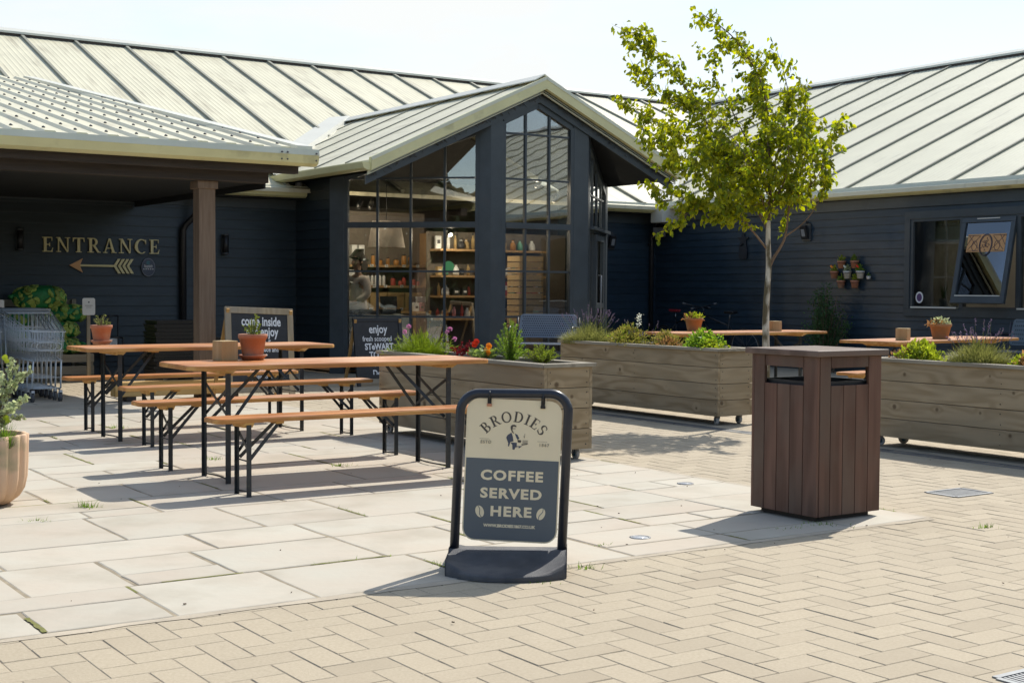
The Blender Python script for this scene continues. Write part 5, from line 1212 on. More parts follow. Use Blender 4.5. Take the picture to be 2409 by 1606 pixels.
LIMBS = [   # (points, start radius, twigs from, twig density, twig length)
 ([tp(1807, 520), tp(1812, 440, .05), tp(1808, 330, .1), tp(1800, 230, .12), tp(1768, 155, .1), tp(1715, 88, .05), tp(1645, 40, 0)], .020, .05, 1.0, .26),
 ([tp(1809, 632), tp(1822, 605), tp(1836, 580, -.02), tp(1846, 550, -.05), tp(1852, 470, -.12), tp(1872, 370, -.2), tp(1886, 280, -.22), tp(1880, 215, -.2)], .017, .42, 1.15, .27),
 ([tp(1846, 556, -.05), tp(1880, 530, -.08), tp(1905, 500, -.1), tp(1928, 455, -.12), tp(1945, 400, -.1), tp(1950, 340, -.08)], .008, .40, 1.1, .2),
 ([tp(1803, 585), tp(1775, 553, -.05), tp(1748, 524, -.12), tp(1705, 500, -.22), tp(1640, 480, -.3), tp(1570, 462, -.34), tp(1515, 440, -.34)], .011, .30, 1.35, .23),
 ([tp(1806, 540), tp(1790, 508, .05), tp(1770, 460, .1), tp(1735, 395, .14), tp(1690, 330, .16), tp(1640, 250, .14), tp(1590, 180, .1), tp(1530, 115, .05), tp(1462, 78, 0)], .015, .12, 1.15, .26),
 ([tp(1798, 520, .03), tp(1760, 450, .25), tp(1712, 390, .35), tp(1640, 330, .42), tp(1560, 290, .42), tp(1492, 245, .4)], .010, .2, 1.3, .26),
 ([tp(1808, 460, .08), tp(1780, 370, .2), tp(1740, 280, .3), tp(1700, 200, .35), tp(1662, 130, .33)], .009, .2, .9, .2),
 ([tp(1810, 430, .05), tp(1830, 330, -.1), tp(1846, 250, -.15), tp(1830, 170, -.15), tp(1815, 120, -.12)], .010, .15, 1.0, .22),
 ([tp(1808, 380, .1), tp(1812, 280, .3), tp(1790, 180, .38), tp(1760, 110, .35)], .009, .1, .9, .2),
 ([tp(1765, 545, -.1), tp(1700, 470, -.4), tp(1630, 410, -.55), tp(1560, 370, -.6), tp(1510, 330, -.55)], .008, .2, 1.35, .24),
 ([tp(1850, 500, -.1), tp(1880, 430, .1), tp(1905, 350, .2), tp(1915, 270, .22)], .008, .12, 1.1, .22),
 ([tp(1852, 480, -.1), tp(1900, 420, -.4), tp(1925, 350, -.5), tp(1945, 290, -.48)], .007, .2, 1.0, .2),
 ([tp(1815, 480, 0), tp(1830, 420, -.35), tp(1828, 340, -.5), tp(1810, 270, -.52)], .008, .1, 1.0, .22),
 ([tp(1800, 500, 0), tp(1760, 420, -.35), tp(1715, 350, -.5), tp(1660, 290, -.55), tp(1610, 240, -.5)], .008, .15, 1.0, .22),
 ([tp(1640, 250, .14), tp(1580, 240, .2), tp(1520, 200, .2), tp(1495, 160, .18)], .005, .05, 1.0, .15),
 ([tp(1640, 480, -.3), tp(1600, 505, -.35), tp(1560, 530, -.36), tp(1540, 545, -.36)], .004, .2, 1.0, .10),
]
nleaf = 0
def put_leaf(p, d):
    global nleaf
    nleaf += 1
    leaf(ld if pr.random() < .34 else lf, p, d, pr.uniform(.040, .068), pr.uniform(.030, .047), .22, .4)
def twig(p, d, ln, r, lv=0):
    n = max(3, int(ln/.05)); pts = [p.copy()]; d = d.normalized()
    for k in range(n):
        d = (d + Vector((pr.gauss(0, .13), pr.gauss(0, .13), pr.gauss(-.03, .10)))).normalized(); pts.append(pts[-1] + d*ln/n)
    bk.tube(pts, [r*(1-.75*k/n) for k in range(n+1)], 4, cap=False)
    for k in range(int(ln/.0205)):
        f_ = pr.uniform(.08, 1)*n; i = min(int(f_), n-1); q = pts[i].lerp(pts[i+1], f_-i)
        dd = Vector((pr.gauss(-.12, .45), pr.gauss(0, .45), -.75+pr.gauss(0, .35))) + d*.25
        put_leaf(q + Vector((pr.gauss(0, .022), pr.gauss(0, .022), pr.gauss(-.012, .016))), dd)
    if lv == 0 and ln > .14:
        for _ in range(3):
            i = pr.randint(1, n-1); twig(pts[i], (d + rdir(.1)*.9), ln*pr.uniform(.35, .6), r*.6, 1)
for pts, r0, f0, dens, tl in LIMBS:
    P = smooth(pts, 6); N_ = len(P); bk.tube(P, [max(.0025, r0*(1-.85*i/(N_-1))) for i in range(N_)], 7)
    tot = sum((P[i+1]-P[i]).length for i in range(N_-1)); s_ = 0
    for i in range(N_-1):
        seg = (P[i+1]-P[i]); s_ += seg.length; f_ = s_/tot
        if f_ < f0: continue
        for _k in range(int(dens*seg.length/.052*1.15+pr.random())):
            d = seg.normalized()*.75 + rdir(.15)*.85 + Vector((-.12, 0, 0)); twig(P[i], d, tl*pr.uniform(.6, 1.45)*(1.15-.5*f_), .004*(1.1-.6*f_))
    twig(P[-1], (P[-1]-P[-2]), .13, .002, 1)
bk.build('branches', 'twig_bark', TREE); lf.build('crown', 'birch_leaf', TREE); ld.build('crown_dark_leaves', 'birch_leaf_dark', TREE)  # the darker leaves are mixed in at random
print('leaves', nleaf)

# far trees behind the camera, which the upper panes mirror
def belt(): 
    m = MB(); q = random.Random(3)
    for k in range(90):
        a = radians(105+150*k/90); R = q.uniform(38, 60); c = Vector((R*sin(a), R*cos(a), 0)); h = q.uniform(5, 10); rd = q.uniform(3, 5)
        for _ in range(150):
            d = Vector((q.gauss(0, 1), q.gauss(0, 1), q.gauss(0, 1))).normalized()*q.uniform(.6, 1); s = q.uniform(.5, 1.1)
            p = c + Vector((d.x*rd, d.y*rd, h*.5+d.z*h*.5)); t1 = Vector((q.gauss(0, 1), q.gauss(0, 1), q.gauss(0, 1))).normalized()*s; t2 = t1.orthogonal().normalized()*s
            m.add([p-t1, p+t2*.7, p+t1, p-t2*.7], [(0, 1, 2, 3)])
    return m
mat('wood_edge_leaf', (0.04, 0.065, 0.02), .8, var=.4, island=.4)
tag(belt().build('woodland', 'wood_edge_leaf'), kind='stuff')

# ================================================================== ALONG THE WALLS
mat('gold_letter', (0.66, 0.57, 0.29), .5, col2=(0.72, 0.64, 0.35), vscale=6, island=.05)
mat('copper_letter', (0.66, 0.36, 0.16), .5, var=.1)
mat('plaque_slate', (0.07, 0.085, 0.12), .5, var=.1)
mat('plaque_rim', (0.24, 0.25, 0.30), .5)
mat('plaque_teal', (0.05, 0.22, 0.26), .5)
mat('wire_steel', (0.62, 0.66, 0.68), .35, metal=.25, var=.1)
mat('handle_grey', (0.25, 0.27, 0.28), .5, var=.1)
mat('crate_wood', (0.30, 0.25, 0.175), .8, col2=(0.37, 0.315, 0.225), vscale=4, stretch=(.6, 8, 8), bump=.2)
mat('navy_star', (0.015, 0.02, 0.028), .5)
mat('lamp_housing', (0.075, 0.08, 0.085), .45, metal=.3)
mat('lamp_glass', (0.25, 0.26, 0.27), .2)

ES = thing('entrance_sign', 'gold serif ENTRANCE lettering fixed to the dark boarded wall', 'sign', W(5.283, V0-.03, 1.765), GRID)
word = 'ENTRANCE'; hh = .208; gw = [glyph(c)[0]*hh for c in word]; gap = (1.693-sum(gw))/7
for i, c in enumerate(word):
    m = MB(); x0 = sum(gw[:i])+gap*i
    serif_letters(c, lambda k, w_: (Vector((x0, 0, 0)), Vector((hh, 0, 0)), Vector((0, 0, hh))), m, .022, .0004); m.build('letter', 'gold_letter', ES)
AS = thing('arrow_sign', 'gold and copper fletched arrow pointing left below the lettering', 'sign', W(5.66, V0-.03, 1.58), GRID)
k_ = .932/1125.0
def ap(P): return [((x-595)*k_, (622-y)*k_) for x, y in P]
m = MB(); m.prism(ap([(595, 622), (825, 500), (780, 605), (780, 640), (822, 745)]), (0, 0, 0), (1, 0, 0), (0, 0, 1), .02); m.build('arrow_head', 'copper_letter', AS)
m = MB(); m.prism(ap([(780, 605), (1370, 607), (1370, 642), (780, 640)]), (0, 0, 0), (1, 0, 0), (0, 0, 1), .017); m.build('shaft', 'gold_letter', AS)
for i in range(4):
    m = MB(); o_ = i*77; m.prism(ap([(1360+o_, 622), (1435+o_, 500), (1485+o_, 500), (1408+o_, 622), (1490+o_, 755), (1440+o_, 755)]), (0, 0, 0), (1, 0, 0), (0, 0, 1), .019+.0003*i); m.build('fletch', 'gold_letter', AS)
OP = thing('oval_plaque', 'small oval slate-blue rating plaque with five stars beside the arrow', 'plaque', W(6.81, V0-.035, 1.566), GRID)
def ov(rx, rz, n=32): return [(rx*cos(2*pi*k/n), rz*sin(2*pi*k/n)) for k in range(n)]
m = MB(); m.prism(ov(.102, .133), (0, 0, 0), (1, 0, 0), (0, 0, 1), .010); m.build('rim', 'plaque_rim', OP)
m = MB(); m.prism(ov(.096, .127), (0, -.010, 0), (1, 0, 0), (0, 0, 1), .0015); m.build('face', 'plaque_slate', OP)
m = MB()
for i in range(5):
    P = []
    for k in range(10): r = .0135 if k % 2 == 0 else .006; a = pi/2+k*pi/5; P.append(((i-2)*.034+r*cos(a), -.026+r*sin(a)))
    m.prism(P, (0, -.0115, 0), (1, 0, 0), (0, 0, 1), .001)
m.build('stars', 'white_plastic', OP)
m = MB()
for k in range(9): a = k*.7; m.prism([(x+.022*cos(a)*(k > 0), z+.066+.020*sin(a)*(k > 0)) for x, z in ov(.009, .007, 8)], (0, -.0115-.0001*k, 0), (1, 0, 0), (0, 0, 1), .001)
m.build('thistle_emblem', 'plaque_teal', OP)
lettering('Scottish', .042, 'white_plastic', 'lettering', OP, (0, -.0125, .020), (pi/2, 0, 0), .0005, .0005, .95)
lettering('TOURIST BOARD', .014, 'white_plastic', 'lettering', OP, (0, -.0125, -.002), (pi/2, 0, 0), .0002, .0005, 1.1)
for lab, u in (('slim cylindrical wall light left of the gold lettering', 4.97), ('slim cylindrical wall light right of the canopy post', 7.995)):
    t = thing('wall_light', lab, 'wall light', W(u, V0-.02, 1.93), GRID, 'cylindrical wall lights')
    m = MB(); m.box((0, -.01, 0), (.09, .02, .30)); m.build('back_plate', 'lamp_housing', t, bevel=.003)
    m = MB(); m.tube([(0, -.07, -.13), (0, -.07, .13)], .045, 16); m.build('lamp_body', 'black_metal', t)
    for z in (-.14, .14):
        m = MB(); m.tube([(0, -.07, z-.012), (0, -.07, z+.012)], .05, 16); m.box((0, -.03, z), (.03, .05, .016)); m.build('collar', 'lamp_housing', t)

# ---- log bags in a slatted crate
CT = thing('log_crate', 'wide slatted pale wooden crate holding green net log bags against the wall', 'crate', W(4.83, 19.3, 0), GRID)
m = MB()
for z0, z1 in ((.02, .065), (.075, .195), (.245, .352)): m.span((-1.0, -.45, z0), (.885, -.425, z1))
for z0, z1 in ((.08, .2), (.25, .355)): m.span((.862, -.424, z0), (.886, .45, z1))
m.build('front_slats', 'crate_wood', CT, bevel=.004)
m = MB()
for z0, z1 in ((.25, .36), (.6, .7), (.99, 1.09)): m.span((-1.0, .42, z0), (.885, .445, z1))
m.build('back_slats', 'crate_wood', CT, bevel=.004)
for x in (-.95, .82):
    m = MB(); m.span((x, -.424, 0), (x+.06, -.37, .36)); m.span((x, .36, 0), (x+.06, .419, 1.1)); m.build('corner_post', 'crate_wood', CT)
mt = bpy.data.materials.new('net_logs'); mt.use_nodes = True; nt = mt.node_tree; p = nt.nodes['Principled BSDF']; p.inputs['Roughness'].default_value = .7
c = nt.nodes.new('ShaderNodeTexCoord'); oi = nt.nodes.new('ShaderNodeObjectInfo'); ad = nt.nodes.new('ShaderNodeVectorMath'); ad.operation = 'MULTIPLY_ADD'
nt.links.new(oi.outputs['Random'], ad.inputs[0]); ad.inputs[1].default_value = (9, 13, 7); nt.links.new(c.outputs['Object'], ad.inputs[2])
vo = nt.nodes.new('ShaderNodeTexVoronoi'); vo.feature = 'DISTANCE_TO_EDGE'; vo.inputs['Scale'].default_value = 10.5; nt.links.new(ad.outputs[0], vo.inputs['Vector'])
r = nt.nodes.new('ShaderNodeValToRGB'); r.color_ramp.elements[0].position = .04; r.color_ramp.elements[1].position = .16; r.color_ramp.elements[0].color = (.012, .09, .022, 1); r.color_ramp.elements[1].color = (.34, .38, .05, 1)
nt.links.new(vo.outputs['Distance'], r.inputs['Fac'])
nz = nt.nodes.new('ShaderNodeTexNoise'); nz.inputs['Scale'].default_value = 7; nt.links.new(ad.outputs[0], nz.inputs['Vector'])
mr = nt.nodes.new('ShaderNodeMapRange'); mr.inputs['From Min'].default_value = .4; mr.inputs['From Max'].default_value = .65; nt.links.new(nz.outputs['Fac'], mr.inputs['Value'])
mx = nt.nodes.new('ShaderNodeMix'); mx.data_type = 'RGBA'; nt.links.new(mr.outputs[0], mx.inputs[0]); nt.links.new(r.outputs[0], mx.inputs[6]); mx.inputs[7].default_value = (.02, .26, .09, 1); nt.links.new(mx.outputs[2], p.inputs['Base Color'])
bp = nt.nodes.new('ShaderNodeBump'); bp.inputs['Strength'].default_value = .9; bp.inputs['Distance'].default_value = .03; nt.links.new(vo.outputs['Distance'], bp.inputs['Height']); nt.links.new(bp.outputs[0], p.inputs['Normal'])
MATS['net_logs'] = mt
mat('net_green', (0.012, 0.13, 0.035), .6, col2=(0.02, 0.24, 0.07), vscale=30)
mat('net_log_end', (0.16, 0.30, 0.05), .7, col2=(0.36, 0.38, 0.09), vscale=5, island=.35)
bagspots = [((.28, 0.0, 1.12), .37, .17, 'topmost green net bag of split logs on the crate'), ((.20, .02, .86), .40, .14, 'green net log bag just under the topmost one'), ((.62, -.02, .90), .30, .13, 'green net log bag behind the white notice'),
            ((.50, -.16, .68), .26, .12, 'bright sunlit green net log bag between trolley and white notice'), ((.50, -.18, .46), .30, .12, 'lowest green net log bag seen above the crate rim'), ((-.1, .05, .62), .42, .14, 'green net log bag hidden behind the trolley basket'), ((-.12, .05, .34), .42, .16, 'green net log bag at the bottom of the crate')]
qr = random.Random(5)
for (x, y, z), rx, rz, lab in bagspots:
    t = thing('log_bag', lab, 'log bag', W(4.83+x, 19.3+y, z), GRID+qr.uniform(-.15, .15), 'green net bags of logs')
    m = MB(); nu, nv = 22, 12; ph = [qr.uniform(0, 6) for _ in range(6)]
    V_ = []
    for j in range(nv+1):
        b = -pi/2+pi*j/nv
        for i in range(nu):
            a = 2*pi*i/nu; k = 1+.06*sin(3*a+ph[0]+2*b)+.06*sin(5*a+ph[1]-3*b)+.05*sin(7*a+ph[2]+5*b)
            cx = abs(cos(b))**.6*(1 if cos(b) > 0 else 0)
            V_.append((rx*k*cx*abs(cos(a))**.75*(1 if cos(a) > 0 else -1), .22*k*cx*sin(a), rz*k*abs(sin(b))**.8*(1 if b > 0 else -1)))
    m.add(V_, [(j*nu+i, j*nu+(i+1) % nu, (j+1)*nu+(i+1) % nu, (j+1)*nu+i) for j in range(nv) for i in range(nu)], True)
    m.v = [(x*.90, y*.90, z*.88) for x, y, z in m.v]; m.build('bag', 'net_green', t)
    m = MB()
    for k in range(95):      # log ends pressing against the net
        a = qr.uniform(0, 6.283); b = math.asin(qr.uniform(-.75, 1)); cx = abs(cos(b))**.6
        n_ = Vector((cos(a)*cos(b)/rx, sin(a)*cos(b)/.22, sin(b)/rz)).normalized()
        c_ = Vector((rx*.93*cx*abs(cos(a))**.75*(1 if cos(a) > 0 else -1), .22*.93*cx*sin(a), rz*.93*abs(sin(b))**.8*(1 if b > 0 else -1)))
        x_ = n_.orthogonal().normalized(); x_ = Matrix.Rotation(qr.uniform(0, 6.3), 3, n_) @ x_; y_ = n_.cross(x_); s_ = qr.uniform(.032, .058); st_ = qr.choice((90, 120, 180, 300))
        P = [(s_*(cos(radians(st_*j/5))-.3), s_*(sin(radians(st_*j/5))-.3)) for j in range(6)] + ([(-.3*s_, -.3*s_)] if st_ < 300 else [])
        m.prism(P, c_ - n_*.02, x_, y_, .02+qr.uniform(.004, .022))
    m.build('logs', 'net_log_end', t, bevel=.004)
    m = MB(); s_ = qr.choice((-1, 1)); m.tube([(s_*rx*.9, 0, .02), (s_*rx*1.02, -.03, .04), (s_*rx*1.12, -.05, .0)], [.05, .015, .04], 8); m.build('net_end', 'net_green', t)

# ---- notices on stakes
for lab, u, v, z0, z1, wd in (('white notice plate on a stake rising behind the potted herb', 5.515, 18.42, .895, 1.123, .17), ('white notice plate on a stake at the left edge of the yard', 4.34, 18.42, .88, 1.10, .17)):
    t = thing('notice_stake', lab, 'notice', W(u, v, 0), GRID)
    m = MB(); m.span((-.022, .0, 0), (.022, .03, z0+.1)); m.build('stake', 'pale_frame_wood', t)
    m = MB(); m.prism([(x, z+(z0+z1)/2) for x, z in slab_outline(wd, z1-z0, .025)], (0, -.001, 0), (1, 0, 0), (0, 0, 1), .008); b = m.build('plate', 'white_plastic', t, bevel=.002)
    m = MB(); m.prism([(x, z+z1-.055) for x, z in ov(.011, .011, 10)], (0, -.0092, 0), (1, 0, 0), (0, 0, 1), .0008); m.box((0, -.0096, z1-.10), (.10, .0008, .006)); m.box((0, -.0096, z1-.125), (.07, .0008, .004)); m.build('print', 'lamp_housing', b)

# ---- thin black stand and a stack of black trays
t = thing('display_stand', 'thin black metal stand against the wall left of the canopy post', 'stand', W(6.16, 19.5, 0), GRID)
for x in (-.13, .13):
    m = MB(); m.tube([(x, .1, 0), (x, .1, .87)], .011, 8); m.tube([(x, -.12, 0), (x, -.12, .56)], .011, 8); m.tube([(x, .1, .55), (x, -.12, .55)], .009, 8); m.build('side_frame', 'black_metal', t)
m = MB(); m.tube([(-.13, .1, .86), (.13, .1, .86)], .011, 8); m.tube([(-.13, -.12, .555), (.13, -.12, .555)], .011, 8); m.tube([(0, .1, .56), (0, .1, .85)], .008, 8); m.tube([(-.13, .1, .2), (.13, .1, .2)], .009, 8); m.build('rails', 'black_metal', t)
m = MB(); m.span((-.115, .09, .30), (.115, .098, .54)); m.build('card', 'white_plastic', t)
def tray(lab, u, v, z, rz):
    t = thing('black_tray', lab, 'tray', W(u, v, z), GRID+rz, 'stacked flat black plastic trays')
    m = MB(); a, b, h = .32, .22, .046
    m.span((-a, -b, 0), (a, b, .006))
    for s in (-1, 1): m.span((-a-.012, s*b-.006, .0061), (a+.012, s*b+.006, h)); m.span((s*a-.006, -b+.0061, .0061), (s*a+.006, b-.0061, h-.002))
    m.build('body', 'black_plastic', t)
    m = MB()
    for s in (-1, 1): m.span((-a-.02, s*(b+.0062), h-.012), (a+.02, s*(b+.018), h-.0005)); m.span((s*(a+.0065), -b-.0175, h-.011), (s*(a+.0195), b+.0175, h-.0015))
    m.build('rim', 'black_plastic', t)
names = ['lowest', 'second', 'third', 'fourth', 'fifth', 'sixth', 'seventh', 'eighth', 'ninth', 'tenth', 'eleventh', 'twelfth', 'thirteenth', 'fourteenth', 'fifteenth', 'topmost']
for k in range(15): tray(('topmost' if k == 14 else names[k]) + ' flat black tray of the tall stack left of the canopy post', 6.36+qr.gauss(0, .012), 17.5+qr.gauss(0, .012), .11+k*.049, qr.gauss(0, .035))
for k in range(10): tray(('topmost' if k == 9 else names[k]) + ' flat black tray of the low stack right of the canopy post', 6.82+qr.gauss(0, .01), 17.95+qr.gauss(0, .01), .11+k*.049, qr.gauss(0, .03))
for lab, u, v in (('black plastic pallet under the tall stack of trays', 6.36, 17.5), ('black plastic pallet under the low stack of trays', 6.82, 17.95)):
    t = thing('small_pallet', lab, 'pallet', W(u, v, 0), GRID)
    m = MB(); m.span((-.33, -.22, .085), (.33, .22, .1085)); m.build('deck', 'black_plastic', t)
    for x in (-.27, .27): m = MB(); m.span((x-.05, -.2, 0), (x+.05, .2, .0845)); m.build('runner', 'black_plastic', t)

# ---- shopping trolleys
def trolley(lab, u, v):
    t = thing('shopping_trolley', lab, 'trolley', W(u, v, 0), GRID, 'nested wire shopping trolleys')
    def P(fx, fy, fz):   # basket space: fx -1..1, fy 0 front..1 rear, fz 0 bottom..1 rim
        hw = (.165+.015*fz) + (.075+.01*fz)*fy; zb = .455+.05*fy; zt = .775+.205*fy
        return (fx*hw, .0+.06*(1-fz)+fy*(.86-.06*(1-fz)), zb+(zt-zb)*fz)
    m = MB(); r = .0024
    for fz, rr in ((0, .004), (.34, .003), (.68, .003), (1, .006)):
        m.tube([P(-1, 1, fz), P(-1, 0, fz), P(1, 0, fz), P(1, 1, fz)], rr, 5)
    for i in range(1, 12): x = -1+2*i/12; m.tube([P(x, 0, 1), P(x, 0, 0), P(x, 1, 0)], r, 4)
    for s in (-1, 1):
        for i in range(1, 15): y = i/15; m.tube([P(s, y, 1), P(s, y, 0)], r, 4)
    for i in range(1, 6): y = i/6; m.tube([P(-1, y, 0), P(1, y, 0)], .003, 4)
    m.build('basket', 'wire_steel', t)
    m = MB()
    for i in range(11): x = -1+2*i/10; m.tube([P(x, .97, .02), P(x, .99, 1)], r, 4)
    for fz in (.3, .62, .98): m.tube([P(-1, .98, fz), P(1, .98, fz)], .004, 5)
    m.build('rear_gate', 'wire_steel', t)
    m = MB(); q = []
    for k in range(21): a = 2*pi*k/20; q.append((.135*(abs(cos(a))**.5)*(1 if cos(a) > 0 else -1), -.008, .615+.045*(abs(sin(a))**.7)*(1 if sin(a) > 0 else -1)))
    m.tube(q, .0045, 5); m.build('front_bumper', 'wire_steel', t)
    m = MB()
    for s in (-1, 1):
        m.tube([(s*.15, .07, .46), (s*.155, .11, .16), (s*.18, .25, .13), (s*.25, .88, .13)], .010, 7); m.tube([(s*.24, .80, .13), (s*.245, .86, .55), (s*.25, .93, 1.0)], .011, 7); m.tube([(s*.15, .1, .46), (s*.24, .8, .5)], .008, 6)
    m.tube([(-.165, .15, .15), (.165, .15, .15)], .008, 6); m.tube([(-.16, .11, .27), (.16, .11, .27)], .004, 6)
    for i in range(6): m.tube([(-.14+.056*i, .15, .15), (-.2+.08*i, .86, .14)], .0045, 5)
    m.build('chassis', 'wire_steel', t)
    m = MB(); m.tube([(-.27, .93, 1.0), (.27, .93, 1.0)], .018, 10); m.build('handle', 'handle_grey', t)
    m = MB(); m.span((-.26, .895, .955), (.26, .905, .985)); m.build('label_strip', 'handle_grey', t)
    for x, y in ((-.15, .10), (.15, .10), (-.235, .84), (.235, .84)):
        c = bpy.data.objects.new('castor', None); COL.objects.link(c); c.parent = t; c.location = (x, y, 0)
        m = MB(); m.span((-.016, -.02, .105), (.016, .02, .13)); m.bar((-.018, 0, .11), (-.018, .02, .05), .03, .003, up=(1, 0, 0)); m.bar((.018, 0, .11), (.018, .02, .05), .03, .003, up=(1, 0, 0)); m.build('fork', 'wire_steel', c)
        m = MB(); m.tube([(-.014, .02, .052), (.014, .02, .052)], .051, 16); m.build('wheel', 'rubber_grey', c)
    return t
ordn = ['front', 'second', 'third', 'fourth', 'fifth']
tr0 = trolley('front shopping trolley of the nested row beside the log crate', 4.14, 15.28)
for k in range(1, 5): again(tr0, ordn[k]+' shopping trolley of the nested row beside the log crate', W(4.14+qr.gauss(0, .006), 15.28+.19*k, 0))
for k in range(4): again(tr0, ordn[k]+' shopping trolley of the nested row cut off by the left edge', W(3.50+qr.gauss(0, .006), 15.42+.19*k, 0))

# ---- perforated steel settee in front of the bay
mat('steel_blue_paint', (0.17, 0.20, 0.245), .42, var=.08, vscale=6)
mat('punched_hole', (0.012, 0.014, 0.018), .8)
def settee(lab, loc, rz, wd, m_p, zs, zt, rows, cols):
    t = thing('perforated_bench', lab, 'metal bench', loc, rz)
    b = bpy.data.objects.new('backrest', None); COL.objects.link(b); b.parent = t; b.location = (0, .24, zs+.06); b.rotation_euler = (radians(-11), 0, 0)
    hb = zt-zs-.06
    m = MB(); out = [(x, z+hb/2) for x, z in slab_outline(wd, hb, .05)]; out = [(x*(1.0 if z > hb/2 else 1.06), z) for x, z in out]
    m.prism(out, (0, .008, 0), (1, 0, 0), (0, 0, 1), .016); m.build('back_sheet', m_p, b, bevel=.006)
    m = MB()
    for j in range(rows):
        for i in range(cols):
            x = -wd/2+.04+(wd-.08)*(i+(.5 if j % 2 else .0))/cols; z = .035+(hb-.07)*j/(rows-1)
            m.add([(x-.0105, -.0086, z), (x, -.0086, z-.0115), (x+.0105, -.0086, z), (x, -.0086, z+.0115)], [(0, 1, 2, 3)])
    m.build('perforations', 'punched_hole', b)
    m = MB(); m.prism(slab_outline(wd*1.03, .46, .05), (0, 0, zs-.016), (1, 0, 0), (0, 1, 0), .016); s = m.build('seat', m_p, t, bevel=.006)
    m = MB()
    for j in range(12):
        for i in range(cols):
            x = -wd/2+.04+(wd-.08)*(i+(.5 if j % 2 else .0))/cols; y = -.2+.4*j/11
            m.add([(x-.008, y, zs+.0006), (x, y-.009, zs+.0006), (x+.008, y, zs+.0006), (x, y+.009, zs+.0006)], [(0, 1, 2, 3)])
    m.build('perforations', 'punched_hole', s)
    for sx in (-1, 1):
        m = MB(); x = sx*(wd/2+.035); m.tube([(x, -.2, 0), (x, -.22, zs+.02), (x, -.2, zs+.19), (x, -.14, zs+.215), (x, .26, zs+.2)], .015, 8); m.tube([(x, .24, 0), (x, .22, zs), (x, .30, zt-.05)], .015, 8); m.tube([(x, -.2, zs-.05), (x, .23, zs-.05)], .012, 8); m.build('side_frame', 'sign_frame', t)
    return t
settee('blue-grey perforated metal bench standing in front of the bay between two planters', (.42, 18.35, 0), radians(-14), .78, 'steel_blue_paint', .56, .945, 9, 24)
mat('pale_blue_paint', (0.10, 0.14, 0.17), .5)
settee('grey perforated metal bench under the open window at the right edge', W(15.65, 11.2, 0), GRID-pi/2, .9, 'pale_blue_paint', .5, .92, 6, 26)
t = thing('garden_chair', 'orange-brown wooden chair cut off by the right edge', 'chair', W(14.1, 9.62, 0), GRID-pi/2+.3)
m = MB()
for x in (-.24, .24): m.span((x-.03, .2, 0), (x+.03, .26, 1.02)); m.span((x-.03, -.24, 0), (x+.03, -.18, .44))
m.build('legs', 'table_edge', t); m = MB(); m.span((-.28, -.26, .44), (.28, .26, .475)); m.build('seat', 'table_wood', t)
m = MB(); m.span((-.209, .215, .92), (.209, .245, 1.0)); m.span((-.209, .215, .6), (.209, .245, .66)); m.build('back_rails', 'table_edge', t)

# ---- right-hand walls: lights, star, hanging pots
def spot(lab, u, v, z, rz):
    t = thing('wall_spotlight', lab, 'wall light', W(u, v, z), GRID+rz, 'boxy wall lights on the navy walls')
    m = MB(); m.span((-.09, -.03, -.14), (.09, 0, .14)); m.build('back_plate', 'lamp_housing', t, bevel=.004)
    m = MB(); R = Matrix.Rotation(radians(14), 3, 'X'); m.box((0, -.075, .0), (.13, .05, .22), rot=R); m.build('lamp_body', 'black_metal', t, bevel=.006)
    m = MB(); m.box((0, -.104, -.01), (.07, .006, .12), rot=R); m.build('lens', 'lamp_glass', t)
    m = MB(); m.box((0, -.04, .16), (.05, .06, .03)); m.build('sensor', 'lamp_housing', t)
spot('boxy wall light on the corner wall right of the bay', 15.40, V0-.02, 2.15, 0)
spot('boxy wall light on the right wing behind the birch', U0-.02, 15.98, 2.23, -pi/2)
t = thing('floodlight', 'dark floodlight high in the corner above the downpipe', 'floodlight', W(16.25, 19.45, 2.35), GRID-.7)
m = MB(); m.span((-.12, -.05, -.1), (.12, .05, .08)); m.build('lamp_body', 'black_metal', t, bevel=.01)
m = MB(); m.span((-.02, .051, -.02), (.02, .3, .02)); m.build('arm', 'black_metal', t)
t = thing('star_ornament', 'dark metal star hanging on the navy wall left of the birch trunk', 'ornament', W(U0-.035, 17.46, 2.15), GRID-pi/2)
P = []
for k in range(10): r = .15 if k % 2 == 0 else .065; a = pi/2+k*pi/5; P.append((r*cos(a), r*sin(a)))
m = MB(); m.prism(P, (0, 0, 0), (1, 0, 0), (0, 0, 1), .02); m.build('star', 'navy_star', t, bevel=.004)
m = MB(); m.prism([(x, z-.22) for x, z in slab_outline(.2, .22, .04)], (0, 0, 0), (1, 0, 0), (0, 0, 1), .016); m.tube([(0, -.01, .15), (0, -.005, .24)], .004, 5); m.build('pendant', 'navy_star', t)
mat('pot_white', (0.55, 0.53, 0.48), .8, var=.1, dirt=(.4, .18, .09), dscale=6, dlo=.5, dhi=.7)
pots = [(15.16, 1.69, 'terracotta', 'upper left hanging pot with green leaves', 'lime_leaf', None), (14.89, 1.69, 'terracotta', 'upper right hanging pot with spiky green leaves', 'thrift_green', None), (15.31, 1.53, 'terracotta', 'far left hanging pot with a yellow flower', 'lime_leaf', 'petal_orange'),
        (15.035, 1.53, 'pot_white', 'whitened hanging pot in the middle of the seven', 'silver_leaf', 'petal_white'), (14.77, 1.53, 'pot_white', 'whitened hanging pot on the right with a red flower', 'parsley_green', 'petal_red'), (15.165, 1.383, 'terracotta', 'lower left hanging pot with small leaves', 'parsley_green', None), (14.88, 1.383, 'terracotta', 'lower right hanging pot with yellow-green sprig', 'lime_leaf', None)]
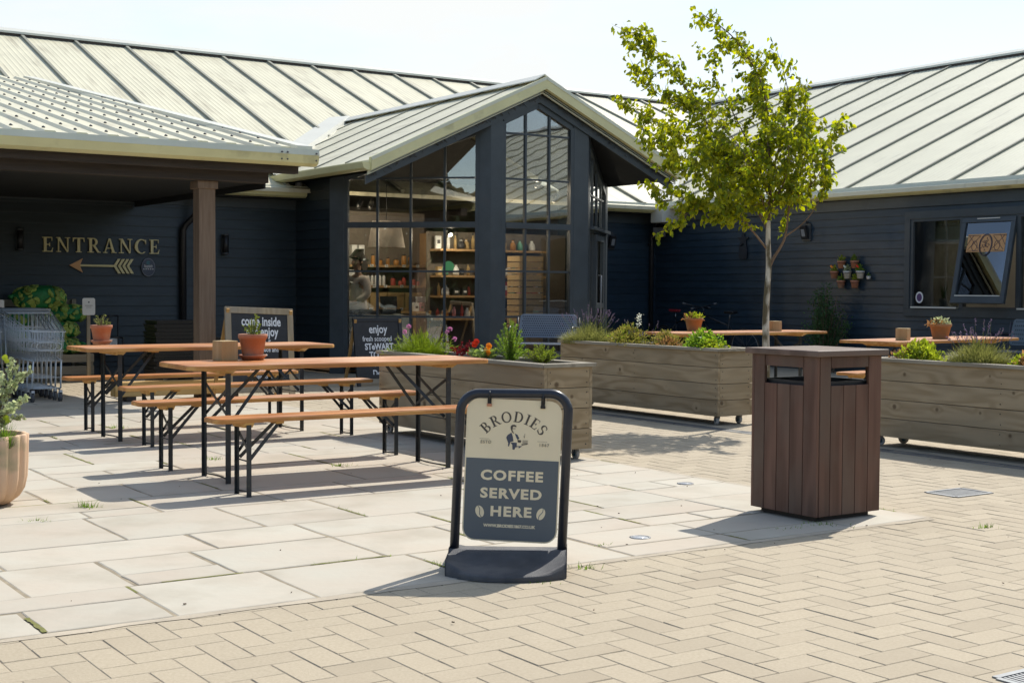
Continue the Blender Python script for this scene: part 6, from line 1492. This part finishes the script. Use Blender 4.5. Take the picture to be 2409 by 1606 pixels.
for v, z, mt_, lab, lm, fm in pots:
    t = thing('hanging_pot', lab, 'plant pot', W(U0-.10, v, z-.055), GRID, 'seven clay pots hung on the navy wall')
    m = MB(); r = .068; m.lathe([(.001, .001), (r*.66, 0), (r*.9, .09), (r, .093), (r*1.02, .118), (r*.9, .119), (r*.86, .10), (.001, .098)], 20, caps=False); m.build('pot_body', mt_, t)
    m = MB(); m.tube([(.075*cos(a), .075*sin(a), .085) for a in [2*pi*k/20 for k in range(21)]], .003, 4); m.tube([(.075, 0, .085), (.09, 0, .10)], .004, 4); m.build('ring', 'black_metal', t)
    m = MB(); mound(m, (0, 0, .11), (.05, .055, .085), 70, .035, .022, .7, .35); m.build('foliage', lm, t)
    if fm:
        m = MB()
        for k in range(6): disc(m, (-.03+.012*cos(k*1.05), .03+.014*sin(k*1.05), .19+.012*sin(k*1.05)), (-1, -.3, .2), .014, 6)
        m.build('flower', fm, t)
t = thing('hanging_pot', 'tiny white pot hung right of the seven clay pots', 'plant pot', W(U0-.08, 14.62, 1.46), GRID)
m = MB(); m.lathe([(.001, 0), (.026, 0), (.036, .05), (.03, .052), (.001, .045)], 14, caps=False); m.build('pot_body', 'pot_white', t)
m = MB(); mound(m, (0, 0, .045), (.03, .03, .04), 26, .025, .014); m.build('foliage', 'parsley_green', t)

# ---- bicycles leaning in the corner
mat('saddle_red', (0.30, 0.02, 0.03), .5)
mat('bike_frame_dark', (0.02, 0.022, 0.026), .35, metal=.2)
mat('tyre', (0.014, 0.014, 0.014), .8)
def bicycle(lab, loc, rz, sadmat):
    t = thing('bicycle', lab, 'bicycle', loc, rz, 'bicycles leaning in the corner'); t.rotation_euler = (radians(-8), 0, rz)
    for x in (-.52, .52):
        w_ = bpy.data.objects.new('wheel', None); COL.objects.link(w_); w_.parent = t; w_.location = (x, 0, .33)
        m = MB(); m.tube([(.315*cos(2*pi*k/28), 0, .315*sin(2*pi*k/28)) for k in range(29)], .018, 7); m.build('tyre', 'tyre', w_)
        m = MB(); m.tube([(.292*cos(2*pi*k/28), 0, .292*sin(2*pi*k/28)) for k in range(29)], .008, 5)
        for k in range(14): a = 2*pi*k/14; m.tube([(0, .02 if k % 2 else -.02, 0), (.29*cos(a), 0, .29*sin(a))], .0014, 3)
        m.tube([(0, -.04, 0), (0, .04, 0)], .018, 8); m.build('rim', 'zinc', w_)
    m = MB(); bb, st_, hd, hd2 = (-.08, 0, .30), (-.22, 0, .80), (.36, 0, .86), (.39, 0, .74)
    for a, b, r in ((bb, st_, .016), (bb, hd2, .018), ((-.19, 0, .70), hd, .015), (hd2, hd, .018), ((-.52, .03, .33), bb, .009), ((-.52, -.03, .33), bb, .009), ((-.52, .03, .33), (-.19, 0, .70), .008), ((-.52, -.03, .33), (-.19, 0, .70), .008), (hd2, (.52, .04, .33), .011), (hd2, (.52, -.04, .33), .011)): m.tube([a, b], r, 8)
    m.build('frame', 'bike_frame_dark', t)
    m = MB(); m.tube([hd, (.35, 0, .97), (.40, 0, 1.0)], .013, 8); m.tube([(.34, -.29, 1.02), (.41, -.08, 1.0), (.41, .08, 1.0), (.34, .29, 1.02)], .012, 8); m.build('handlebar', 'bike_frame_dark', t)
    for s in (-1, 1): m = MB(); m.tube([(.35, s*.25, 1.02), (.335, s*.31, 1.022)], .017, 8); m.build('grip', 'rubber_grey', t)
    m = MB(); m.tube([st_, (-.245, 0, .90)], .012, 8); m.build('seat_post', 'zinc', t)
    m = MB(); m.prism([(-.13, -.07), (-.13, .07), (0, .045), (.13, .018), (.13, -.018), (0, -.045)], (-.24, 0, .90), (1, 0, 0), (0, 1, 0), .045); m.build('saddle', sadmat, t, bevel=.015)
    m = MB(); m.tube([(-.08, -.05, .30), (-.08, .05, .30)], .075, 18); m.tube([(-.08, -.06, .30), (.0, -.06, .15)], .01, 6); m.tube([(-.08, .06, .30), (-.16, .06, .45)], .01, 6); m.build('crankset', 'black_metal', t)
    for x, y, z in ((.0, -.1, .15), (-.16, .1, .45)): m = MB(); m.box((x, y, z), (.09, .08, .02)); m.build('pedal', 'black_metal', t)
    return t
bicycle('dark bicycle with a red saddle leaning on the corner wall behind the clay pot', W(15.95, 18.55, 0), GRID-pi/2-.06, 'saddle_red')
bicycle('dark bicycle with a black saddle nearer the birch trunk, leaning on the navy wall', W(15.85, 17.25, 0), GRID+pi/2+.08, 'black_plastic')

# ================================================================== INSIDE THE SHOP
mat('shelf_wood', (0.36, 0.22, 0.10), .6, col2=(0.45, 0.29, 0.14), vscale=4, stretch=(.6, 8, 8))
mat('kraft_card', (0.42, 0.30, 0.14), .75, var=.1, island=.12)
mat('white_card', (0.68, 0.70, 0.70), .6, var=.05, island=.08)
mat('teal_card', (0.13, 0.36, 0.28), .6, var=.1)
mat('red_goods', (0.42, 0.06, 0.05), .6, var=.2, island=.3)
mat('pink_goods', (0.62, 0.28, 0.32), .6, var=.2, island=.2)
mat('amber_jar', (0.42, 0.20, 0.05), .3, var=.2, island=.3)
mat('dark_goods', (0.03, 0.03, 0.035), .5, var=.3)
mat('pallet_wood', (0.50, 0.335, 0.14), .7, col2=(0.60, 0.42, 0.20), vscale=4, stretch=(.6, 8, 8), island=.1)
mat('green_sticker', (0.17, 0.58, 0.20), .5, var=.05)
mat('skin', (0.50, 0.30, 0.22), .55, var=.05)
mat('hair_dark', (0.02, 0.014, 0.010), .6, var=.3)
mat('blouse_pale', (0.74, 0.66, 0.62), .8, var=.1, vscale=8)
mat('trouser_dark', (0.02, 0.022, 0.03), .8)
mat('lamp_shade_cloth', (0.42, 0.37, 0.32), .8, transl=.3)
mat('signboard_dark', (0.02, 0.018, 0.016), .6)
mat('warm_letter', (0.95, 0.88, 0.66), .5, emit=1.6)
ir = random.Random(9)
def inb(t, lab, cat, u, v, z, d, mt, grp, rz=0.0, lid=None):
    o = thing(t, lab, cat, W(u, v, z), GRID+rz, grp)
    m = MB(); m.span((-d[0]/2, -d[1]/2, 0), (d[0]/2, d[1]/2, d[2]*(.8 if lid else 1)-.0003)); m.build('carton', mt, o, bevel=.003)
    m = MB()
    if lid: m.span((-d[0]/2-.004, -d[1]/2-.004, d[2]*.8), (d[0]/2+.004, d[1]/2+.004, d[2])); m.build('lid', lid, o, bevel=.003)
    else: m.span((-d[0]*.3, -d[1]/2-.0012, d[2]*.35), (d[0]*.3, -d[1]/2-.0002, d[2]*.62)); m.build('print', 'dark_goods' if mt != 'dark_goods' else 'white_card', o)
    return o
# shelving along a partition seen through the left window; shelf fronts run parallel to the yard grid
SHV = 20.75
SHU = (9.55, 12.15)
t = thing('wall_shelving', 'tall wooden shelf unit with three boards seen through the wide bay window', 'shelving', W(0, 0, 0), GRID)
m = MB(); m.span((SHU[0]-.05, SHV+.36, .03), (SHU[1]+.1, SHV+.40, 2.6)); m.build('back_panel', 'room_wall', t)
for z in (.94, 1.33, 1.68): m = MB(); m.span((SHU[0], SHV, z-.04), (SHU[1], SHV+.355, z)); m.build('shelf', 'shelf_wood', t, bevel=.003)
for u in (SHU[0]-.04, SHU[1]+.002): m = MB(); m.span((u, SHV+.02, .03), (u+.038, SHV+.355, 2.25)); m.build('upright', 'shelf_wood', t)
g1 = 'boxed goods on the shop shelves'
nm = 'kraft gift box %s on the lowest shelf behind the bay window'
posn = ['first from the left', 'second from the left', 'third from the left', 'fourth from the left', 'fifth from the left', 'sixth from the left', 'at the right end']
for i in range(7): inb('gift_box', nm % posn[i], 'box', 9.78+i*.345, SHV+.14, .9405, (.31, .22, .27), 'kraft_card', g1, 0, 'kraft_card')
wb = [(9.72, .16, .26), (9.89, .15, .26), (10.07, .18, .27), (10.32, .14, .28), (10.50, .15, .28), (10.66, .14, .26)]
for i, (u, w_, h) in enumerate(wb): inb('white_box', 'tall white carton %s on the middle shop shelf' % posn[i], 'box', u, SHV+.13, 1.3305, (w_*.95, .16, h), 'white_card', g1)
wb = [(9.70, .09, .27, 'teal_card'), (9.81, .09, .27, 'teal_card'), (9.98, .13, .15, 'amber_jar'), (10.72, .10, .33, 'white_card'), (10.86, .11, .33, 'white_card')]
for i, (u, w_, h, mt_) in enumerate(wb): inb('product_box', ('%s product box %s on the upper shop shelf' % ({'teal_card': 'teal and white', 'amber_jar': 'squat amber', 'white_card': 'tall white'}[mt_], posn[i])), 'box', u, SHV+.13, 1.6805, (w_*.95, .13, h), mt_, g1)
def jar(lab, u, v, z, r, h, mt_):
    o = thing('jar', lab, 'jar', W(u, v, z), 0, 'jars and bottles on the shop shelves')
    m = MB(); m.lathe([(.001, 0), (r*.95, 0), (r, .01), (r, h*.72), (r*.7, h*.84), (r*.7, h*.86), (.001, h*.86)], 12, caps=False); m.build('jar_body', mt_, o)
    m = MB(); m.lathe([(.001, h*.861), (r*.78, h*.861), (r*.78, h), (.001, h)], 12, caps=False); m.build('lid', 'dark_goods', o)
for i in range(5): jar('clear slim bottle %s on the middle shop shelf' % posn[i], 11.0+i*.075, SHV+.1, 1.3305, .026, .20, 'white_card')
for i in range(6): jar('amber jar %s on the upper shop shelf' % posn[i], 11.1+i*.15+ir.uniform(-.02, .02), SHV+ir.uniform(.08, .18), 1.6805, ir.uniform(.032, .055), ir.uniform(.09, .2), 'amber_jar')
for i in range(5): jar('red lidded jar %s at the right of the middle shelf' % posn[i], 11.50+i*.12+ir.uniform(-.02, .02), SHV+ir.uniform(.07, .18), 1.3305, ir.uniform(.032, .05), ir.uniform(.08, .17), 'red_goods')
for z in (.94, 1.33, 1.68):
    for k in range(9):
        u = 9.7+k*.27+ir.uniform(-.05, .05)
        o = thing('price_card', 'small white price card on the %s shop shelf, %s' % ({.94: 'lowest', 1.33: 'middle', 1.68: 'upper'}[z], ['far left', 'second along', 'third along', 'fourth along', 'fifth along', 'sixth along', 'seventh along', 'eighth along', 'far right'][k]), 'price card', W(u, SHV-.004, z-.036), GRID, 'price cards on the shop shelves')
        m = MB(); m.span((-.03, 0, 0), (.03, .003, .045)); m.build('card', 'white_card', o); m = MB(); m.span((-.02, -.001, .012), (.018, -.0002, .018)); m.span((-.02, -.001, .026), (.01, -.0002, .034)); m.build('print', 'dark_goods', o)
# counter with goods
t = thing('display_table', 'low wooden display table under the shop shelves', 'table', W(11.7, 19.9, 0), GRID)
m = MB(); m.span((-.55, -.3, .87), (.55, .3, .905)); m.build('tabletop', 'shelf_wood', t)
for x in (-.5, .5):
    for y in (-.26, .26): m = MB(); m.span((x-.03, y-.03, .03), (x+.03, y+.03, .8695)); m.build('leg', 'shelf_wood', t)
for k in range(11):
    c = ['white_card', 'pink_goods', 'dark_goods', 'white_card'][k % 4]
    inb('sample_box', 'little %s box, number %s in the stepped heap on the display table' % ({'white_card': 'white', 'pink_goods': 'pink', 'dark_goods': 'black'}[c], ['one', 'two', 'three', 'four', 'five', 'six', 'seven', 'eight', 'nine', 'ten', 'eleven'][k]), 'box', 11.32+.10*(k % 6), 19.78+.12*(k//6), .9055+(.0 if k < 6 else .0), (.085, .085, .14-.0*k if k < 6 else .24), c, 'little boxes heaped on the display table')
t = thing('mini_easel', 'small black price board on a wooden easel inside the shop', 'easel', W(11.55, 19.45, 0), GRID)
for x in (-.2, .2): m = MB(); m.bar((x, 0, .03), (x*.6, .05, .92), .03, .025); m.build('leg', 'board_leg_wood', t)
m = MB(); m.span((-.22, -.02, .42), (.22, -.005, .86)); m.build('slate', 'chalkboard', t)
lettering('made for', .10, 'chalk', 'chalk_lettering', t, (0, -.022, .78), (pi/2, 0, 0), .001, .0004, .8)
# crate column behind the centre window
for k in range(6):
    t = thing('apple_crate', ['bottom', 'second lowest', 'third', 'fourth', 'fifth', 'topmost'][k]+' slatted wooden crate of the column behind the centre bay window', 'crate', W(12.50, 18.30, .03+k*.298), GRID, 'stacked crates behind the centre window')
    for y in (-.17, .17):
        m = MB()
        for z in (0, .1, .2): m.span((-.23, y-.008, z+.003), (.23, y+.008, z+.088))
        m.build('slats', 'pallet_wood', t)
    for x in (-.225, .225):
        m = MB()
        for z in (0, .1, .2): m.span((x-.008, -.161, z+.003), (x+.008, .161, z+.088))
        m.build('end_slats', 'pallet_wood', t)
    m = MB(); m.span((-.21, -.16, .004), (.21, .16, .012)); m.build('floor_board', 'pallet_wood', t)
# shelves with baskets to the right of the crates
t = thing('wall_shelving', 'narrow shelf unit with pink goods seen through the right part of the centre window', 'shelving', W(0, 0, 0), GRID)
m = MB(); m.span((11.4, 19.55, .03), (14.2, 19.58, 2.22)); m.build('back_panel', 'room_wall', t)
for z, a in ((.80, 11.45), (1.17, 11.45), (1.50, 11.45), (1.93, 11.45)): m = MB(); m.span((a, 19.2, z-.035), (13.6, 19.549, z)); m.build('shelf', 'shelf_wood', t)
gk = ['red_goods', 'pink_goods', 'white_card', 'kraft_card', 'dark_goods', 'amber_jar', 'teal_card']
cnm = {'red_goods': 'red', 'pink_goods': 'pink', 'white_card': 'white', 'kraft_card': 'brown', 'dark_goods': 'dark', 'amber_jar': 'amber', 'teal_card': 'teal'}
ordw = ['first', 'second', 'third', 'fourth', 'fifth', 'sixth', 'seventh', 'eighth', 'ninth', 'tenth', 'eleventh', 'twelfth', 'thirteenth', 'fourteenth', 'fifteenth', 'sixteenth']
for z, lv in ((.8005, 'lowest'), (1.1705, 'second'), (1.5005, 'third'), (1.9305, 'top')):
    k = 0; u = 11.52
    while u < 13.5:
        mt_ = ir.choice(gk if lv != 'top' else gk[2:]); typ = ir.choice((0, 0, 1, 2))
        if not (12.15 < u < 12.30 and lv != 'top'):
            nm_ = '%s %s %s along the %s narrow shelf' % (ordw[min(k, 15)], cnm[mt_], ('wrapped gift', 'squat box', 'slim bottle')[typ], lv)
            o = thing(('gift_bag', 'gift_box', 'bottle')[typ], nm_, ('gift', 'box', 'bottle')[typ], W(u, 19.36+ir.uniform(-.05, .05), z), GRID+ir.uniform(-.3, .3), 'goods on the narrow shelves')
            if typ == 0:
                r = ir.uniform(.045, .065); m = MB(); m.lathe([(.001, 0), (r, 0), (r*1.05, .05), (r*.9, .11), (r*.35, .145), (r*.5, .17)], 9, caps=False); m.build('wrap', mt_, o)
                m = MB(); m.lathe([(r*.37, .137), (r*.41, .145), (r*.37, .153)], 9, caps=False); m.build('ribbon', 'white_card', o)
            elif typ == 1:
                a, h = ir.uniform(.04, .055), ir.uniform(.10, .24); m = MB(); m.span((-a, -.05, 0), (a, .05, h)); m.build('carton', mt_, o); m = MB(); m.span((-a*.6, -.0512, h*.4), (a*.6, -.0502, h*.7)); m.build('print', 'white_card' if mt_ != 'white_card' else 'dark_goods', o)
            else:
                r, h = ir.uniform(.024, .034), ir.uniform(.17, .27); m = MB(); m.lathe([(.001, 0), (r, 0), (r, h*.62), (r*.4, h*.78), (r*.4, h)], 10, caps=False); m.build('glass_body', mt_, o)
                m = MB(); m.lathe([(r*.43, h*.9), (r*.43, h*1.02), (.001, h*1.02)], 10, caps=False); m.build('cap', 'dark_goods', o)
            k += 1
        u += ir.uniform(.115, .165)
# leaf-shaped card and round sticker on the glass, lit sign deeper in
q_ = FL.p(1.80, 1.60, .012)
t = thing('round_sticker', 'plain green round sticker on the bay window glass', 'sticker', (q_.x*CA-q_.y*SA, q_.x*SA+q_.y*CA, 1.60), GRID-pi/4)
m = MB(); m.prism(ov(.083, .083), (0, 0, 0), (1, 0, 0), (0, 0, 1), .002); m.build('disc', 'green_sticker', t)
q_ = FL.p(.50, 1.60, -.05)
t = thing('hanging_leaf', 'pale leaf-shaped ornament hanging inside the bay window', 'ornament', (q_.x*CA-q_.y*SA, q_.x*SA+q_.y*CA, 1.60), GRID-pi/4)
m = MB(); m.prism([(.055*sin(pi*k/10)*(1-.25*k/10), -.09+.02*k) for k in range(11)] + [(-.055*sin(pi*k/10)*(1-.25*k/10), -.09+.02*k) for k in range(10, 0, -1)], (0, 0, 0), (1, 0, 0), (0, 0, 1), .004); m.build('leaf', 'lamp_shade_cloth', t)
m = MB(); m.tube([(0, -.002, .11), (0, -.002, .58)], .002, 4); m.build('cord', 'dark_goods', t)
t = thing('wall_sign', 'small lit name board deep inside the shop', 'sign', W(8.95, 21.5, 1.82), GRID)
m = MB(); m.span((-.35, 0, -.12), (.35, .03, .12)); m.build('board', 'signboard_dark', t)
lettering('KKIA', .15, 'warm_letter', 'lettering', t, (.0, -.004, 0), (pi/2, 0, 0), .001, .001, .9)
# spotlights under the shop ceiling; only the first shows, the rest are added fill
def ceil_spot(lab, u, v, z, e, aim):
    t = thing('ceiling_spotlight', lab, 'ceiling light', W(u, v, z), GRID + (0 if aim else pi), 'spotlights under the shop ceiling')
    m = MB(); m.tube([(0, 0, .12), (0, 0, .05)], .012, 8); m.tube([(0, .03, .06), (0, -.05, -.02)], .04, 12); m.build('lamp_body', 'black_plastic', t)
    m = MB(); m.tube([(0, -.051, -.021), (0, -.054, -.024)], .034, 12); m.build('bulb', 'lamp_glow' if aim else 'black_plastic', t)
    l = bpy.data.lights.new('spot_beam', 'POINT'); l.energy = e; l.color = (1.0, .80, .58); l.shadow_soft_size = .02
    o = bpy.data.objects.new('spot_beam', l); COL.objects.link(o); o.parent = t; o.location = (0, -.075, -.045)
ceil_spot('bright spotlight showing in the upper right of the wide bay window', 11.42, 18.9, 2.16, 24, 1)
ceil_spot('added fill spotlight above the shop assistant at the counter', 9.75, 18.75, 2.55, 16, 0)
ceil_spot('added fill spotlight over the shop shelves', 10.5, 19.8, 2.62, 40, 0)
ceil_spot('added fill spotlight over the crate column', 12.2, 17.5, 2.9, 30, 0)
ceil_spot('added fill spotlight over the narrow gift shelves', 13.1, 18.3, 2.75, 26, 0)
ceil_spot('added fill spotlight near the lit name board', 9.0, 20.6, 2.6, 12, 0)
ceil_spot('added fill light in the side room behind the right window', 17.6, 12.9, 2.55, 26, 0)  # added lamp that brightens the room and the blind
# large pale lamp shade hanging in the window
t = thing('pendant_lamp', 'big pale cloth pendant shade hanging in the wide bay window', 'lamp', W(10.45, 19.2, 1.92), GRID)
m = MB(); m.lathe([(.30, 0), (.22, .42), (.215, .42), (.295, .0)], 24, caps=False); m.build('lamp_shade', 'lamp_shade_cloth', t)
m = MB(); m.tube([(0, 0, .42), (0, 0, 1.0)], .006, 6); m.tube([(-.21, 0, .41), (.21, 0, .41)], .004, 5); m.build('cord', 'dark_goods', t)
# picture, plant pot and round card in the right window
t = thing('framed_picture', 'grey framed seascape on the wall of the room behind the right window', 'picture', W(19.37, 13.55, 1.74), GRID-pi/2)
m = MB(); m.span((-.42, 0, -.42), (.42, .03, .42)); m.build('frame', 'grey_plaster', t)
mat('sea_print', (0.10, 0.17, 0.20), .5, col2=(0.32, 0.38, 0.38), vscale=1.5, stretch=(.4, 1, 3))
m = MB(); m.span((-.34, -.004, -.34), (.34, -.0005, .34)); m.build('print', 'sea_print', t)
t = thing('sill_pot', 'small grey pot with an upright plant on the right window sill', 'plant pot', W(U0+.2, 13.42, 1.06), 0)
m = MB(); m.lathe([(.001, 0), (.06, 0), (.07, .12), (.06, .12), (.001, .1)], 16, caps=False); m.build('pot_body', 'grey_plaster', t)
m = MB()
for k in range(12): a = k*.52; blade(m, .02*cos(a), .02*sin(a), .1, .26+.05*sin(k*3), .25, a, .012)
m.build('foliage', 'ivy_dark', t)
t = thing('round_sticker', 'round white and purple sticker in the corner of the right window', 'sticker', W(U0-.0, 13.70, 1.19), GRID-pi/2)
m = MB(); m.prism(ov(.07, .085), (0, 0, 0), (1, 0, 0), (0, 0, 1), .002); m.build('disc', 'white_card', t)
mat('purple_print', (0.08, 0.04, 0.14), .5)
m = MB(); m.prism(ov(.048, .06), (0, -.0021, 0), (1, 0, 0), (0, 0, 1), .001); m.build('print', 'purple_print', t)

# ---- shop assistant
PE = thing('person', 'dark-haired person in a pale loose blouse standing at the shop counter behind glass', 'person', W(9.86, 19.02, .03), GRID-1.25)
def skinned(name, verts, edges, mt_, par, sub=2, root=0):
    me = bpy.data.meshes.new(name); me.from_pydata([v[:3] for v in verts], edges, []); o = bpy.data.objects.new(name, me); COL.objects.link(o); o.parent = par
    o.modifiers.new('skin', 'SKIN'); 
    for i, v in enumerate(verts): me.skin_vertices[0].data[i].radius = (v[3], v[4] if len(v) > 4 else v[3])
    me.skin_vertices[0].data[root].use_root = True
    s = o.modifiers.new('sub', 'SUBSURF'); s.levels = s.render_levels = sub
    me.materials.append(MATS[mt_]); return o
bv = [(0, 0, .92, .14, .11), (0, 0, 1.10, .12, .09), (0, -.01, 1.28, .145, .095), (0, 0, 1.40, .11, .075), (0, .0, 1.47, .047), (0, -.015, 1.535, .052),
      (0, -.02, 1.60, .078, .092), (0, -.012, 1.68, .082, .098), (0, -.005, 1.745, .05, .06), (0, -.115, 1.615, .012),
      (-.17, 0, 1.385, .055), (-.225, -.02, 1.13, .043), (-.14, -.21, 1.04, .036), (-.07, -.30, 1.03, .026),
      (.17, 0, 1.385, .055), (.225, -.03, 1.13, .043), (.13, -.22, 1.02, .036), (.05, -.31, 1.01, .026),
      (-.095, 0, .85, .095), (-.10, -.01, .48, .065), (-.10, .02, .09, .045), (-.10, -.12, .04, .035), (.095, 0, .85, .095), (.10, -.01, .48, .065), (.10, .02, .09, .045), (.10, -.12, .04, .035)]
be = [(0, 1), (1, 2), (2, 3), (3, 4), (4, 5), (5, 6), (6, 7), (7, 8), (6, 9), (3, 10), (10, 11), (11, 12), (12, 13), (3, 14), (14, 15), (15, 16), (16, 17), (0, 18), (18, 19), (19, 20), (20, 21), (0, 22), (22, 23), (23, 24), (24, 25)]
for sx, hx, hy, hz in ((-1, -.07, -.30, 1.03), (1, .05, -.31, 1.01)):      # hands
    h0 = 13 if sx < 0 else 17
    bv.append((hx+.035*-sx*.4, hy-.055, hz-.012, .030, .017)); pi_ = len(bv)-1; be.append((h0, pi_))
    for k in range(4):
        ox = (k-1.5)*.017; l = (.030, .036, .034, .026)[k]
        bv.append((bv[pi_][0]+ox, hy-.085, hz-.02, .0085)); be.append((pi_, len(bv)-1)); bv.append((bv[pi_][0]+ox*1.1, hy-.085-l, hz-.042, .007)); be.append((len(bv)-2, len(bv)-1))
    bv.append((bv[pi_][0]-sx*.045, hy-.05, hz-.012, .009)); be.append((pi_, len(bv)-1)); bv.append((bv[pi_][0]-sx*.055, hy-.085, hz-.03, .0075)); be.append((len(bv)-2, len(bv)-1))
skinned('body', bv, be, 'skin', PE)
skinned('blouse', [(0, 0, .84, .185, .155), (0, 0, 1.0, .165, .135), (0, 0, 1.15, .145, .115), (0, -.01, 1.30, .165, .115), (0, 0, 1.41, .12, .085), (0, 0, 1.455, .07), (-.18, 0, 1.385, .07), (-.235, -.02, 1.14, .062), (-.16, -.19, 1.05, .058), (.18, 0, 1.385, .07), (.235, -.03, 1.14, .062), (.15, -.20, 1.035, .058)],
        [(0, 1), (1, 2), (2, 3), (3, 4), (4, 5), (4, 6), (6, 7), (7, 8), (4, 9), (9, 10), (10, 11)], 'blouse_pale', PE)
skinned('trousers', [(0, 0, .93, .15, .12), (-.095, 0, .84, .105), (-.10, -.01, .48, .078), (-.10, .02, .11, .068), (.095, 0, .84, .105), (.10, -.01, .48, .078), (.10, .02, .11, .068)], [(0, 1), (1, 2), (2, 3), (0, 4), (4, 5), (5, 6)], 'trouser_dark', PE)
skinned('hair', [(0, .025, 1.72, .092, .098), (0, .055, 1.66, .09, .085), (0, .075, 1.57, .075, .06), (0, .085, 1.47, .06, .045), (0, -.015, 1.765, .07, .07)], [(0, 1), (1, 2), (2, 3), (0, 4)], 'hair_dark', PE)
for sx in (-1, 1):
    m = MB(); m.lathe([(.001, -.006), (.008, 0), (.001, .006)], 8, (sx*.03, -.098, 1.645)); m.build('eye', 'dark_goods', PE)
    m = MB(); m.lathe([(.001, -.03), (.014, -.01), (.018, .012), (.001, .03)], 8, (sx*.083, .0, 1.635)); m.build('ear', 'skin', PE)
m = MB(); m.box((0, -.105, 1.565), (.045, .012, .009)); m.build('mouth', 'red_goods', PE, bevel=.003)
t = thing('shop_counter', 'dark shop counter with a till behind the bay window', 'counter', W(9.95, 18.62, .03), GRID-pi/4+.1)
m = MB(); m.span((-.35, -.2, 0), (.55, .2, .80)); m.build('cabinet', 'dark_goods', t); m = MB(); m.span((-.37, -.22, .8005), (.57, .22, .835)); m.build('countertop', 'shelf_wood', t)
t = thing('till', 'black till standing on the shop counter', 'till', W(10.12, 18.50, .866), GRID-.3)
m = MB(); m.span((-.16, -.12, 0), (.16, .12, .10)); m.build('drawer', 'dark_goods', t); m = MB(); m.box((0, .04, .2), (.26, .03, .18), rot=Matrix.Rotation(-.3, 3, 'X')); m.build('screen', 'dark_goods', t)
